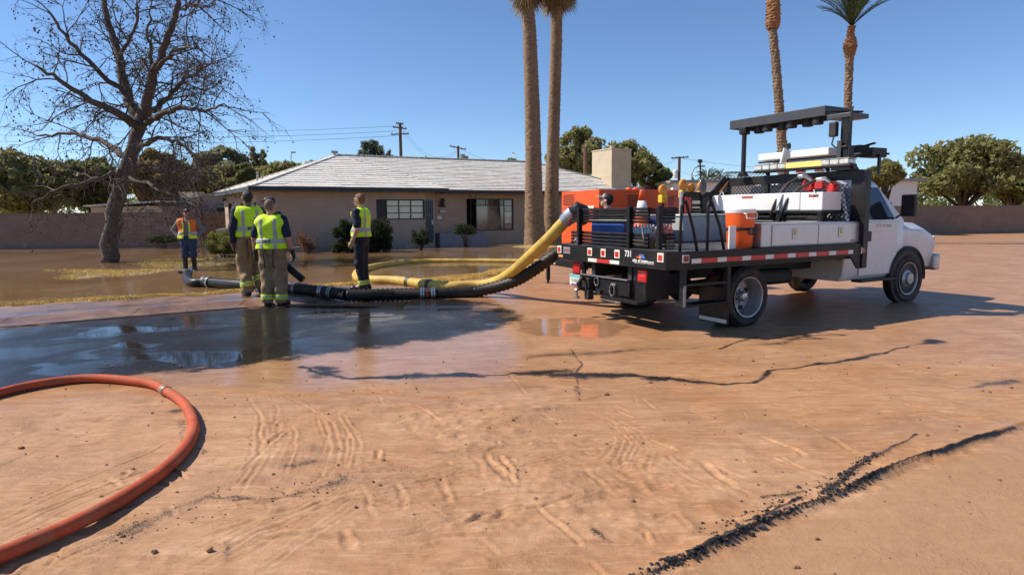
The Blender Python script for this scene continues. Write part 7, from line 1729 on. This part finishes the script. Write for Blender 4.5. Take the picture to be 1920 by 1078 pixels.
class Body:
    """a standing figure facing local -y; x is its left"""
    def __init__(s, H=1.80, build=1.0, lean=0.0):
        k = H / 1.80; s.k = k; s.b = build
        s.J = dict(hipL=(.095, 0, .93), hipR=(-.095, 0, .93), kneeL=(.11, -.015, .50), kneeR=(-.11, -.015, .50), ankL=(.12, .02, .09), ankR=(-.12, .02, .09), toeL=(.15, -.15, .035), toeR=(-.15, -.15, .035),
                   shL=(.20, .01, 1.45), shR=(-.20, .01, 1.45), elL=(.27, .04, 1.16), elR=(-.27, .04, 1.16), wrL=(.29, -.06, .91), wrR=(-.29, -.06, .91), neck=(0, .01, 1.51), head=(0, -.02, 1.68))
        s.J = {a: np.array(v, float) * k for a, v in s.J.items()}
        s.hy = 0.0; s.ht = 0.0
    def set(s, **kw):
        for a, v in kw.items():
            if a in s.J: s.J[a] = np.array(v, float) * s.k
            else: setattr(s, a, v)
        return s
    def headR(s): return rotz(s.hy) @ np.array([[1, 0, 0], [0, math.cos(s.ht), -math.sin(s.ht)], [0, math.sin(s.ht), math.cos(s.ht)]])
    def torso(s, f, g=0.0, k=.05):
        J, q, b = s.J, s.k, s.b; m_ = (J['hipL'] + J['hipR']) / 2; c = (J['shL'] + J['shR']) / 2
        f.cap(m_ + [0, 0, .02 * q], m_ + [0, 0, .14 * q], .125 * q * b, .12 * q * b, k, g, (1.28, .92)); f.cap(m_ + [0, 0, .16 * q], c + [0, .01, -.10 * q], .118 * q * b, .132 * q * b, k, g, (1.30, .88))
        f.cap(J['shL'] * [.78, 1, 1] - [0, 0, .035 * q], J['shR'] * [.78, 1, 1] - [0, 0, .035 * q], .078 * q * b, .078 * q * b, k, g)
    def arms(s, f, g=0.0, k=.03, upto=1.0, side='LR', r=1.0):
        for S in side:
            a, e, w = s.J['sh' + S], s.J['el' + S], s.J['wr' + S]; q = s.k * (.5 + .5 * s.b) * r
            t = min(1, upto * 2); f.cap(a, a + (e - a) * t, .062 * q, .047 * q + (.062 - .047) * q * (1 - t), k, g)
            if upto > .5: t = (upto - .5) * 2; f.cap(e, e + (w - e) * t, .046 * q, .033 * q + (.013 * q) * (1 - t), k, g)
    def legs(s, f, g=0.0, k=.04, r=1.0, r2=1.0):
        for S in 'LR':
            h, n, a = s.J['hip' + S], s.J['knee' + S], s.J['ank' + S]; q = s.k * (.5 + .5 * s.b); f.cap(h, n, .092 * q * r, .064 * q * r2, k, g); f.cap(n, a, .062 * q * r2, .046 * q * r2, k, g)
    def hands(s, f, side='LR', g=0.0, curl=.5):
        for S in side:
            w, e = s.J['wr' + S], s.J['el' + S]; d = (w - e) / np.linalg.norm(w - e); sx = 1 if S == 'L' else -1; q = s.k
            fwd = np.array([0, -1, 0.]) - d * (np.array([0, -1, 0.]) @ d); fwd /= np.linalg.norm(fwd); pal = np.cross(d, fwd); pal = pal * (1 if pal[0] * sx < 0 else -1)
            c = w + d * .05 * q; f.cap(w, c, .030 * q, .032 * q, .012, g); f.cap(w + d * .035 * q + fwd * .022 * q, w + d * .088 * q + fwd * .026 * q, .017 * q, .016 * q, .012, g); f.cap(w + d * .035 * q - fwd * .02 * q, w + d * .085 * q - fwd * .026 * q, .016 * q, .015 * q, .012, g)
            for i, (o, L) in enumerate(((.031, .068), (.0105, .078), (-.0105, .072), (-.031, .056))):
                b0 = w + d * .088 * q + fwd * o * q; d1 = d * math.cos(curl * .6) + pal * math.sin(curl * .6); d2 = d * math.cos(curl * 1.6) + pal * math.sin(curl * 1.6); m_ = b0 + d1 * L * .5 * q; f.cap(b0, m_, .0105 * q, .0098 * q, .004, g); f.cap(m_, m_ + d2 * L * .5 * q, .0098 * q, .0085 * q, .004, g)
            t0 = w + d * .03 * q + fwd * .03 * q; t1 = t0 + (d * .6 + fwd * .6 + pal * .35) * .045 * q; f.cap(t0, t1, .0135 * q, .0115 * q, .006, g); f.cap(t1, t1 + (d * .85 + pal * .4 + fwd * .1) * .032 * q, .0115 * q, .009 * q, .004, g)
    def hd(s, p): return s.J['head'] + s.headR() @ (np.array(p) * s.k)
    def headshape(s, f, g=0.0):
        R, k = s.headR(), s.k; f.cap(s.J['neck'] - [0, 0, .05 * k], s.hd((0, .02, -.07)), .062 * k, .056 * k, .03, g); f.ell(s.hd((0, .022, .028)), (.074 * k, .094 * k, .092 * k), .02, g, R); f.ell(s.hd((0, -.025, -.035)), (.060 * k, .068 * k, .080 * k), .025, g, R); f.ell(s.hd((0, -.058, -.088)), (.034 * k, .030 * k, .026 * k), .02, g, R)
    def face(s, f):
        R, k = s.headR(), s.k; f.cap(s.hd((0, -.088, .012)), s.hd((0, -.112, -.026)), .010 * k, .0155 * k, .008); f.ell(s.hd((0, -.086, .022)), (.045 * k, .014 * k, .010 * k), .012, 0, R)
        for x in (-1, 1): f.ell(s.hd((x * .076, .012, -.008)), (.011 * k, .021 * k, .032 * k), .006, 0, R @ rotz(-.35 * x)); f.ell(s.hd((x * .033, -.098, .004)), (.015 * k, .012 * k, .010 * k), .006, 0, R, 's')
        f.ell(s.hd((0, -.093, -.062)), (.024 * k, .010 * k, .010 * k), .006, 0, R)

def fmesh(name, f, m_, parent, warp=None, smooth=True):
    V, Q_ = f.mesh()
    return np_mesh(name, V, Q_, m_, parent, smooth)
def fold(f, amp, sc, seed):
    X, Y, Z_ = f.grid(tuple(slice(0, n) for n in f.n)); f.d += amp * (np.sin(X * sc + 1.7 * np.sin(Z_ * sc * .7 + seed)) * np.cos(Y * sc * .9 + seed) * np.sin(Z_ * sc * 1.3 + 2 * np.sin(X * sc * .5)))
def cut(f, zlo=None, zhi=None, extra=None):
    X, Y, Z_ = f.grid(tuple(slice(0, n) for n in f.n))
    if zhi is not None: f.d = np.maximum(f.d, Z_ - zhi)
    if zlo is not None: f.d = np.maximum(f.d, zlo - Z_)
    if extra is not None: f.d = np.maximum(f.d, extra(X, Y, Z_))
def vest_field(B, g, h=.012):
    q = B.k; f = Field((-.42, -.34, .80 * q), (.42, .34, 1.62 * q), h); B.torso(f, g, .05); return f
def person(label, loc, rz, B, skin, shirt, trousers, boots, group=None, gloves=None, sleeves=.42, vest=None, hair=None, cap=None, bunker=False, parts='all', text=None, bands=None, glasses=False, swap_wellies=False, beard=False):
    t = thing('person', label, 'person', loc, rz, group); q = B.k
    allJ = np.array(list(B.J.values())); lo, hi = allJ.min(0) - .2, allJ.max(0) + .22
    f = Field(lo, hi, .0105)
    B.torso(f); B.legs(f); B.arms(f); B.headshape(f); B.face(f)
    for S in 'LR': f.cap(B.J['ank' + S], B.J['toe' + S], .045 * q, .03 * q, .03)
    body = fmesh('body', f, skin, t)
    # hands with their own finer mesh, sleeved into the wrists (gloves cover them where worn)
    for S in 'LR':
        w = B.J['wr' + S]; fh = Field(w - .21, w + .21, .0065); B.hands(fh, S, .0025 if gloves else 0.0, B.curl if hasattr(B, 'curl') else .5)
        if gloves: d = B.J['el' + S] - w; d /= np.linalg.norm(d); fh.cap(w, w + d * .045, .038 * q, .042 * q, .01)
        fmesh('glove' if gloves else 'hand', fh, gloves or skin, t)
    m_ = (B.J['hipL'] + B.J['hipR']) / 2
    ft = Field(lo, (hi[0], hi[1], m_[2] + .24 * q), .012)
    ft.cap(m_ + [0, 0, .03 * q], m_ + [0, 0, .11 * q], .128 * q * B.b, .125 * q * B.b, .05, .012, (1.28, .95))
    B.legs(ft, .016 if not bunker else .030, .05, 1.05 if not bunker else 1.10, 1.12 if not bunker else 1.32)
    if bunker:
        for S in 'LR':
            h_, n_ = B.J['hip' + S], B.J['knee' + S]; sx = 1 if S == 'L' else -1; c = h_ * .45 + n_ * .55; ft.ell(c + np.array([sx * .085, .01, 0]), (.055, .095, .12), .03); ft.cap(B.J['ank' + S] + [0, 0, .02], B.J['ank' + S] + [0, 0, .22], .085, .09, .04)
    fold(ft, .008 if not bunker else .016, 19 if not bunker else 15, 1.0)
    ztop = m_[2] + (.12 if not bunker else .17) * q
    za = min(B.J['ankL'][2], B.J['ankR'][2]) + (.36 * q if boots == 'tall' else 0)
    cut(ft, None, ztop); 
    X, Y, Z_ = ft.grid(tuple(slice(0, n) for n in ft.n)); ft.d = np.maximum(ft.d, (za - .03 * q) - Z_)
    tr_ = fmesh('trousers', ft, trousers, t)
    if bunker:
        for sx in (-1, 1):
            mb = MB(); mb.tube([(sx * .075, .155, .98 * q), (sx * .08, .185, .86 * q), (sx * .07, .175, .70 * q), (sx * .085, .165, .66 * q)], .020, 6, flat=.35); mb.build('suspender_strap', BLACKM, tr_, smooth=True)
    if bands is not None:
        for S in 'LR':
            a, n_ = B.J['ank' + S], B.J['knee' + S]; ax = (n_ - a) / np.linalg.norm(n_ - a); c = a + ax * bands
            fb = Field(c - .17, c + .17, .0075); q_ = q * (.5 + .5 * B.b); r2_, g_ = (1.32, .030) if bunker else (1.12, .016)
            fb.cap(n_, a, .062 * q_ * r2_, .046 * q_ * r2_, .04, g_ + .008)
            if bunker: fb.cap(a + [0, 0, .02], a + [0, 0, .22], .085, .09, .04, .008)
            X, Y, Z_ = fb.grid(tuple(slice(0, n) for n in fb.n)); s_ = (X - c[0]) * ax[0] + (Y - c[1]) * ax[1] + (Z_ - c[2]) * ax[2]
            b2 = fb.d.copy(); fb.d = np.maximum(b2, np.abs(s_) - .042); bo = fmesh('reflective_band', fb, LIMEB, tr_); fb.d = np.maximum(b2 - .003, np.abs(s_) - .012); fmesh('silver_stripe', fb, SILVER, bo)
    for S in 'LR':
        a, to = B.J['ank' + S], B.J['toe' + S]; fb = Field(np.minimum(a, to) - .16, np.maximum(a, to) + (.16, .16, .36 if boots == 'tall' else .2), .010); hl = a + (a - to) * [.3, .3, 0]; hl[2] = to[2]
        fb.cap(hl, to, .050 * q, .046 * q, .03); fb.cap(to, to + (to - hl) * [.12, .12, 0], .048 * q, .044 * q, .03); fb.cap(a, hl * .5 + a * .5, .055 * q, .055 * q, .03); n_ = B.J['knee' + S]; ax = (n_ - a) / np.linalg.norm(n_ - a)
        fb.cap(a, a + ax * (.33 if boots == 'tall' else .10), .058 * q, .072 * q if boots == 'tall' else .058 * q, .03); 
        cut(fb, min(to[2], hl[2]) - .036 * q, None); fmesh('boot', fb, BOOT, t)
    fs = Field(lo, (hi[0], hi[1], B.J['neck'][2] + .06), .011); B.torso(fs, .012); B.arms(fs, .013 if sleeves > .6 else .020, .035, sleeves, r=1.08); fs.cap(B.J['neck'] - [0, 0, .06], B.J['neck'] - [0, 0, .01], .085 * q, .068 * q, .03)
    fold(fs, .005, 20, 2.0); cut(fs, m_[2] - .01 * q, None); fmesh('shirt', fs, shirt, t)
    if vest:
        vm, open_front = vest['mat'], vest.get('open', False); zl, zh = vest.get('lo', .98) * q, 1.62 * q
        def base(g):
            fv = vest_field(B, g); hem = fv
            X, Y, Z_ = fv.grid(tuple(slice(0, n) for n in fv.n)); fl = .02 * np.sin(Z_ * 6); fv.d -= .032 * np.clip((1.22 * q - Z_) / .25, 0, 1)
            fv.d += .009 * np.sin(X * 26 + 2 * np.sin(Z_ * 9)) * np.sin(Z_ * 17 + Y * 11)
            fv.d = np.maximum(fv.d, zl - Z_); 
            for S in 'LR':   # arm openings
                a, e = B.J['sh' + S], B.J['el' + S]; sx = 1 if S == 'L' else -1; fv.cap(a + [sx * .055 * q, 0, -.06 * q], a + [sx * .075 * q, 0, -.25 * q], .062 * q, .055 * q, .01, op='s', sc=(.8, 1.1)); fv.cap(a + [sx * .06 * q, 0, -.02 * q], a + [sx * .16, 0, .02], .075 * q, .09 * q, .01, op='s')
            fv.cap(B.J['neck'] + [0, -.03 * q, -.035 * q], B.J['neck'] + [0, -.06 * q, .1], .080 * q, .10 * q, .01, op='s')
            if open_front:
                w_ = .04 + .02 * np.sin(Z_ * 3); fv.d = np.maximum(fv.d, -np.maximum(np.abs(X - .0) - (.062 * q), Y + .02))
            return fv, X, Y, Z_
        fv, X, Y, Z_ = base(.042); vo = fmesh('vest', fv, vm, t)
        fv, X, Y, Z_ = base(.0485); d0 = fv.d.copy(); zb_ = vest.get('band', 1.10) * q
        def strip(mask, mm, nm='reflective_stripe'):
            fv.d = np.maximum(d0, mask)
            if (fv.d < 0).any(): fmesh(nm, fv, mm, vo)
        strip(np.abs(Z_ - zb_) - .040, SILVER)
        for sx in (-1, 1):
            for sy in (-1, 1):
                if open_front and sy < 0: continue
                strip(np.maximum(np.maximum(np.abs(X - sx * .118 * q) - .030, np.maximum(zb_ + .040 - Z_, Z_ - 1.475 * q)), -sy * Y + .02), SILVER); strip(np.maximum(np.maximum(np.abs(X - sx * .118 * q) - .028, np.maximum(zl - .01 - Z_, Z_ - zb_ + .04)), -sy * Y + .02), SILVER)
        if open_front:
            fv.d = np.maximum(d0, np.maximum(Z_ - (zl + .09), Y)); fmesh('lime_hem', fv, LIMEB, vo)
            for sx in (-1, 1): strip(np.maximum(np.abs(X - sx * (.083 * q)) - .022, np.maximum(Y, Z_ - 1.42 * q)), LIMEB, 'lime_trim')
        if text:
            sy = 1; txt, xo = text; me_ = text_mesh('lettering', txt, .072, BLACKM, vo, face_matrix((xo, .0, 0), (-1, 0, 0), (0, 0, 1)), .0008, bold=.0015, sx=1.2); ve = me_.data.vertices
            # lay the letters on the curved back
            ang = text[2] if len(text) > 2 else 0; ring = []
            fv.d = d0; iz = int(np.argmin(abs(fv.ax[2] - zb_))); 
            for ix in range(fv.n[0]):
                col = fv.d[ix, :, iz]; ok = np.where((col[:-1] < 0) & (col[1:] >= 0))[0]
                if len(ok): j = ok[-1]; ring.append((fv.ax[0][ix], fv.ax[1][j] + fv.h * col[j] / (col[j] - col[j + 1])))
            rx, ry = np.array(ring).T
            for v in ve:
                dpt = v.co.y; v.co = (v.co.x, float(np.interp(v.co.x, rx, ry)) + .006 + dpt * 1.0, zb_ + v.co.z)
    R = B.headR()
    if hair:
        fh = Field(B.J['head'] - .2, B.J['head'] + .2, .0075); B.headshape(fh, .009 if hair is not HAIRS else .003); X, Y, Z_ = fh.grid(tuple(slice(0, n) for n in fh.n)); P_ = np.stack([X, Y, Z_], -1) - B.J['head']; L_ = P_ @ R / q
        x, y, z = L_[..., 0], L_[..., 1], L_[..., 2]; line = np.maximum.reduce([-.045 - .55 * y * (y > 0) - z + 0 * x, (-.062 + .55 * (z < .045) * (.045 - z) * 2.2) - y - .22 * np.maximum(0, z - .06)])
        hl_ = np.where(y < -.01, .050 - z, np.where(y < .03, .012 - z, -.075 - z)); fh.d = np.maximum(fh.d, hl_ * .7); fh.d += .003 * np.sin(x * 130 + 40 * z) * np.sin(z * 110 + 3 * y * 60); fmesh('hair', fh, hair, t)
    if cap:
        cm, front, logo = cap; fh = Field(B.J['head'] - .26, B.J['head'] + .26, .0075); fh.ell(B.hd((0, .012, .042)), (.088 * q, .104 * q, .088 * q), .02, 0, R); X, Y, Z_ = fh.grid(tuple(slice(0, n) for n in fh.n)); L_ = (np.stack([X, Y, Z_], -1) - B.J['head']) @ R / q
        fh.d = np.maximum(fh.d, (.040 - .12 * L_[..., 1] * (L_[..., 1] > 0)) * q - L_[..., 2] * q); co = fmesh('cap', fh, cm, t)
        fb = Field(B.J['head'] - .28, B.J['head'] + .28, .006); fb.ell(B.hd((0, -.115, .048)), (.078 * q, .085 * q, .016 * q), .02, 0, R); X, Y, Z_ = fb.grid(tuple(slice(0, n) for n in fb.n)); L_ = (np.stack([X, Y, Z_], -1) - B.J['head']) @ R / q
        fb.d = np.maximum(fb.d, (L_[..., 1] + .075) * q); fmesh('cap_brim', fb, front or cm, co)
        if front: fh.d = np.maximum(fh.d - .003, (L0(fh, B, R)[..., 1] + .025) * q); fmesh('cap_front', fh, front, co)
        if logo: mb = MB(); mb.ball(B.hd((0, -.094, .082)), .022 * q, 8, 6); mb.build('cap_logo', WHITEPL, co)
    for x in (-1, 1):
        mb = MB(); mb.ball(B.hd((x * .033, -.088, .005)), .0115 * q, 8, 6); eo = mb.build('eye', EYEW, t, smooth=True); mb = MB(); mb.ball(B.hd((x * .033, -.0955, .005)), .0062 * q, 8, 6); mb.build('iris', EYED, eo, smooth=True)
    mb = MB(); mb.ball(B.hd((0, -.0985, -.063)), (.021 * q, .008 * q, .006 * q), 10, 6); mb.build('mouth', LIP, t, smooth=True)
    if glasses:
        mb = MB()
        for x in (-1, 1): mb.bar(B.hd((x * .012, -.108, .006)), B.hd((x * .062, -.094, .008)), .012, .034); mb.bar(B.hd((x * .062, -.094, .012)), B.hd((x * .080, .01, .010)), .006, .010)
        mb.bar(B.hd((-.012, -.109, .01)), B.hd((.012, -.109, .01)), .006, .008); mb.build('sunglasses', SHADE, t)
    return t
def L0(f, B, R):
    X, Y, Z_ = f.grid(tuple(slice(0, n) for n in f.n)); return (np.stack([X, Y, Z_], -1) - B.J['head']) @ R / B.k

PI = math.pi
# man in the water, hands on hips, facing the camera
p0 = gp(357, 511, -.02)
B1_ = Body(1.76, 1.08).set(elL=(.40, .10, 1.21), elR=(-.40, .10, 1.21), wrL=(.235, -.03, 1.02), wrR=(-.235, -.03, 1.02), kneeL=(.115, -.03, .5), hy=.25, ht=-.08, curl=.9)
person('man in an orange vest and navy cap standing in the water, hands on hips', p0, .20, B1_, SKIN_T, GREYS, JEAN, 'tall', sleeves=1.0, vest=dict(mat=HIVO, open=True, lo=.97, band=1.12), cap=(CAPN, None, True), hair=HAIRB)
# tall man with dark hair, long navy sleeves, walking away
p0 = gp(473, 553.5, .105)
B2_ = Body(1.88, 1.04).set(kneeL=(.09, -.06, .50), ankL=(.09, .06, .10), toeL=(.10, -.10, .04), kneeR=(-.12, -.24, .56), ankR=(-.15, -.02, .17), toeR=(-.15, -.17, .06), elL=(.27, .05, 1.17), wrL=(.27, .00, .92), elR=(-.28, -.02, 1.18), wrR=(-.24, -.2, 1.03), hy=.35)
person('tallest man, dark haired, in lime vest, long navy sleeves and tan turnout trousers', p0, PI + .62, B2_, SKIN_D, NAVY, BUNK, 'short', sleeves=1.0, vest=dict(mat=HIVIS, lo=1.02, band=1.16), hair=HAIRB, bunker=True, text=('MESA', -.05), bands=.10)
# capped man mostly hidden between them, looking left
p0 = gp(489, 549, .105)
B3_ = Body(1.80, 1.0).set(hy=-.1, elL=(.26, -.05, 1.18), wrL=(.20, -.22, 1.08), elR=(-.26, -.05, 1.18), wrR=(-.20, -.22, 1.08))
person('man in a navy cap looking left, mostly hidden between two firefighters', (p0[0] + .02, p0[1] + .65, .105), -PI / 2 - .25, B3_, SKIN, mat('black_shirt', (.012, .012, .014), .85, bump=.2), BUNK, 'short', sleeves=.42, cap=(CAPN, None, True), bunker=True, hair=HAIRB)
# bald firefighter with FIRE on his back
p0 = gp(516, 573, .015)
B4_ = Body(1.80, 1.07).set(elL=(.285, .03, 1.15), elR=(-.285, .03, 1.15), wrL=(.31, -.04, .90), wrR=(-.33, -.04, .90), hy=-.3, curl=.7, ankL=(.115, .02, .09), toeL=(.15, -.15, .035), kneeL=(.105, -.03, .5))
person('shaven headed firefighter seen from behind with FIRE across his lime vest', p0, PI - .03, B4_, SKIN_R, NAVY, BUNK, 'short', gloves=GLOVE_B, sleeves=.40, vest=dict(mat=HIVIS, lo=.97, band=1.105), hair=HAIRS, bunker=True, text=('FIRE', .02), bands=.06)
# red haired man in profile
p0 = gp(681, 543, .105)
B5_ = Body(1.84, .97).set(elL=(.255, .05, 1.15), wrL=(.245, -.07, .91), elR=(-.255, .02, 1.15), wrR=(-.24, -.10, .92), kneeL=(.08, -.02, .5), kneeR=(-.08, -.02, .5), ankL=(.085, .03, .09), ankR=(-.085, .03, .09), toeL=(.095, -.15, .035), toeR=(-.095, -.15, .035), hy=-.05, curl=.8)
person('red haired man with dark glasses in lime vest and navy trousers, looking left', p0, -PI / 2 - .22, B5_, SKIN, NAVY, NAVYP, 'short', gloves=GLOVE_T, sleeves=.40, vest=dict(mat=HIVIS, lo=1.0, band=1.13), hair=HAIRR, glasses=True, bands=.05)
# man in the grey fronted cap between truck and pump
p0 = at_depth(1138, 500, 11.25)
B6_ = Body(1.78, 1.0).set(elR=(-.30, -.10, 1.25), wrR=(-.26, -.36, 1.38), hy=.1, ht=-.15)
person('man in a grey and black cap working between the truck and the orange pump', (p0[0], 11.25, .10), -PI / 2 - .5, B6_, SKIN, mat('slate_shirt', (.05, .07, .10), .85, bump=.2), NAVYP, 'short', sleeves=.42, cap=(BLACKM, CAPG, False), hair=HAIRB)
# loose black hose end beside the shaven headed man
bh = thing('hose_section', 'short loose black hose end by the shaven headed firefighter', 'hose', hp(560, 525, .3)); so = np.array(bh.location)
Yb = hp(570, 527, .25)[1]
hose_obj('hose_length', rel([at_depth(536, 497, Yb + .15), at_depth(548, 508, Yb + .1), at_depth(560, 518, Yb + .05), at_depth(570, 526, Yb)]), .07, HOSEB, bh)
